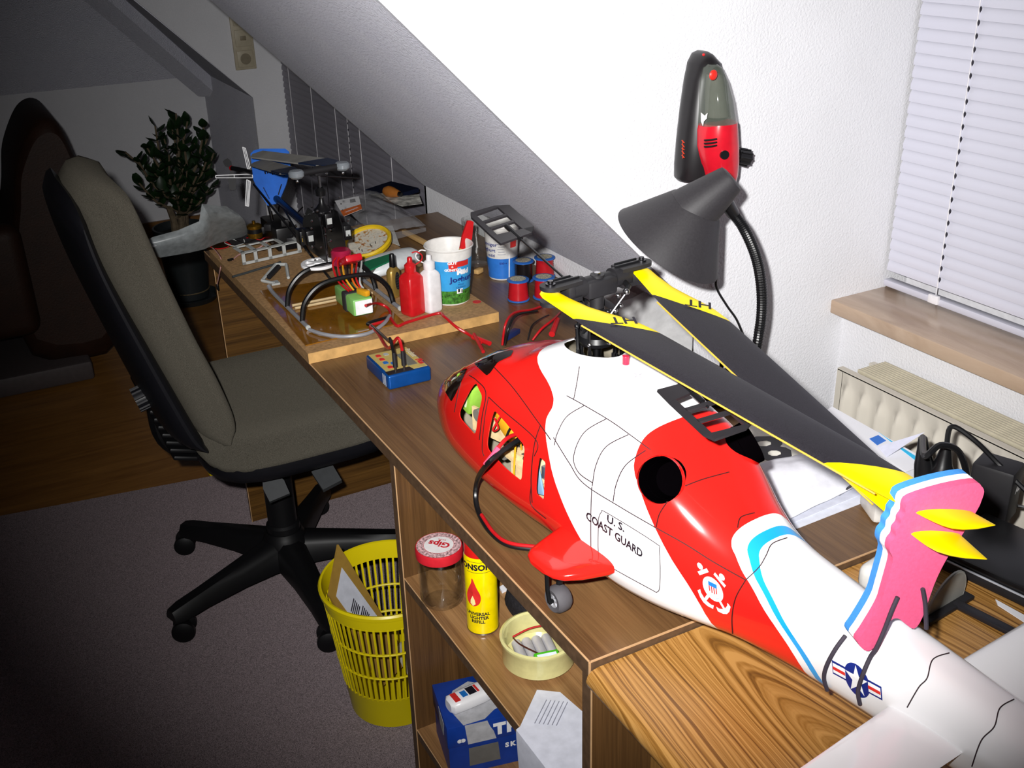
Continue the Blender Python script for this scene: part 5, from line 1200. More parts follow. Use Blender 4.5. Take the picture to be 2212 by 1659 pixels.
# lighter refill can
m_cany = M('can_yellow', '#f2d800', .25, .0, coat=.4); KC = V((.558, 1.178, SHZ+.0004)); cn = thing('gas_can', 'yellow lighter refill can with red cap and flame print on the shelf', 'can', KC)
g = G(); g.lathe([(0,.001),(.022,0),(.0245,.002),(.0245,.004)], KC, 40); g.build('base_rim', m_steel, cn)
g = G(); g.lathe([(.0240,.004),(.0240,.134),(.0225,.139)], KC, 44); g.build('can_body', m_cany, cn)
g = G(); g.lathe([(.0232,.137),(.0232,.158),(.0205,.180),(.019,.182),(0,.182)], KC, 40); g.build('cap', M('cap_red','#d01c18',.35), cn)
ca = cam_ang(KC)-.05
g = G(); text_cyl(g, 'RONSON', KC, .0240, ca-.42, .122, .0135, bold=.0006); g.build('lettering', m_ink, cn, smooth=0); g = G(); text_cyl(g, 'UNIVERSAL', KC, .0240, ca-.28, .040, .0075, bold=.0003); text_cyl(g, 'LIGHTER', KC, .0240, ca-.18, .033, .0075, bold=.0003); text_cyl(g, 'REFILL', KC, .0240, ca-.25, .0262, .0075, bold=.0003); g.build('lettering', m_ink, cn, smooth=0)
for z in (.113, .131):
    g = G(); patch_cyl(g, KC, .0240, ca-.9, ca+.9, z, z+.0007, n=16); g.build('print_line', m_ink, cn, smooth=0)
def cyl_poly(g, pts, c_, r, a0, eps=.0003):
    v_ = [V((c_[0]+(r+eps)*math.cos(a0+x/r), c_[1]+(r+eps)*math.sin(a0+x/r), c_[2]+z)) for x, z in pts]; cx_ = sum(p[0] for p in pts)/len(pts); cz_ = sum(p[1] for p in pts)/len(pts)
    ce = V((c_[0]+(r+eps)*math.cos(a0+cx_/r), c_[1]+(r+eps)*math.sin(a0+cx_/r), c_[2]+cz_)); n = len(v_); g.add([ce]+v_, [(0, i+1, (i+1) % n+1) for i in range(n)])
flame = [(0,.054),(.008,.058),(.0115,.066),(.011,.076),(.006,.088),(.001,.102),(-.001,.102),(-.002,.095),(-.008,.082),(-.0115,.070),(-.009,.059)]
fs_ = [(p.x, p.y) for p in spline([V((x, z, 0)) for x, z in flame], 3, closed=True)]
g = G(); cyl_poly(g, fs_, KC, .0240, ca-.50, .0009); fm = g.build('flame_print', m_rp, cn, smooth=0)
g = G(); cyl_poly(g, [(0,.055),(.0042,.059),(.003,.066),(0,.073),(-.0035,.065),(-.004,.059)], KC, .0240, ca-.50, .0016); g.build('flame_core', M('flame_cream','#f2e6a0',.4), fm, smooth=0)
# cream bowl with a battery pack and a green-sleeved cell
m_bowl = M('cream_glaze', '#d9d394', .18, coat=.5); OC = V((.592, 1.068, SHZ+.0004)); bw = thing('bowl', 'cream glazed round bowl on the shelf holding batteries', 'bowl', OC)
g = G(); g.lathe([(0,.002),(.040,.0),(.047,.002),(.0525,.008),(.0535,.040),(.0555,.043),(.0555,.047),(.052,.0485),(.0495,.046),(.0485,.012),(.044,.0065),(0,.006)], OC, 48); g.build('bowl_body', m_bowl, bw)
bp = thing('battery_pack', 'row of four silver cells wired together in the cream bowl', 'battery', OC+V((0,0,.0065)))
e1 = (pz(1180,1400,.53)-pz(1120,1412,.53)); e1.z = 0; e1.normalize(); e2 = V((-e1.y, e1.x, 0))
for i in range(4):
    c_ = OC+V((0,0,.0145))+e1*(-.0255+.0150*i)+e2*.006; g = G(); g.cyl(c_-e2*.023, c_+e2*.023, .0072, n=18); cl = g.build('cell', M('cell_silver','#c9c8cc',.35,.2), bp)
    g = G(); g.cyl(c_-e2*.0245, c_-e2*.023, .0055, n=14); g.build('terminal', m_steel, cl)
g = G(); g.tube(spline([OC+V((0,0,.026))+e1*-.03+e2*.03, OC+V((0,0,.034))+e1*.0+e2*.032, OC+V((0,0,.034))+e1*.032+e2*.026, OC+V((0,0,.026))+e1*.044+e2*.0, OC+V((0,0,.014))+e1*.040-e2*.015], 6), .0014, 6); g.build('red_lead', m_wirer, bp)
g = G(); g.tube(spline([OC+V((0,0,.026))+e1*-.03+e2*.028, OC+V((0,0,.030))+e1*-.025+e2*.005, OC+V((0,0,.029))+e1*-.006-e2*.02], 6), .0012, 6); g.build('brown_lead', M('brown_wire','#4a2218',.4), bp)
gc = thing('green_cell', 'flat white cell in bright green sleeve at the front of the cream bowl', 'battery', OC+V((0,0,.0065)))
c_ = OC+V((0,0,.0268))-e2*.030+e1*.004; tl = Matrix((e1, e2, V((0,0,1)))).transposed() @ RX(.25)
g = G(); g.rbox(c_, (.036,.018,.009), .002, tl); g.build('sleeve', M('bright_green','#4fc020',.35), gc)
g = G(); g.box(c_+tl @ V((0,-.001,.0047)), (.028,.011,.0006), tl); g.build('cell_label', M('ice_white','#dfe9f2',.4), gc)
# black cloth pouch
ph = pz(1110,1325,SHZ); blk = G(); blk.lathe([(0,0),(.040,.0),(.044,.012),(.040,.032),(.026,.048),(.008,.054),(0,.054)], V((.655,1.180,SHZ+.0004)), 20, sq=(2.6,1.15)); o = blk.build('black_pouch', M('black_cloth','#17151a',.9,var=(300,.3),bump=(90,.9,.006)), smooth=60); recenter(o, (.655,1.180,SHZ+.0004)); tag(o, 'black cloth pouch behind the can and the bowl', 'pouch')
sheet('folded_note', [(1078,1272),(1098,1262),(1108,1270),(1085,1282)], SHZ+.0004, m_paper, 'small white folded note at the back of the shelf behind the can', t=.004)
# instruction sheet lying on the shelf and hanging over its front edge
m_lines = M('sheet_white', '#d9dbe8', .6)
P0, P1 = pz(1160,1490,SHZ+.001), pz(1260,1500,SHZ+.001); F0, F1 = V((.4995, P0.y-.055, SHZ+.0012)), V((.4995, P1.y-.06, SHZ+.0012))
F0 = pX(1118,1590,.4992); F0.z = SHZ+.0012; F1 = V((.4992, .812, SHZ+.0012)); G0, G1 = F0+V((-.004,-.012,-.10)), F1+V((-.004,.0,-.13))
ins = thing('instruction_sheet', 'white printed instruction sheet hanging over the front of the shelf', 'paper', P0)
mm = [P0*.6+F0*.4, P1*.6+F1*.4]; H0, H1 = F0+V((-.0035,-.003,-.012)), F1+V((-.0035,0,-.012))
rows = [[P0, P0*.5+P1*.5, V((P1.x, .808, P1.z))], [F0+V((.004,0,.0005)), (F0+F1)/2+V((.004,0,.0005)), F1+V((.004,0,.0005))], [F0+V((-.002,0,-.002)), (F0+F1)/2+V((-.002,0,-.002)), F1+V((-.002,0,-.002))], [H0, (H0+H1)/2, H1], [G0, (G0+G1)/2+V((-.006,0,0)), G1]]
g = G(); g.grid(rows); g.grid([[q+V((.0004,0,-.0004)) for q in r] for r in rows], flip=True); g.build('sheet', m_lines, ins, smooth=40)
m_pgrey = M('print_grey','#8b8d9c',.6)
g = G()
for i in range(6):
    a = P0+(F0-P0)*(.25)+(P1-P0)*(.30+.09*i)+V((0,0,.0012)); b = a+(F0-P0)*.62+V((0,0,.0006)); e = (P1-P0).normalized()*.0011; g.prism([a, a+e, b+e, b], (0,0,.0002))
pr_ = g.build('printed_lines', m_pgrey, ins, smooth=0); pr_['kind'] = 'stuff'
g = G(); a = G0*.45+H0*.55; b = G1*.45+H1*.55; dz = V((0,0,-.03)); off_ = V((-.0075,0,0)); g.tube([a*.8+b*.2+off_, a*.55+b*.45+off_, a*.35+b*.65+off_, a*.35+b*.65+dz+off_, a*.75+b*.25+dz+off_], .0006, 5, closed=True); g.build('drawing', m_pgrey, ins)
# blue shoe box with a torn lid and a white glue bottle on it
BXZ = .190+.0004; FL, BL, FR = pz(949,1579,.295), pz(902,1493,.295), pz(1091,1547,.295)
u = (FR-FL).normalized(); w_ = V((0,0,1)).cross(u); w_ = w_ if w_.dot(BL-FL) > 0 else -w_; LX, LY = .30, .112; an = math.atan2(u.y, u.x); FL = FL+u*.012
m_bx = M('box_blue', '#123a93', .4, var=(30,.1)); m_bxg = M('torn_grey', '#b6b6ba', .8, var=(60,.12))
bx = thing('shoe_box', 'blue cardboard box with torn grey patches and white lettering on the lowest shelf', 'box', V((FL.x, FL.y, BXZ)))
def bxp(a, b, z): return V((FL.x, FL.y, 0))+u*a+w_*b+V((0,0,z))
c_ = bxp(LX/2, LY/2, 0); g = G(); g.box((c_.x, c_.y, BXZ+.047), (LX-.004, LY-.004, .094), RZ(an)); g.build('box_body', m_bx, bx, smooth=0)
g = G(); g.rbox((c_.x, c_.y, .295-.0215), (LX, LY, .043), .0015, RZ(an)); lid = g.build('lid', m_bx, bx)
def patch(pts, off, mat, par, name):
    g = G(); g.prism(pts, off); return g.build(name, mat, par, smooth=0)
zt_ = .2952
patch([bxp(.028,.0,zt_), bxp(.065,.004,zt_), bxp(.085,.02,zt_), bxp(.11,.03,zt_), bxp(.115,.07,zt_), bxp(.06,.10,zt_), bxp(.03,.085,zt_), bxp(.012,.05,zt_)], (0,0,.0004), m_bxg, lid, 'torn_patch')
patch([bxp(.030,-.0003,.2945), bxp(.068,-.0003,.2945), bxp(.072,-.0003,.282), bxp(.078,-.0003,.270), bxp(.082,-.0003,.2535), bxp(.034,-.0003,.2535)], -w_*.0004, m_bxg, lid, 'torn_patch')
patch([bxp(-.0003,.02,.288), bxp(-.0003,.06,.292), bxp(-.0003,.055,.262), bxp(-.0003,.03,.256)], -u*.0004, m_bxg, lid, 'torn_patch')
patch([bxp(.035,.0015,.243), bxp(.085,.0015,.243), bxp(.088,.0015,.205), bxp(.035,.0015,.205)], -w_*.0005, M('torn_dark','#6a6864',.8), bx, 'torn_patch')
for c2, a_ in (('T', .088), ('H', .111), ('.', .020), ('.', .026)):
    g = G(); text_on(g, c2, bxp(a_,-.0012,.272), u, (0,0,1), .030, bold=.0022); g.build('lettering', m_wp, lid, smooth=0)
for c2, a_ in (('S', .100), ('K', .110)):
    g = G(); text_on(g, c2, bxp(a_,.0008,.232), u, (0,0,1), .013, bold=.0008); g.build('lettering', m_wp, bx, smooth=0)
gb = thing('glue_bottle', 'white glue bottle lying on the blue box', 'bottle', bxp(.06,.05,.2958)); gd = (u*.98+w_*.28).normalized(); gs = V((-gd.y, gd.x, 0)); gp = bxp(.012,.036,.2962+.0125); rows = []
for t, wv, hv in ((0,.010,.009),(.004,.017,.0115),(.03,.0185,.0125),(.06,.019,.0125),(.078,.017,.012),(.092,.010,.009),(.097,.0075,.0075),(.115,.006,.006)):
    rows.append([gp+gd*t+gs*(wv*math.copysign(abs(math.cos(a))**.6, math.cos(a)))+V((0,0,hv*math.copysign(abs(math.sin(a))**.6, math.sin(a)))) for a in [2*PI*i/20 for i in range(20)]])
g = G(); g.grid(rows, closeu=True); g.add(rows[0], [tuple(range(20))[::-1]]); g.add(rows[-1], [tuple(range(20))]); g.build('bottle_body', m_whitegloss, gb, smooth=50)
zz = gp.z+.0128
for (a0, a1, b0, b1, mt) in ((.008,.018,-.012,.010,m_rp), (.024,.034,-.008,.006,m_bp), (.036,.050,-.009,.009,m_ink), (.051,.055,-.009,.009,m_rp)):
    q = [gp+gd*a+gs*b for a, b in ((a0,b0),(a1,b0),(a1,b1),(a0,b1))]; g = G(); g.prism([V((p.x,p.y,zz)) for p in q], (0,0,.0004)); g.build('label_print', mt, gb, smooth=0)
# ================================================================ WORK BOARD AND EVERYTHING ON IT
ZB = DZ+.0205; bx0, bx1, by0, by1 = .4965, .886, 1.733, 2.455
m_board = M('chipboard', '#b08a5e', .6, var=(140,.18)); m_bedge = M('board_edge', '#c79c60', .6, var=(40,.15))
bd_ = thing('work_board', 'thick beige wooden work board lying on the desk under the small helicopter', 'board', (.69, 2.09, DZ+.0003))
g = G(); g.box(((bx0+bx1)/2, (by0+by1)/2, DZ+.0103), (bx1-bx0, by1-by0, .020)); g.build('panel', m_board, bd_, smooth=0)
g = G(); g.box(((bx0+bx1)/2, by0-.0007, DZ+.0103), (bx1-bx0, .0014, .0199)); g.build('front_edge', m_bedge, bd_, smooth=0)
g = G(); p = pz(1030,652,ZB); g.lathe([(0,0),(.009,0),(.009,.0003),(0,.0003)], p, 10); g.build('paint_spot', m_redgloss, bd_)
m_amb = M('amber_sheet', '#8a5a14', .15, coat=.6, var=(30,.15))
sheet('amber_plate', [(561,630),(660,748),(873,697),(762,598)], ZB+.0002, m_amb, 'glossy amber brown plate under the skids of the small helicopter', 'plate', t=.0022); ZP = ZB+.0026
# ---- small bare helicopter
MX, MY = .640, 2.010
sh_ = thing('bare_helicopter', 'small black model helicopter without canopy, blue tail fin, standing on the work board', 'model helicopter', (MX, MY, ZP))
m_alu = M('alu_silver', '#b4bcc4', .25, .6); m_grey = M('skid_grey', '#8f9096', .4); m_finb = M('fin_blue', '#1d62c4', .4, var=(30,.1)); m_ltgrey = M('light_grey_plastic', '#b3b6b4', .5); m_boomb = M('boom_blue', '#101a34', .25)
def part(name, g, mat, par=None, **kw): return g.build(name, mat, par or sh_, **kw)
for xs in (.533, .722):
    g = G(); g.tube(spline([V((xs, 2.09, ZP+.012)), V((xs, 2.06, ZP+.005)), V((xs, 1.95, ZP+.0047)), V((xs, 1.84, ZP+.0047))], 5), .0042, 8); sk_ = part('skid', g, m_grey)
    g = G(); g.cyl((xs,1.84,ZP+.0047), (xs,1.836,ZP+.0047), .0048, n=12); part('skid_cap', g, m_ltgrey, sk_)
hoop = [pz(x, y, ZP+.0047) for x, y in ((668,712),(700,722),(745,727),(795,720),(828,700),(842,682))]
g = G(); g.tube(spline(hoop, 6), .0036, 8); part('front_hoop', g, m_grey)
for yy in (1.965, 1.872):
    g = G(); g.tube(spline([V((.533,yy,ZP+.006)), V((.541,yy,ZP+.040)), V((.566,yy,ZP+.066)), V((.60,yy,ZP+.076)), V((.66,yy,ZP+.076)), V((.69,yy,ZP+.066)), V((.713,yy,ZP+.040)), V((.722,yy,ZP+.006))], 5), .0050, 8); part('skid_arch', g, m_black)
for dy in (0, .018):
    g = G(); g.cyl((.545,1.955+dy,ZP+.0032), (.71,1.955+dy,ZP+.0032), .0028, n=6); part('cross_stick', g, M('stick_wood','#cdb488',.6))
# battery with strap
g = G(); g.rbox((.640,1.872,ZP+.030), (.040,.105,.034), .004); bt = part('battery', g, M('pack_green','#86c46a',.4))
g = G(); g.box((.641,1.8185,ZP+.030), (.034,.001,.028)); part('battery_label', g, m_wp, bt, smooth=0)
g = G(); g.box((.6605,1.86,ZP+.030), (.001,.07,.026)); part('battery_label', g, m_wp, bt, smooth=0)
g = G(); g.rbox((.640,1.868,ZP+.030), (.045,.022,.039), .004); part('strap', g, m_rubber, bt)
g = G(); g.rbox((.648,1.835,ZP+.054), (.012,.03,.012), .003, RZ(.3)); part('amber_plug', g, m_orng, bt)
# speed controller and wiring
g = G(); g.rbox((.652,1.905,ZP+.098), (.034,.055,.014), .003, RX(-.45)); es = part('speed_controller', g, M('esc_red','#c81426',.3))
g = G(); g.box((.652,1.903,ZP+.1065), (.020,.026,.001), RX(-.45)); part('controller_label', g, M('label_dark','#3b3836',.5), es, smooth=0)
random.seed(5)
for i, mt in enumerate((m_wirer, m_wirer, m_orng, m_wireb, M('wire_orange','#d8601a',.4), m_wirer, m_ltgrey)):
    a = V((.632+.007*i, 1.93, ZP+.10)); b = V((.618+.006*i, 1.89-.004*i, ZP+.066+.004*(i % 3))); c_ = V((.628+.005*i, 1.86, ZP+.052))
    g = G(); g.tube(spline([a, a+V((-.012+.003*i,-.012,-.01)), b, c_], 5), .0019, 6); part('wire', g, mt)
# motor, gear, frames, servos
g = G(); g.lathe([(0,0),(.019,0),(.020,.004),(.020,.026),(.017,.030),(0,.031)], V((.648,1.945,ZP+.080)), 24); part('motor', g, M('motor_pink','#c2244e',.3,.4))
g = G(); n = 30; ring = []
GC = V((.612,1.985,ZP+.072)); g.lathe([(.034,0),(.035,.001),(.035,.005),(.034,.006),(.0265,.006),(.0265,0),(.034,0)], GC, 36)
for i in range(6):
    a = 2*PI*i/6; g.box(GC+V((math.cos(a)*.017, math.sin(a)*.017, .003)), (.022,.008,.005), RZ(a))
g.lathe([(0,0),(.009,0),(.009,.008),(0,.008)], GC, 16); part('main_gear', g, m_wp)
for xs in (.620, .662):
    g = G(); g.prism([V((xs,y,z)) for y, z in ((1.955,ZP+.085),(1.965,ZP+.150),(1.985,ZP+.175),(2.045,ZP+.175),(2.085,ZP+.140),(2.10,ZP+.105),(2.06,ZP+.082))], (.002,0,0)); part('side_frame', g, m_black, smooth=0)
for i, (x, y, z) in enumerate(((.602,2.00,.130),(.602,2.045,.118),(.680,2.00,.128),(.680,2.045,.120),(.642,1.995,.160),(.641,2.06,.125))):
    g = G(); g.rbox((x,y,ZP+z), (.016,.032,.030), .002); sv = part('servo', g, m_black)
    g = G(); g.box((x,y-.0165,ZP+z), (.010,.0012,.012)); part('servo_label', g, [m_ltgrey, M('gold_label','#a98b3c',.4)][i % 2], sv, smooth=0)
for i in range(44):
    x = .596+.092*random.random(); y = 1.96+.12*random.random(); z = ZP+.09+.10*random.random()
    g = G(); g.sphere((x,y-.02,z), .0014+.0016*random.random(), 7, 5); part('screw', g, m_steel)
# mast, swashplate, head
g = G(); g.cyl((MX,MY,ZP+.07), (MX,MY,ZP+.258), .0030, n=10); part('mast', g, m_steel)
g = G(); g.lathe([(0,.165),(.016,.166),(.019,.171),(.019,.176),(.012,.182),(.006,.19),(.0045,.20)], (MX,MY,ZP), 22); part('swashplate', g, m_black)
g = G(); g.lathe([(.004,.205),(.010,.206),(.011,.216),(.006,.222)], (MX,MY,ZP), 16); part('washout', g, m_black)
for i in range(6):
    a = i*PI/3; p = V((MX+.019*math.cos(a), MY+.019*math.sin(a), ZP+.174)); q = V((MX+.017*math.cos(a+.25), MY+.017*math.sin(a+.25), ZP+(.250 if i % 2 else .13)))
    g = G(); g.cyl(p, q, .0011, n=5); rd = part('push_rod', g, m_steeld)
    g = G(); g.sphere(p, .0032, 7, 5); part('ball', g, m_steel, rd)
    g = G(); g.sphere(q, .0034, 7, 5); part('ball', g, m_steel if i % 3 else m_black, rd)
HA, HB = pz(640,376,ZP+.258), pz(739,358,ZP+.258); HM = (HA+HB)/2
g = G(); g.rbox((MX,MY,ZP+.255), (.022,.016,.018), .003, RZ(math.atan2((HB-HA).y,(HB-HA).x))); g.cyl(HA+(HB-HA)*.08, HA+(HB-HA)*.92, .0065, n=12); part('rotor_head', g, m_black2)
for E_, dirs in ((HA,-1),(HB,1)):
    g = G(); g.lathe([(0,-.008),(.011,-.008),(.015,-.004),(.0155,.003),(.012,.007),(0,.008)], E_, 22); gr_ = part('blade_grip', g, m_alu)
    g = G(); g.sphere(E_-V((0,0,.014)), .0038, 8, 6); part('ball', g, m_steel, gr_)
m_bld = M('blade_grey', '#8c8a86', .35, var=(30,.1)); m_bldb = M('blade_navy', '#1b2740', .3)
for (E_, tx, ty, tz, wv) in ((HA,552,352,.245,.016),(HB,548,334,.262,.016)):
    tip = pD(tx, ty, 2.33); d = (tip-E_); up = V((0,0,1)); sd = d.cross(up).normalized(); w0 = V((sd.x, sd.y, .25))*wv
    g = G(); pts = [E_-w0*.3, E_+d*.2-w0, E_+d*.96-w0, tip-w0*.2, E_+d*.96+w0, E_+d*.2+w0, E_+w0*.3]; g.prism(pts, (0,0,.003)); bl_ = part('rotor_blade', g, m_bld, smooth=0)
    g = G(); pts = [E_+d*.05-w0*.6, E_+d*.22-w0*1.03, E_+d*.40-w0*1.03, E_+d*.22+w0*1.03, E_+d*.05+w0*.6]; g.prism([p+V((0,0,.0006)) for p in pts], (0,0,.0034)); part('blade_root', g, m_bldb, bl_, smooth=0)
fbA, fbB = pD(560,402,2.42), pD(770,392,2.05)
g = G(); g.cyl(HM+V((0,0,-.012)), pD(778,386,2.13), .0014, n=6); part('flybar', g, m_steeld)
# boom, struts, fins, tail rotor
B0, B1 = V((MX,2.075,ZP+.112)), pD(596,428,2.43)
g = G(); g.cyl(B0, B1, .0085, n=16); bm_ = part('tail_boom', g, m_boomb)
for off in (-.03, .03):
    g = G(); g.cyl(V((MX+off,2.03,ZP+.085)), B0+(B1-B0)*.9, .0022, n=7); part('boom_strut', g, m_black)
g = G(); g.cyl(pD(716,606,2.10), pD(548,398,2.40), .0026, n=7); part('boom_strut', g, m_black)
FPX = [(541,332),(548,325),(562,321),(616,321),(624,327),(627,350),(626,368),(618,398),(604,432),(596,440),(578,444),(562,420),(547,388)]
fq = [pD(x, y, 2.42) for x, y in FPX]; fn = (fq[3]-fq[0]).cross(fq[9]-fq[0]).normalized(); fn = fn if fn.dot(CAM-fq[0]) > 0 else -fn
g = G(); g.prism(fq, -fn*.005); tf = part('tail_fin', g, m_finb, smooth=0)
g = G()
for i in range(9):
    a = pD(572+i*5.2, 371+2*math.sin(i*1.7)+i*.6, 2.42)+fn*.0008; b = pD(574+i*5.2, 374+2*math.cos(i*2.1)+i*.6, 2.42)+fn*.0008; g.tube([a, b], .0016, 5)
scr = part('fin_print', g, m_ink, tf); scr['kind'] = 'stuff'
for (x0, y0, x1, y1) in ((569,405,582,430),(608,398,601,421)):
    g = G(); g.cyl(pD(x0,y0,2.412), pD(x1,y1,2.412), .0012, n=5); part('fin_wire', g, m_steel, tf)
tr = pD(500,363,2.50); g = G(); g.cyl(tr, pD(545,372,2.45), .0055, n=10); part('tail_gearbox', g, m_black)
g = G(); g.sphere(tr, .0060, 10, 6); part('tail_hub', g, M('hub_red','#c01820',.3,.3))
for (x, y) in ((486,345),(503,412)):
    e = pD(x, y, 2.50); d = (e-tr); sd = d.cross(ray(500,363)).normalized()*.009; nn = d.cross(sd).normalized()*.002
    g = G(); g.prism([tr+d*.15-sd*.4, tr+d*.5-sd, tr+d*.95-sd*.8, e, tr+d*.95+sd*.8, tr+d*.5+sd, tr+d*.15+sd*.4], nn); part('tail_blade', g, m_black2, smooth=0)
def open_frame(pix, t_, wv, bars):
    a, b, c_, d = [pD(x, y, t_) for x, y in pix]; g = G(); 
    for p, q in ((a,b),(b,c_),(c_,d),(d,a)): g.cyl(p, q, wv, n=6)
    for s in bars: g.cyl(a+(b-a)*s, d+(c_-d)*s, wv*.8, n=6)
    return g
part('stabiliser_frame', open_frame([(466,379),(545,376),(546,384),(466,384)], 2.47, .0011, (.5,)), m_wp)
part('stabiliser_frame', open_frame([(524,318),(530,320),(541,362),(535,366)], 2.46, .0011, (.5,)), m_wp)
part('stabiliser_frame', open_frame([(533,388),(541,392),(537,446),(530,444)], 2.46, .0011, (.4,.7)), m_wp)
# ---- second set of mechanics and loose parts at the far left of the board
mech = thing('mechanics_block', 'stripped black helicopter mechanics with a gold motor at the far end of the board', 'mechanics', pz(590,520,ZB))
mc = pz(600,530,ZB)
g = G(); g.rbox((mc.x+.01, mc.y+.01, ZB+.028), (.05,.13,.055), .004); part('frame', g, m_black, mech)
random.seed(8)
for i in range(16):
    p = mc+V((random.uniform(-.03,.05), random.uniform(-.075,.06), random.uniform(.02,.075))); g = G()
    if i % 3 == 0: g.rbox(p, (.018,.012,.016), .002, RZ(i)); part('servo', g, m_black2, mech)
    elif i % 3 == 1: g.sphere(p, .0036, 7, 5); part('screw', g, m_steel, mech)
    else: g.cyl(p, p+V((random.uniform(-.03,.03), random.uniform(-.03,.03), .025)), .0016, n=5); part('linkage', g, m_steeld, mech)
g = G(); g.cyl((mc.x,mc.y+.02,ZB+.05), (mc.x-.005,mc.y+.03,ZB+.115), .0035, n=8); part('mast', g, m_steeld, mech)
gm = pz(552,512,ZB+.012); g = G(); g.lathe([(0,0),(.017,0),(.018,.004),(.018,.012)], gm, 22); mo = part('motor_base', g, M('brass_motor','#a8802c',.25,.9), mech)
g = G(); g.lathe([(.0172,.012),(.0172,.022)], gm, 22); part('motor_can', g, m_black, mo)
g = G(); g.lathe([(.0175,.022),(.018,.024),(.018,.029),(.012,.033),(.004,.034),(.004,.04),(0,.04)], gm, 22); part('motor_bell', g, M('brass_motor','#a8802c',.25,.9), mo)
# perforated pale servo tray
tr_ = thing('servo_tray', 'pale grey perforated plastic tray with four openings on the board', 'tray', pz(585,570,ZB))
ta, tb = pz(525,573,ZB+.0015), pz(652,545,ZB+.0015); td = (tb-ta); tl_ = td.length; td.normalize(); up = V((0,0,1)); hgt = .030
g = G()
def tbar(a0, a1, z0, z1): g.prism([ta+td*a0*tl_+up*z0, ta+td*a1*tl_+up*z0, ta+td*a1*tl_+up*z1, ta+td*a0*tl_+up*z1], V((-td.y, td.x, 0))*.003)
tbar(0,1,0,.006); tbar(0,1,hgt-.005,hgt)
for s in (0,.2,.44,.68,.94): tbar(s, s+.055, 0, hgt)
part('front_wall', g, m_ltgrey, tr_, smooth=0)
sdv = V((-td.y, td.x, 0)); g = G()
for s in (0,.2,.44,.68,.94): g.prism([ta+td*s*tl_+up*(hgt-.003), ta+td*(s+.055)*tl_+up*(hgt-.003), ta+td*(s+.055)*tl_+sdv*.05+up*(hgt-.003), ta+td*s*tl_+sdv*.05+up*(hgt-.003)], up*.003)
for b0 in (0,.046): g.prism([ta+sdv*b0+up*(hgt-.003), ta+td*tl_+sdv*b0+up*(hgt-.003), ta+td*tl_+sdv*(b0+.005)+up*(hgt-.003), ta+sdv*(b0+.005)+up*(hgt-.003)], up*.003)
part('top_frame', g, m_ltgrey, tr_, smooth=0)
# A-shaped bracket
ab = thing('a_frame', 'pale grey A-shaped plastic bracket lying beside the skid', 'bracket', pz(600,612,ZB)); g = G()
q = [pz(x, y, ZB+z) for x, y, z in ((566,606,.006),(596,571,.018),(618,571,.018),(623,600,.006),(592,612,.004))]
for a, b in ((0,1),(1,2),(2,3),(0,4)): g.cyl(q[a], q[b], .0035, n=6)
g.prism([q[4]-V((.006,.004,.0035)), q[4]+V((.012,-.004,-.0035)), q[4]+V((.012,.016,-.0035)), q[4]+V((-.006,.016,-.0035))], (0,0,.004)); part('bracket_bars', g, m_ltgrey, ab)
g = G(); g.cyl(q[0]*.85+q[1]*.15+V((.01,0,.0)), q[1]*.8+q[0]*.2+V((.012,0,0)), .0055, n=8); part('dark_insert', g, m_black2, ab)
# dark wire link, loose wires over the board's edge
g = G(); g.tube(spline([pz(502,598,ZB+.003), pz(530,590,ZB+.003), pz(556,582,ZB+.004), pz(590,572,ZB+.004), pz(606,566,ZB+.004)], 5), .0026, 7); o = g.build('control_rod', M('rod_dark','#3a3f40',.4)); recenter(o, pz(550,584,ZB)); tag(o, 'dark twisted control rod lying across the front of the board', 'rod')
cn_ = thing('servo_lead', 'thin pink and brown servo lead dangling over the edge of the board', 'cable', pz(470,575,ZB))
Lp = [pz(446,530,ZB+.004), pz(462,538,ZB+.006), pz(476,556,ZB+.003), pz(478,568,DZ+.012), pX(476,580,.492), pX(472,600,.491), pX(469,615,.491)]
for k_, mt in ((0, M('wire_pink','#c99a96',.5)), (1, M('wire_brown','#5a2c1a',.5))):
    g = G(); g.tube(spline([p+V((.0016*k_,.0016*k_,.0006*k_)) for p in Lp], 6), .0011, 5); part('lead', g, mt, cn_)
g = G(); p = Lp[-1]; g.rbox(p-V((0,0,.006)), (.004,.008,.014), .001); part('connector', g, m_black, cn_)
Lq = [pz(502,562,ZB+.002), pz(520,548,ZB+.003), pz(560,535,ZB+.005), pz(595,508,ZB+.02)]
lw = thing('pink_lead', 'pink wire with black connector lying across the far end of the board', 'cable', pz(540,550,ZB)); g = G(); g.tube(spline(Lq, 6), .0016, 6); part('lead', g, M('wire_pink','#c99a96',.5), lw)
g = G(); g.rbox(Lq[0]+V((-.004,0,.002)), (.014,.006,.005), .001, RZ(.4)); part('connector', g, m_black, lw)
for i in range(4):
    random.seed(40+i); c_ = pz(480+26*i, 533-7*i, ZB+.003); g = G(); pts = [c_+V((.022*math.cos(t)+random.uniform(-.006,.006), .026*math.sin(t)+random.uniform(-.006,.006), random.uniform(0,.006))) for t in [i+j*.8 for j in range(8)]]
    g.tube(spline(pts, 4), .0012, 5); o = g.build('loose_wire', [m_wirer, m_ltgrey, m_wireb, m_wirer][i]); recenter(o, c_-V((0,0,.002))); tag(o, ['thin red wire curl at the far left corner of the board', 'grey wire loop beside the red wire curl on the board', 'black wire curl in front of the gold motor', 'thin red wire curl right beside the gold motor'][i], 'wire', 'loose wires on the board')
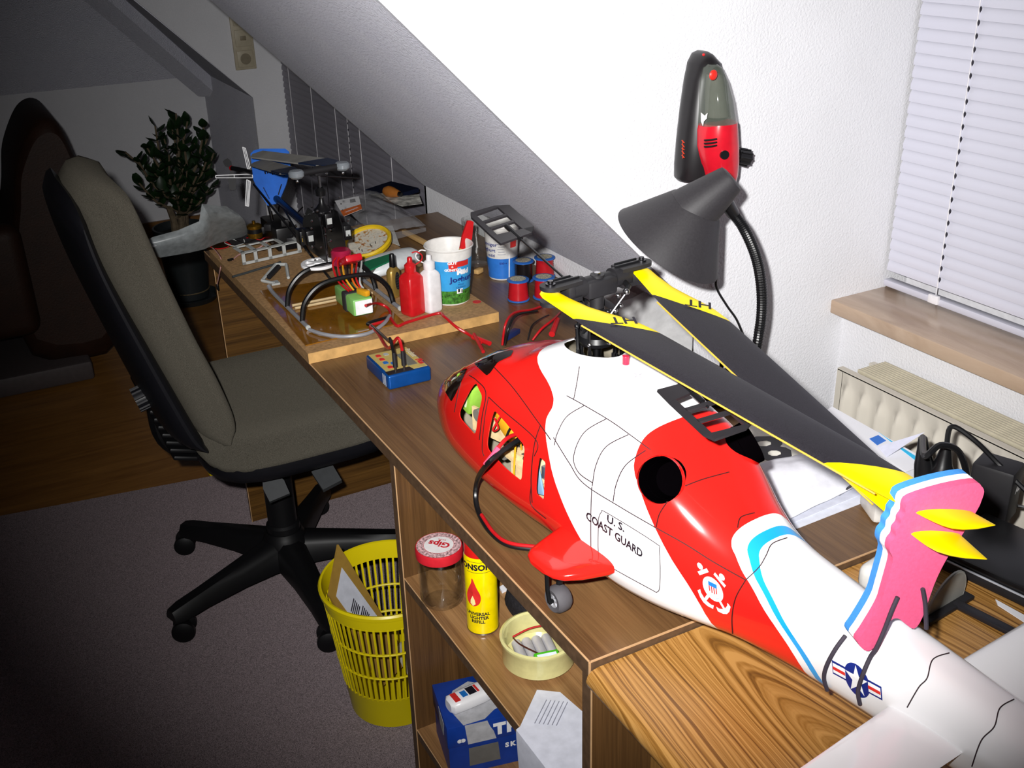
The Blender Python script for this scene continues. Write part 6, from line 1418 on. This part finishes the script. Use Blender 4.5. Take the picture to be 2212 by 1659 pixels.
# milky moulded canopy hanging over the desk corner
m_milk = M('milky_plastic', '#9aa0a2', .3, alpha=.62, var=(60,.15))
cp = thing('plastic_canopy', 'milky moulded plastic canopy half hanging over the far desk corner', 'canopy', pz(450,525,ZB))
rows = []
ctl = [(300,528,300,546,.835,.800), (330,512,345,556,.845,.795), (385,497,410,545,.852,.790), (430,478,440,538,.868,.785), (436,440,470,525,.905,.785), (490,446,520,512,.905,.782), (515,462,535,505,.87,.782)]
for (xa, ya, xb, yb, za, zb_) in ctl:
    a, b = pz(xa, ya, za), pz(xb, yb, zb_); m1 = a*.6+b*.4+V((.0,-.022,.008)); rows.append(spline([a, m1, b], 4))
g = G(); g.grid(rows); g.grid([[q+V((.0012,.0012,-.0012)) for q in r] for r in rows], flip=True); part('shell', g, m_milk, cp, smooth=50)
g = G(); a, b = pz(304,536,.822), pz(330,528,.838); g.rbox((a+b)/2, (.05,.03,.004), .001, RZ(.5)); part('tape_strip', g, M('clear_tape','#b9bcc0',.2,alpha=.7), cp)
# ---- yellow-rimmed dish leaning
yd_ = thing('yellow_dish', 'yellow rimmed shallow dish with paint smears leaning on the white packaging', 'dish', pz(793,556,ZB))
dc = pz(793,523,ZB+.030); nrm = V((-.30,-.22,.92)); nrm.normalize()
g = G(); g.lathe([(0,-.010),(.049,-.010),(.057,-.005),(.058,.004),(.054,.008),(.0495,.006),(.048,.0)], dc, 40, nrm); part('rim', g, M('dish_yellow','#d8b41c',.4), yd_)
m_smear = bpy.data.materials.new('paint_smear'); m_smear.use_nodes = True; k = NT(m_smear); nz = k.noise(k.coord(scale=(1,1,1)), 55, 4, .6, 1.5)
k.l(k.ramp(nz, [(.35, lin('#b9b4a8')), (.5, lin('#cfcabc')), (.6, lin('#a8793a')), (.68, lin('#8a3b20'))]), k.b.inputs['Base Color']); k.b.inputs['Roughness'].default_value = .3
g = G(); g.lathe([(.0482,.0006),(0,.0006)], dc, 36, nrm); part('disc', g, m_smear, yd_)
u_, w2 = basis(nrm); g = G(); up_ = V((0,0,1))-nrm*nrm.z; up_.normalize(); rt = up_.cross(nrm)
for i, (a, b) in enumerate(((.012,-.006),(.018,-.01),(.020,.004),(-.008,-.024),(.002,-.028))): g.tube([dc+rt*a+up_*b+nrm*.0014, dc+rt*(a+.005)+up_*(b-.007)+nrm*.0014], .0009, 5)
mk_ = part('marker_strokes', g, m_ink, yd_); mk_['kind'] = 'stuff'
g = G(); g.cyl(dc-nrm*.009-V((0,0,.0)), V((dc.x+.01, dc.y+.03, ZB+.003)), .006, n=8); part('dish_foot', g, M('dish_yellow','#d8b41c',.4), yd_)
# ---- white and green moulded packaging
wp = thing('moulded_packaging', 'white moulded plastic packaging with green flap behind the small bottles', 'packaging', pz(850,600,ZB))
pb_ = pz(838,596,ZB); rows = []
for t, wv, h in ((-.080,.012,.016),(-.072,.030,.030),(-.045,.042,.038),(-.01,.042,.040),(.03,.036,.040),(.06,.026,.038),(.075,.012,.03)):
    d = V((.95,.30,0)); sd = V((-.30,.95,0)); c_ = pb_+V((.02,.03,0))+d*t; rows.append([c_+sd*(wv*math.cos(a))+V((0,0,max(.0008, h*.5+h*.5*math.sin(a)))) for a in [2*PI*i/16 for i in range(16)]])
g = G(); g.grid(rows, closeu=True); g.add(rows[0], [tuple(range(16))[::-1]]); g.add(rows[-1], [tuple(range(16))]); part('shell', g, M('white_moulded','#e2e6e8',.35), wp, smooth=45)
g = G(); q = [pz(x, y, ZB+z) for x, y, z in ((775,572,.03),(845,550,.042),(850,562,.040),(800,585,.030))]; g.prism(q, (0,0,.003)); part('green_flap', g, M('flap_green','#16704a',.4), wp, smooth=0)
g = G(); a, b = pz(800,588,ZB+.020), pz(830,575,ZB+.022); g.rbox((a+b)/2-V((.006,.008,0)), (.03,.004,.012), .002, RZ(.4)); part('dark_slot', g, M('slot_grey','#5b5c58',.6), wp)
# grey card triangle and white card
sheet('grey_card', [(733,525),(742,500),(757,470),(748,520)], ZB+.0003, M('grey_card','#8d8f90',.6), 'small grey card triangle beside the small helicopter mechanics', 'card', t=.002)
wc = pz(845,520,ZB); g = G(); q = [pz(x, y, ZB+z) for x, y, z in ((742,495,.0006),(848,488,.003),(864,532,.0006),(835,520,.002))]; g.prism(q, (0,0,.001)); o = g.build('white_card', M('white_card','#cfccc4',.6), smooth=0); recenter(o, pz(820,515,ZB)); tag(o, 'creased white card behind the yellow dish', 'card')
# ---- bottles
def bottle(name, label, px, h, rx, ry, body, capm, capprof, rot=0.0, sqp=5.0, shoulder=.78):
    c_ = pz(px[0], px[1], ZB); c_ = V((c_.x, c_.y, ZB+.0004)); t = thing(name, label, 'bottle', c_); R_ = RZ(rot); rows = []
    for f_, z in ((.80,0),(.95,.002),(1,.006),(1,h*shoulder*.55),(.97,h*shoulder),(.82,h*(shoulder+.06)),(.48,h*(shoulder+.12)),(.40,h*(shoulder+.14))):
        rows.append([c_+R_ @ V((rx*f_*math.copysign(abs(math.cos(a))**(2/sqp), math.cos(a)), ry*f_*math.copysign(abs(math.sin(a))**(2/sqp), math.sin(a)), z)) for a in [2*PI*i/28 for i in range(28)]])
    g = G(); g.grid(rows, closeu=True); g.add(rows[0], [tuple(range(28))[::-1]]); g.add(rows[-1], [tuple(range(28))]); part('bottle_body', g, body, t, smooth=50)
    g = G(); g.lathe([(r, h*(shoulder+.12)+z) for r, z in capprof], c_, 22); cp_ = part('cap', g, capm, t)
    return t, c_, cp_
m_redp = M('bottle_red', '#c81a20', .3, coat=.3); m_whp = M('bottle_white', '#eceaec', .3, coat=.3); m_gold = M('bottle_gold', '#b3924a', .3, .6)
capp = [(.0,0),(.0105,0),(.0115,.002),(.0115,.014),(.0075,.018),(.0055,.019),(.0050,.028),(.0035,.030),(0,.030)]
for nm, lb, px_, mt, rr in (('red_bottle','red square plastic bottle with looped cap on the work board',(893,678),m_redp,.020), ('white_bottle','white square plastic bottle with looped cap beside the red one',(933,672),m_whp,.0175)):
    t, c_, cp_ = bottle(nm, lb, px_, .096, rr, rr*.95, mt, mt, capp, rot=.30)
    g = G(); sg = 1 if nm == 'red_bottle' else -1; e = RZ(-.35) @ V((sg,0,0)); pts = [c_+e*(.010)+V((0,0,.100)), c_+e*.022+V((0,0,.108)), c_+e*.024+V((0,0,.118)), c_+e*.014+V((0,0,.126)), c_+e*.005+V((0,0,.124))]
    g.tube(spline(pts, 5), .0013, 6); part('cap_loop', g, mt, cp_)
t, c_, cp_ = bottle('gold_bottle', 'gold glue bottle with tall black cap beside the red bottle', (853,641), .074, .0155, .0105, m_gold, m_black, [(.0,0),(.0062,0),(.0066,.002),(.0052,.026),(.004,.028),(0,.028)], rot=.45, sqp=2.6, shoulder=.74)
fa = RZ(.45) @ V((0,-1,0)); xa_ = RZ(.45) @ V((1,0,0)); g = G(); g.prism([c_+fa*.0102+xa_*(.0062*math.cos(a))+V((0,0,.036+.019*math.sin(a))) for a in [2*PI*i/18 for i in range(18)]], fa*.0012); part('grip_pad', g, m_black2, t)
for i in range(6):
    g = G(); g.cyl(c_+fa*.0117-xa_*.0048+V((0,0,.022+.0055*i)), c_+fa*.0117+xa_*.0048+V((0,0,.022+.0055*i)), .0009, n=5); part('grip_rib', g, m_rubber, t)
g = G(); g.lathe([(.0045,.0),(.0045,.008)], c_+V((0,0,.060)), 14); part('neck', g, M('neck_clear','#bdb9b4',.3), t)
# ---- yoghurt cups
m_cup = M('cup_white', '#e6e4e0', .35)
def cup(name, label, c_, r0, r1, h, cat='cup'):
    t = thing(name, label, cat, c_); g = G()
    g.lathe([(0,.003),(r0*.9,.003),(r0*.95,0),(r0,.002),(r1,h*.955),(r1*1.05,h*.965),(r1*1.07,h*.985),(r1*1.04,h),(r1*.99,h*.99),(r1*.96,h*.955),(r0*.95,.006),(0,.005)], c_, 48); part('cup_body', g, m_cup, t); return t
def cup_print(t, c_, r0, r1, h):
    return dict(r=r0, r2=r0+(r1-r0)/.955, h2=h)
C1 = pz(975,648,ZB); C1 = V((C1.x, C1.y, ZB+.0004)); r0, r1, h1 = .0365, .0465, .118
c1 = cup('yoghurt_cup', 'blue printed yoghurt cup with meadow picture and red-handled brush in it', C1, r0, r1, h1); kw = cup_print(c1, C1, r0, r1, h1); ca = cam_ang(C1)
def wrap(t, name, C_, kw, a0, a1, z0, z1, mat, eps=.0003, n=28, nz=2): g = G(); patch_cyl(g, C_, kw['r'], a0, a1, z0, z1, kw['r2'], kw['h2'], n, eps, nz); return part(name, g, mat, t, smooth=40)
wrap(c1, 'blue_sleeve', C1, kw, ca-PI, ca+PI, .030, h1*.80, M('sleeve_blue','#3b9fdc',.35), .0003, 48)
wrap(c1, 'meadow_print', C1, kw, ca-PI, ca+PI, .004, .032, M('meadow_green','#3f7a2a',.45,var=(160,.5)), .0006, 48)
wrap(c1, 'barcode_field', C1, kw, ca-1.15, ca-.72, .010, .046, m_wp, .0010, 6)
g = G()
for i in range(11): patch_cyl(g, C1, kw['r'], ca-1.12, ca-.76, .013+.0028*i, .0142+.0028*i+(.0006 if i % 3 else 0), kw['r2'], kw['h2'], 6, .0014)
o = part('barcode', g, m_navy, c1, smooth=0); o['kind'] = 'stuff'
wrap(c1, 'red_flash', C1, kw, ca-.05, ca+.95, h1*.70, h1*.795, m_rp, .0008, 12)
wrap(c1, 'red_flash', C1, kw, ca-.05, ca+.35, h1*.63, h1*.71, m_rp, .0008, 8)
g = G(); kk = dict(r2=kw['r2'], h2=kw['h2'], eps=.0016)
text_cyl(g, 'GUT', C1, kw['r'], ca+.12, h1*.775, .0075, bold=.0004, **kk); text_cyl(g, '&', C1, kw['r'], ca+.12, h1*.715, .006, **kk); text_cyl(g, 'GÜNSTIG', C1, kw['r'], ca+.14, h1*.655, .0065, bold=.0003, **kk); part('lettering', g, m_wp, c1, smooth=0)
g = G(); text_cyl(g, 'Mild', C1, kw['r'], ca+.62, h1*.60, .013, bold=.0008, **kk); part('lettering', g, m_wp, c1, smooth=0)
g = G(); text_cyl(g, 'Joghurt', C1, kw['r'], ca+.62, h1*.475, .0155, bold=.0005, **kk); part('lettering', g, m_navy, c1, smooth=0); g = G(); text_cyl(g, '500 g', C1, kw['r'], ca-.86, h1*.45, .010, bold=.0004, **kk); part('lettering', g, m_navy, c1, smooth=0); g = G(); text_cyl(g, 'MILD', C1, kw['r'], ca+.52, h1*.38, .0055, **kk); text_cyl(g, 'CREMIG', C1, kw['r'], ca+.52, h1*.33, .0055, **kk); part('lettering', g, m_navy, c1, smooth=0)
wrap(c1, 'cow_print', C1, kw, ca+.30, ca+.62, .026, .036, m_wp, .0012, 5); wrap(c1, 'cow_patch', C1, kw, ca+.36, ca+.46, .029, .036, m_ink, .0016, 3); wrap(c1, 'cow_patch', C1, kw, ca+.54, ca+.60, .027, .034, m_ink, .0016, 3)
br_ = thing('brush', 'flat wooden brush handle dipped in red, standing in the blue cup', 'brush', C1+V((.01,.0,.006)))
ba_, bb_ = C1+V((.006,-.004,.010)), pD(1017,478,2.125); d = (bb_-ba_); sd = d.cross(CAM-bb_+V((.9,0,0))).normalized(); nn = d.normalized().cross(sd)*.006
for nm, t0, t1, w0, w1_, mt in (('handle', 0, .62, .0095, .0098, M('handle_wood','#cda56a',.7)), ('red_end', .62, 1.0, .0098, .0065, M('dipped_red','#c4161c',.75,spec=.2))):
    g = G(); a, b = ba_+d*t0, ba_+d*t1; pts = [a-sd*w0, b-sd*w1_, b+sd*w1_, a+sd*w0] if nm == 'handle' else [a-sd*w0, a+(b-a)*.45-sd*w0*1.08, b-sd*w1_, b+d*.01, b+sd*w1_, a+(b-a)*.45+sd*w0*1.08, a+sd*w0]; g.prism(pts, nn); part(nm, g, mt, br_, smooth=0)
C2 = pz(1086,597,DZ); C2 = V((C2.x, C2.y, DZ+.0004)); r0b, r1b, h2_ = .0300, .0385, .122
c2 = cup('yoghurt_cup', 'white and blue yoghurt cup under the black paddle by the knee wall', C2, r0b, r1b, h2_); kw2 = dict(r=r0b, r2=r0b+(r1b-r0b)/.955, h2=h2_); ca2 = cam_ang(C2)
wrap(c2, 'blue_sleeve', C2, kw2, ca2-PI, ca2+PI, .004, .050, M('sleeve_royal','#2f74cc',.35), .0003, 48); wrap(c2, 'white_gap', C2, kw2, ca2+.42, ca2+.50, .004, .060, m_wp, .0009, 2); wrap(c2, 'red_flash', C2, kw2, ca2+.52, ca2+1.0, .074, .100, m_rp, .0008, 8)
g = G(); k2 = dict(r2=kw2['r2'], h2=kw2['h2'], eps=.0012)
for tx, a, z, sz in (('cremiger', -.95, .082, .011), ('Joghurt', -.95, .069, .011), ('mild', -.72, .057, .009), ('500 g', .05, .040, .0065)): text_cyl(g, tx, C2, r0b, ca2+a, z, sz, bold=.0002, **k2)
part('lettering', g, m_navy, c2, smooth=0)
g = G()
for i in range(6): patch_cyl(g, C2, r0b, ca2-.28+.05*(i % 2), ca2+.22-.06*(i % 3), .060+.0058*i, .0612+.0058*i, r0b+(r1b-r0b)/.955, h2_, 6, .0009)
o = part('fine_print', g, m_pgrey, c2, smooth=0); o['kind'] = 'stuff'
# clear drinking glass between the cups
GL = pz(1040,575,DZ); GL = V((GL.x, GL.y+.02, DZ+.0004)); g = G(); g.lathe([(0,.001),(.024,.0),(.027,.003),(.033,.105),(.0315,.105),(.0255,.010),(0,.008)], GL, 36); o = g.build('drinking_glass', m_glass); recenter(o, GL); tag(o, 'clear drinking glass standing between the two yoghurt cups', 'glass')
# ---- wire spools
def spool(label, px, wire, fl_h, n_):
    c_ = pz(px[0], px[1], DZ); c_ = V((c_.x, c_.y, DZ+.0004)); t = thing('wire_spool', label, 'spool', c_, 'wire spools by the knee wall')
    for z, nm in ((0,'flange'),(.042,'flange')):
        g = G(); g.lathe([(0,z),(.021,z),(.023,z+.001),(.023,z+.003),(.021,z+.004),(0,z+.004)], c_, 30); fl_ = part(nm, g, M('spool_blue','#2b66b8',.35), t)
    g = G(); g.lathe([(.015,.0475),(0,.0475)] if False else [(.0165,.0464),(0,.0466)], c_, 24); part('spool_label', g, M('spool_label','#b9b4a0',.5,var=(300,.4)), t)
    pr_ = []
    for i in range(19): pr_.append((.0175+(.0012 if i % 2 else 0)+.0035*(1-i/18)*n_, .004+.038*i/18))
    g = G(); g.lathe(pr_, c_, 24); part('wire_winding', g, wire, t, smooth=70)
m_wr = M('winding_red','#b51822',.3); m_wk = M('winding_black','#141012',.3)
spool('blue wire spool wound with red wire, nearest to the white bottle', (1120,648), m_wr, 0, 1); spool('blue wire spool wound with black wire beside the blue cup', (1131,606), m_wk, 0, .2); spool('blue wire spool with red wire at the back under the thin flybar rod', (1177,598), m_wr, 0, .6); spool('blue wire spool half hidden behind the near rotor grip', (1175,643), m_wr, 0, .5)
# ---- clear bag with price sticker, wooden stick
m_cel = M('cellophane', '#b9b9bd', .08, alpha=.22, spec=.9, coat=.8)
cg = thing('clear_bag', 'crinkled clear plastic bag with white and orange price sticker', 'bag', pz(820,480,DZ))
q = [pz(722,440,DZ+.06), pz(800,415,DZ+.05), pz(920,492,DZ+.03), pz(808,508,DZ+.045)]
ob = rumpled('bag_film', q, 26, 20, .030, m_cel, 21, base=-.006, bulge=.022, parent=cg, freq=11); ob.data.polygons.foreach_set('use_smooth', [False]*len(ob.data.polygons))
g = G(); lowq = [V((p.x, p.y, ZB+.0008)) for p in q]; g.grid([q+[q[0]], lowq+[lowq[0]]]); part('bag_wall', g, m_cel, cg, smooth=0)
s0, s1, s2, s3 = [pz(x, y, DZ+.085) for x, y in ((723,434),(775,424),(782,452),(742,468))]
g = G(); g.prism([s0, s1, s2, s3], (0,0,.0005)); st_ = part('price_sticker', g, m_wp, cg, smooth=0)
g = G(); g.prism([s0*.35+s3*.65+V((0,0,.0008)), s1*.35+s2*.65+V((0,0,.0008)), s2+V((0,0,.0008)), s3+V((0,0,.0008))], (0,0,.0003)); part('orange_band', g, M('sticker_orange','#e07030',.5), st_, smooth=0)
g = G(); xd = (s2-s3).normalized(); yd = V((0,0,1)).cross(xd); text_on(g, 'HORNBACH', (s0*.17+s3*.83+s1*.17+s2*.83)/2+V((0,0,.0014)), xd, yd, .0085, bold=.0004); part('lettering', g, m_wp, st_, smooth=0)
g = G()
for i in range(8): p = s0*.42+s1*.58+(s1-s0)*(.028*i)+(s3-s0)*.12+V((0,0,.0008)); g.prism([p, p+(s1-s0)*.016, p+(s1-s0)*.016+(s2-s1)*.25, p+(s2-s1)*.25], (0,0,.0003))
o = part('barcode', g, m_ink, st_, smooth=0); o['kind'] = 'stuff'
for (x0, y0, x1, y1, lb) in ((872,500,930,531,'pale wooden stick poking out of the clear bag'), (1028,588,1040,582,'tiny wooden block beside the blue cup')):
    a, b = pz(x0, y0, DZ+.006), pz(x1, y1, DZ+.006); g = G(); g.rbox((a+b)/2, ((b-a).length,.012,.010), .0015, RZ(math.atan2((b-a).y,(b-a).x))); o = g.build('wood_stick', M('handle_wood','#cda56a',.5)); recenter(o, (a+b)/2-V((0,0,.005))); tag(o, lb, 'stick')
# ---- wooden-handled tool on a cloth and papers near the far wall
sheet('dark_folder', [(790,418),(845,400),(905,415),(850,432)], DZ+.0004, M('navy_folder','#141a30',.4), 'dark blue folder lying under the patterned papers', 'folder', t=.012)
for i, (pix, mt, lb, z) in enumerate(((((820,428),(905,420),(912,440),(868,446)), M('pattern_white','#cfcdc6',.6,var=(40,.5)), 'black and white patterned paper on the folder', .0135), (((800,420),(850,416),(880,436),(842,434)), M('pattern_cream','#c2bfb4',.6,var=(35,.4)), 'cream patterned paper half under the patterned sheet', .0128))):
    sheet('patterned_paper', list(pix), DZ+z-.0002*i, mt, lb, group='patterned papers on the folder', t=.0004)
to_ = thing('wooden_tool', 'polished wooden tool handle lying on the papers by the far blind', 'tool', pz(850,425,DZ+.014)); a, b = pz(832,412,DZ+.030), pz(866,420,DZ+.026); d = (b-a).normalized()
g = G(); g.lathe([(0,-.004),(.011,-.001),(.0165,.012),(.015,.026),(.011,.040),(.0085,.047),(0,.048)], a, 20, d); part('handle', g, M('handle_brown','#a0622a',.2,coat=.6), to_)
g = G(); g.cyl(a+d*.046, a+d*.056, .0075, .006, n=14); part('ferrule', g, m_steeld, to_)
# ---- battery charger with leads
n0, n1, n2 = pz(841,845,DZ), pz(933,823,DZ), pz(789,798,DZ); xd = (n1-n0).normalized(); yd = V((0,0,1)).cross(xd); wX = (n1-n0).length; wY = (n2-n0).dot(yd); an = math.atan2(xd.y, xd.x); cc = n0+xd*wX/2+yd*wY/2; hC = .027
cg_ = thing('battery_charger', 'blue battery charger with gold keypad label and display on the desk', 'charger', V((cc.x,cc.y,DZ)))
g = G(); g.rbox((cc.x,cc.y,DZ+hC/2+.0006), (wX,wY,hC), .004, RZ(an), 3); part('case', g, M('case_blue','#0f4f9c',.3,.4), cg_)
def chp(a, b, z=hC+.0008): return V((n0.x,n0.y,DZ))+xd*wX*a+yd*wY*b+V((0,0,z))
g = G(); g.prism([chp(.05,.06), chp(.95,.06), chp(.95,.95), chp(.05,.95)], (0,0,.0006)); pl_ = part('keypad_label', g, M('label_gold','#c9b266',.4), cg_, smooth=0)
g = G(); g.prism([chp(.04,.05,hC+.0007), chp(.22,.05,hC+.0007), chp(.45,.34,hC+.0015), chp(.05,.34,hC+.0015)], (0,0,.0004)) if False else g.prism([chp(.58,.20,hC+.0016), chp(.80,.20,hC+.0016), chp(.80,.72,hC+.0016), chp(.58,.72,hC+.0016)], (0,0,.0006)); part('display', g, M('lcd_grey','#76786a',.2), pl_, smooth=0)
g = G(); g.prism([chp(.02,.02,hC+.0012), chp(.62,.02,hC+.0012), chp(.58,.16,hC+.0012), chp(.02,.16,hC+.0012)], (0,0,.0008)); part('socket_field', g, m_black2, cg_, smooth=0)
for i, (a, b, mt) in enumerate(((.16,.82,m_rp),(.16,.66,m_rp),(.16,.50,m_bp),(.30,.42,m_bp),(.16,.30,m_rp),(.34,.82,m_ltgrey))):
    g = G(); g.prism([chp(a,b-.045,hC+.0016), chp(a+.11,b-.045,hC+.0016), chp(a+.11,b+.035,hC+.0016), chp(a+.055,b+.06,hC+.0016), chp(a,b+.035,hC+.0016)], (0,0,.0006)); part('key', g, mt, pl_, smooth=0)
g = G(); text_on(g, 'Plus', chp(.90,.26,hC+.0024), -yd, xd, .014, bold=.0010); part('lettering', g, m_rp, pl_, smooth=0)
g = G(); text_on(g, 'Pocket', chp(.90,.66,hC+.0024), -yd, xd, .014, bold=.0004); part('lettering', g, M('print_pale','#e2dcc2',.4), pl_, smooth=0)
for i in range(3):
    g = G(); a = V((n0.x,n0.y,DZ))+yd*(wY*.12+.006*i)-xd*.0005; g.box(a+V((0,0,.014)), (.0006,.001,.02), RZ(an)); part('case_stripe', g, m_ltgrey, cg_, smooth=0)
ldc = thing('charge_cable', 'red and black charging cable from the blue charger to the small helicopter battery', 'cable', chp(.45,.1))
for (a, mt, xo) in ((.22, m_wireb, 0), (.42, m_wirer, 1)):
    p = chp(a, .08, hC+.001); g = G(); g.cyl(p, p+V((0,0,.010)), .0022, n=10); pn = part('plug_pin', g, m_steel, ldc)
    g = G(); g.cyl(p+V((0,0,.010)), p+V((.0,.002,.036)), .0042, .0034, n=12); part('plug_sleeve', g, m_black2, ldc)
    mid = pz(838+10*xo, 735-4*xo, DZ+.055); e = [p+V((0,.002,.034)), p+V((-.003,.006,.06)), mid, pz(806+7*xo,706-4*xo,ZB+.008), pz(795+5*xo,698-6*xo,ZB+.006), pz(842,684-6*xo,ZB+.005)] if xo == 0 else [p+V((0,.002,.034)), p+V((-.004,.008,.058)), pz(838,752,DZ+.05), pz(815,718,ZB+.012), pz(800,704,ZB+.006), pz(838,690,ZB+.007), pz(840,668,ZB+.006), pz(815,655,ZB+.02), pz(790,660,ZB+.05)]
    g = G(); g.tube(spline(e, 7), .0028, 8); part('lead', g, mt, ldc)
g = G(); e = [pz(842,684,ZB+.005), pz(858,704,ZB+.004), pz(880,696,ZB+.004), pz(945,677,ZB+.004), pz(960,684,ZB+.006), pz(985,706,DZ+.018), pz(1012,722,DZ+.006), pz(1040,740,DZ+.005)]
rc = thing('red_cable', 'red cable with red banana plug running over the board towards the helicopter nose', 'cable', pz(960,690,DZ)); g.tube(spline(e, 7), .0030, 8); part('lead', g, m_wirer, rc)
a, b = pz(1022,728,DZ+.006), pz(1058,742,DZ+.007); g = G(); g.cyl(a, b, .0052, .0046, n=12); part('plug_sleeve', g, m_redp, rc)
a, b = pz(1024,722,DZ+.016), pz(1044,760,DZ+.009); g = G(); g.cyl(a, b, .0034, n=10); part('lead', g, m_wirer, rc)
# leads looping up behind the helicopter nose
for i, (pix, mt, lb) in enumerate((
  (((1085,745,.01),(1092,700,.05),(1110,676,.055),(1150,668,.04),(1188,655,.03)), m_wirer, 'red lead looping up behind the helicopter nose'),
  (((1090,745,.01),(1100,705,.045),(1118,680,.05),(1160,672,.03)), m_wireb, 'black lead running beside the red loop behind the nose'),
  (((1140,735,.01),(1148,705,.03),(1165,690,.03),(1185,680,.02)), m_wireb, 'thin black lead behind the cockpit roof'),
  (((1150,735,.008),(1170,710,.025),(1195,690,.03),(1210,675,.02)), m_wirer, 'short red lead with red clip beside the rotor mast'))):
    g = G(); pp = [pz(x, y, DZ+z) for x, y, z in pix]; g.tube(spline(pp, 6), .0024 if i != 2 else .0013, 7); o = g.build('lead', mt, smooth=60); recenter(o, V((pp[0].x, pp[0].y, DZ+.005))); tag(o, lb, 'cable', 'leads behind the helicopter nose')
a, b = pz(1192,722,DZ+.012), pz(1204,690,DZ+.020); g = G(); g.cyl(a, b, .006, .005, n=12); o = g.build('crocodile_clip', m_redp); recenter(o, a-V((0,0,.006))); tag(o, 'red insulated crocodile clip next to the rotor mast', 'clip')
a = pz(1104,722,DZ+.006); g = G(); g.rbox(a, (.045,.014,.010), .002, RZ(.5)); o = g.build('cable_connector', M('conn_blue','#1b2a5c',.4)); recenter(o, a-V((0,0,.0055))); tag(o, 'dark blue cable connector on the desk behind the helicopter nose', 'connector')
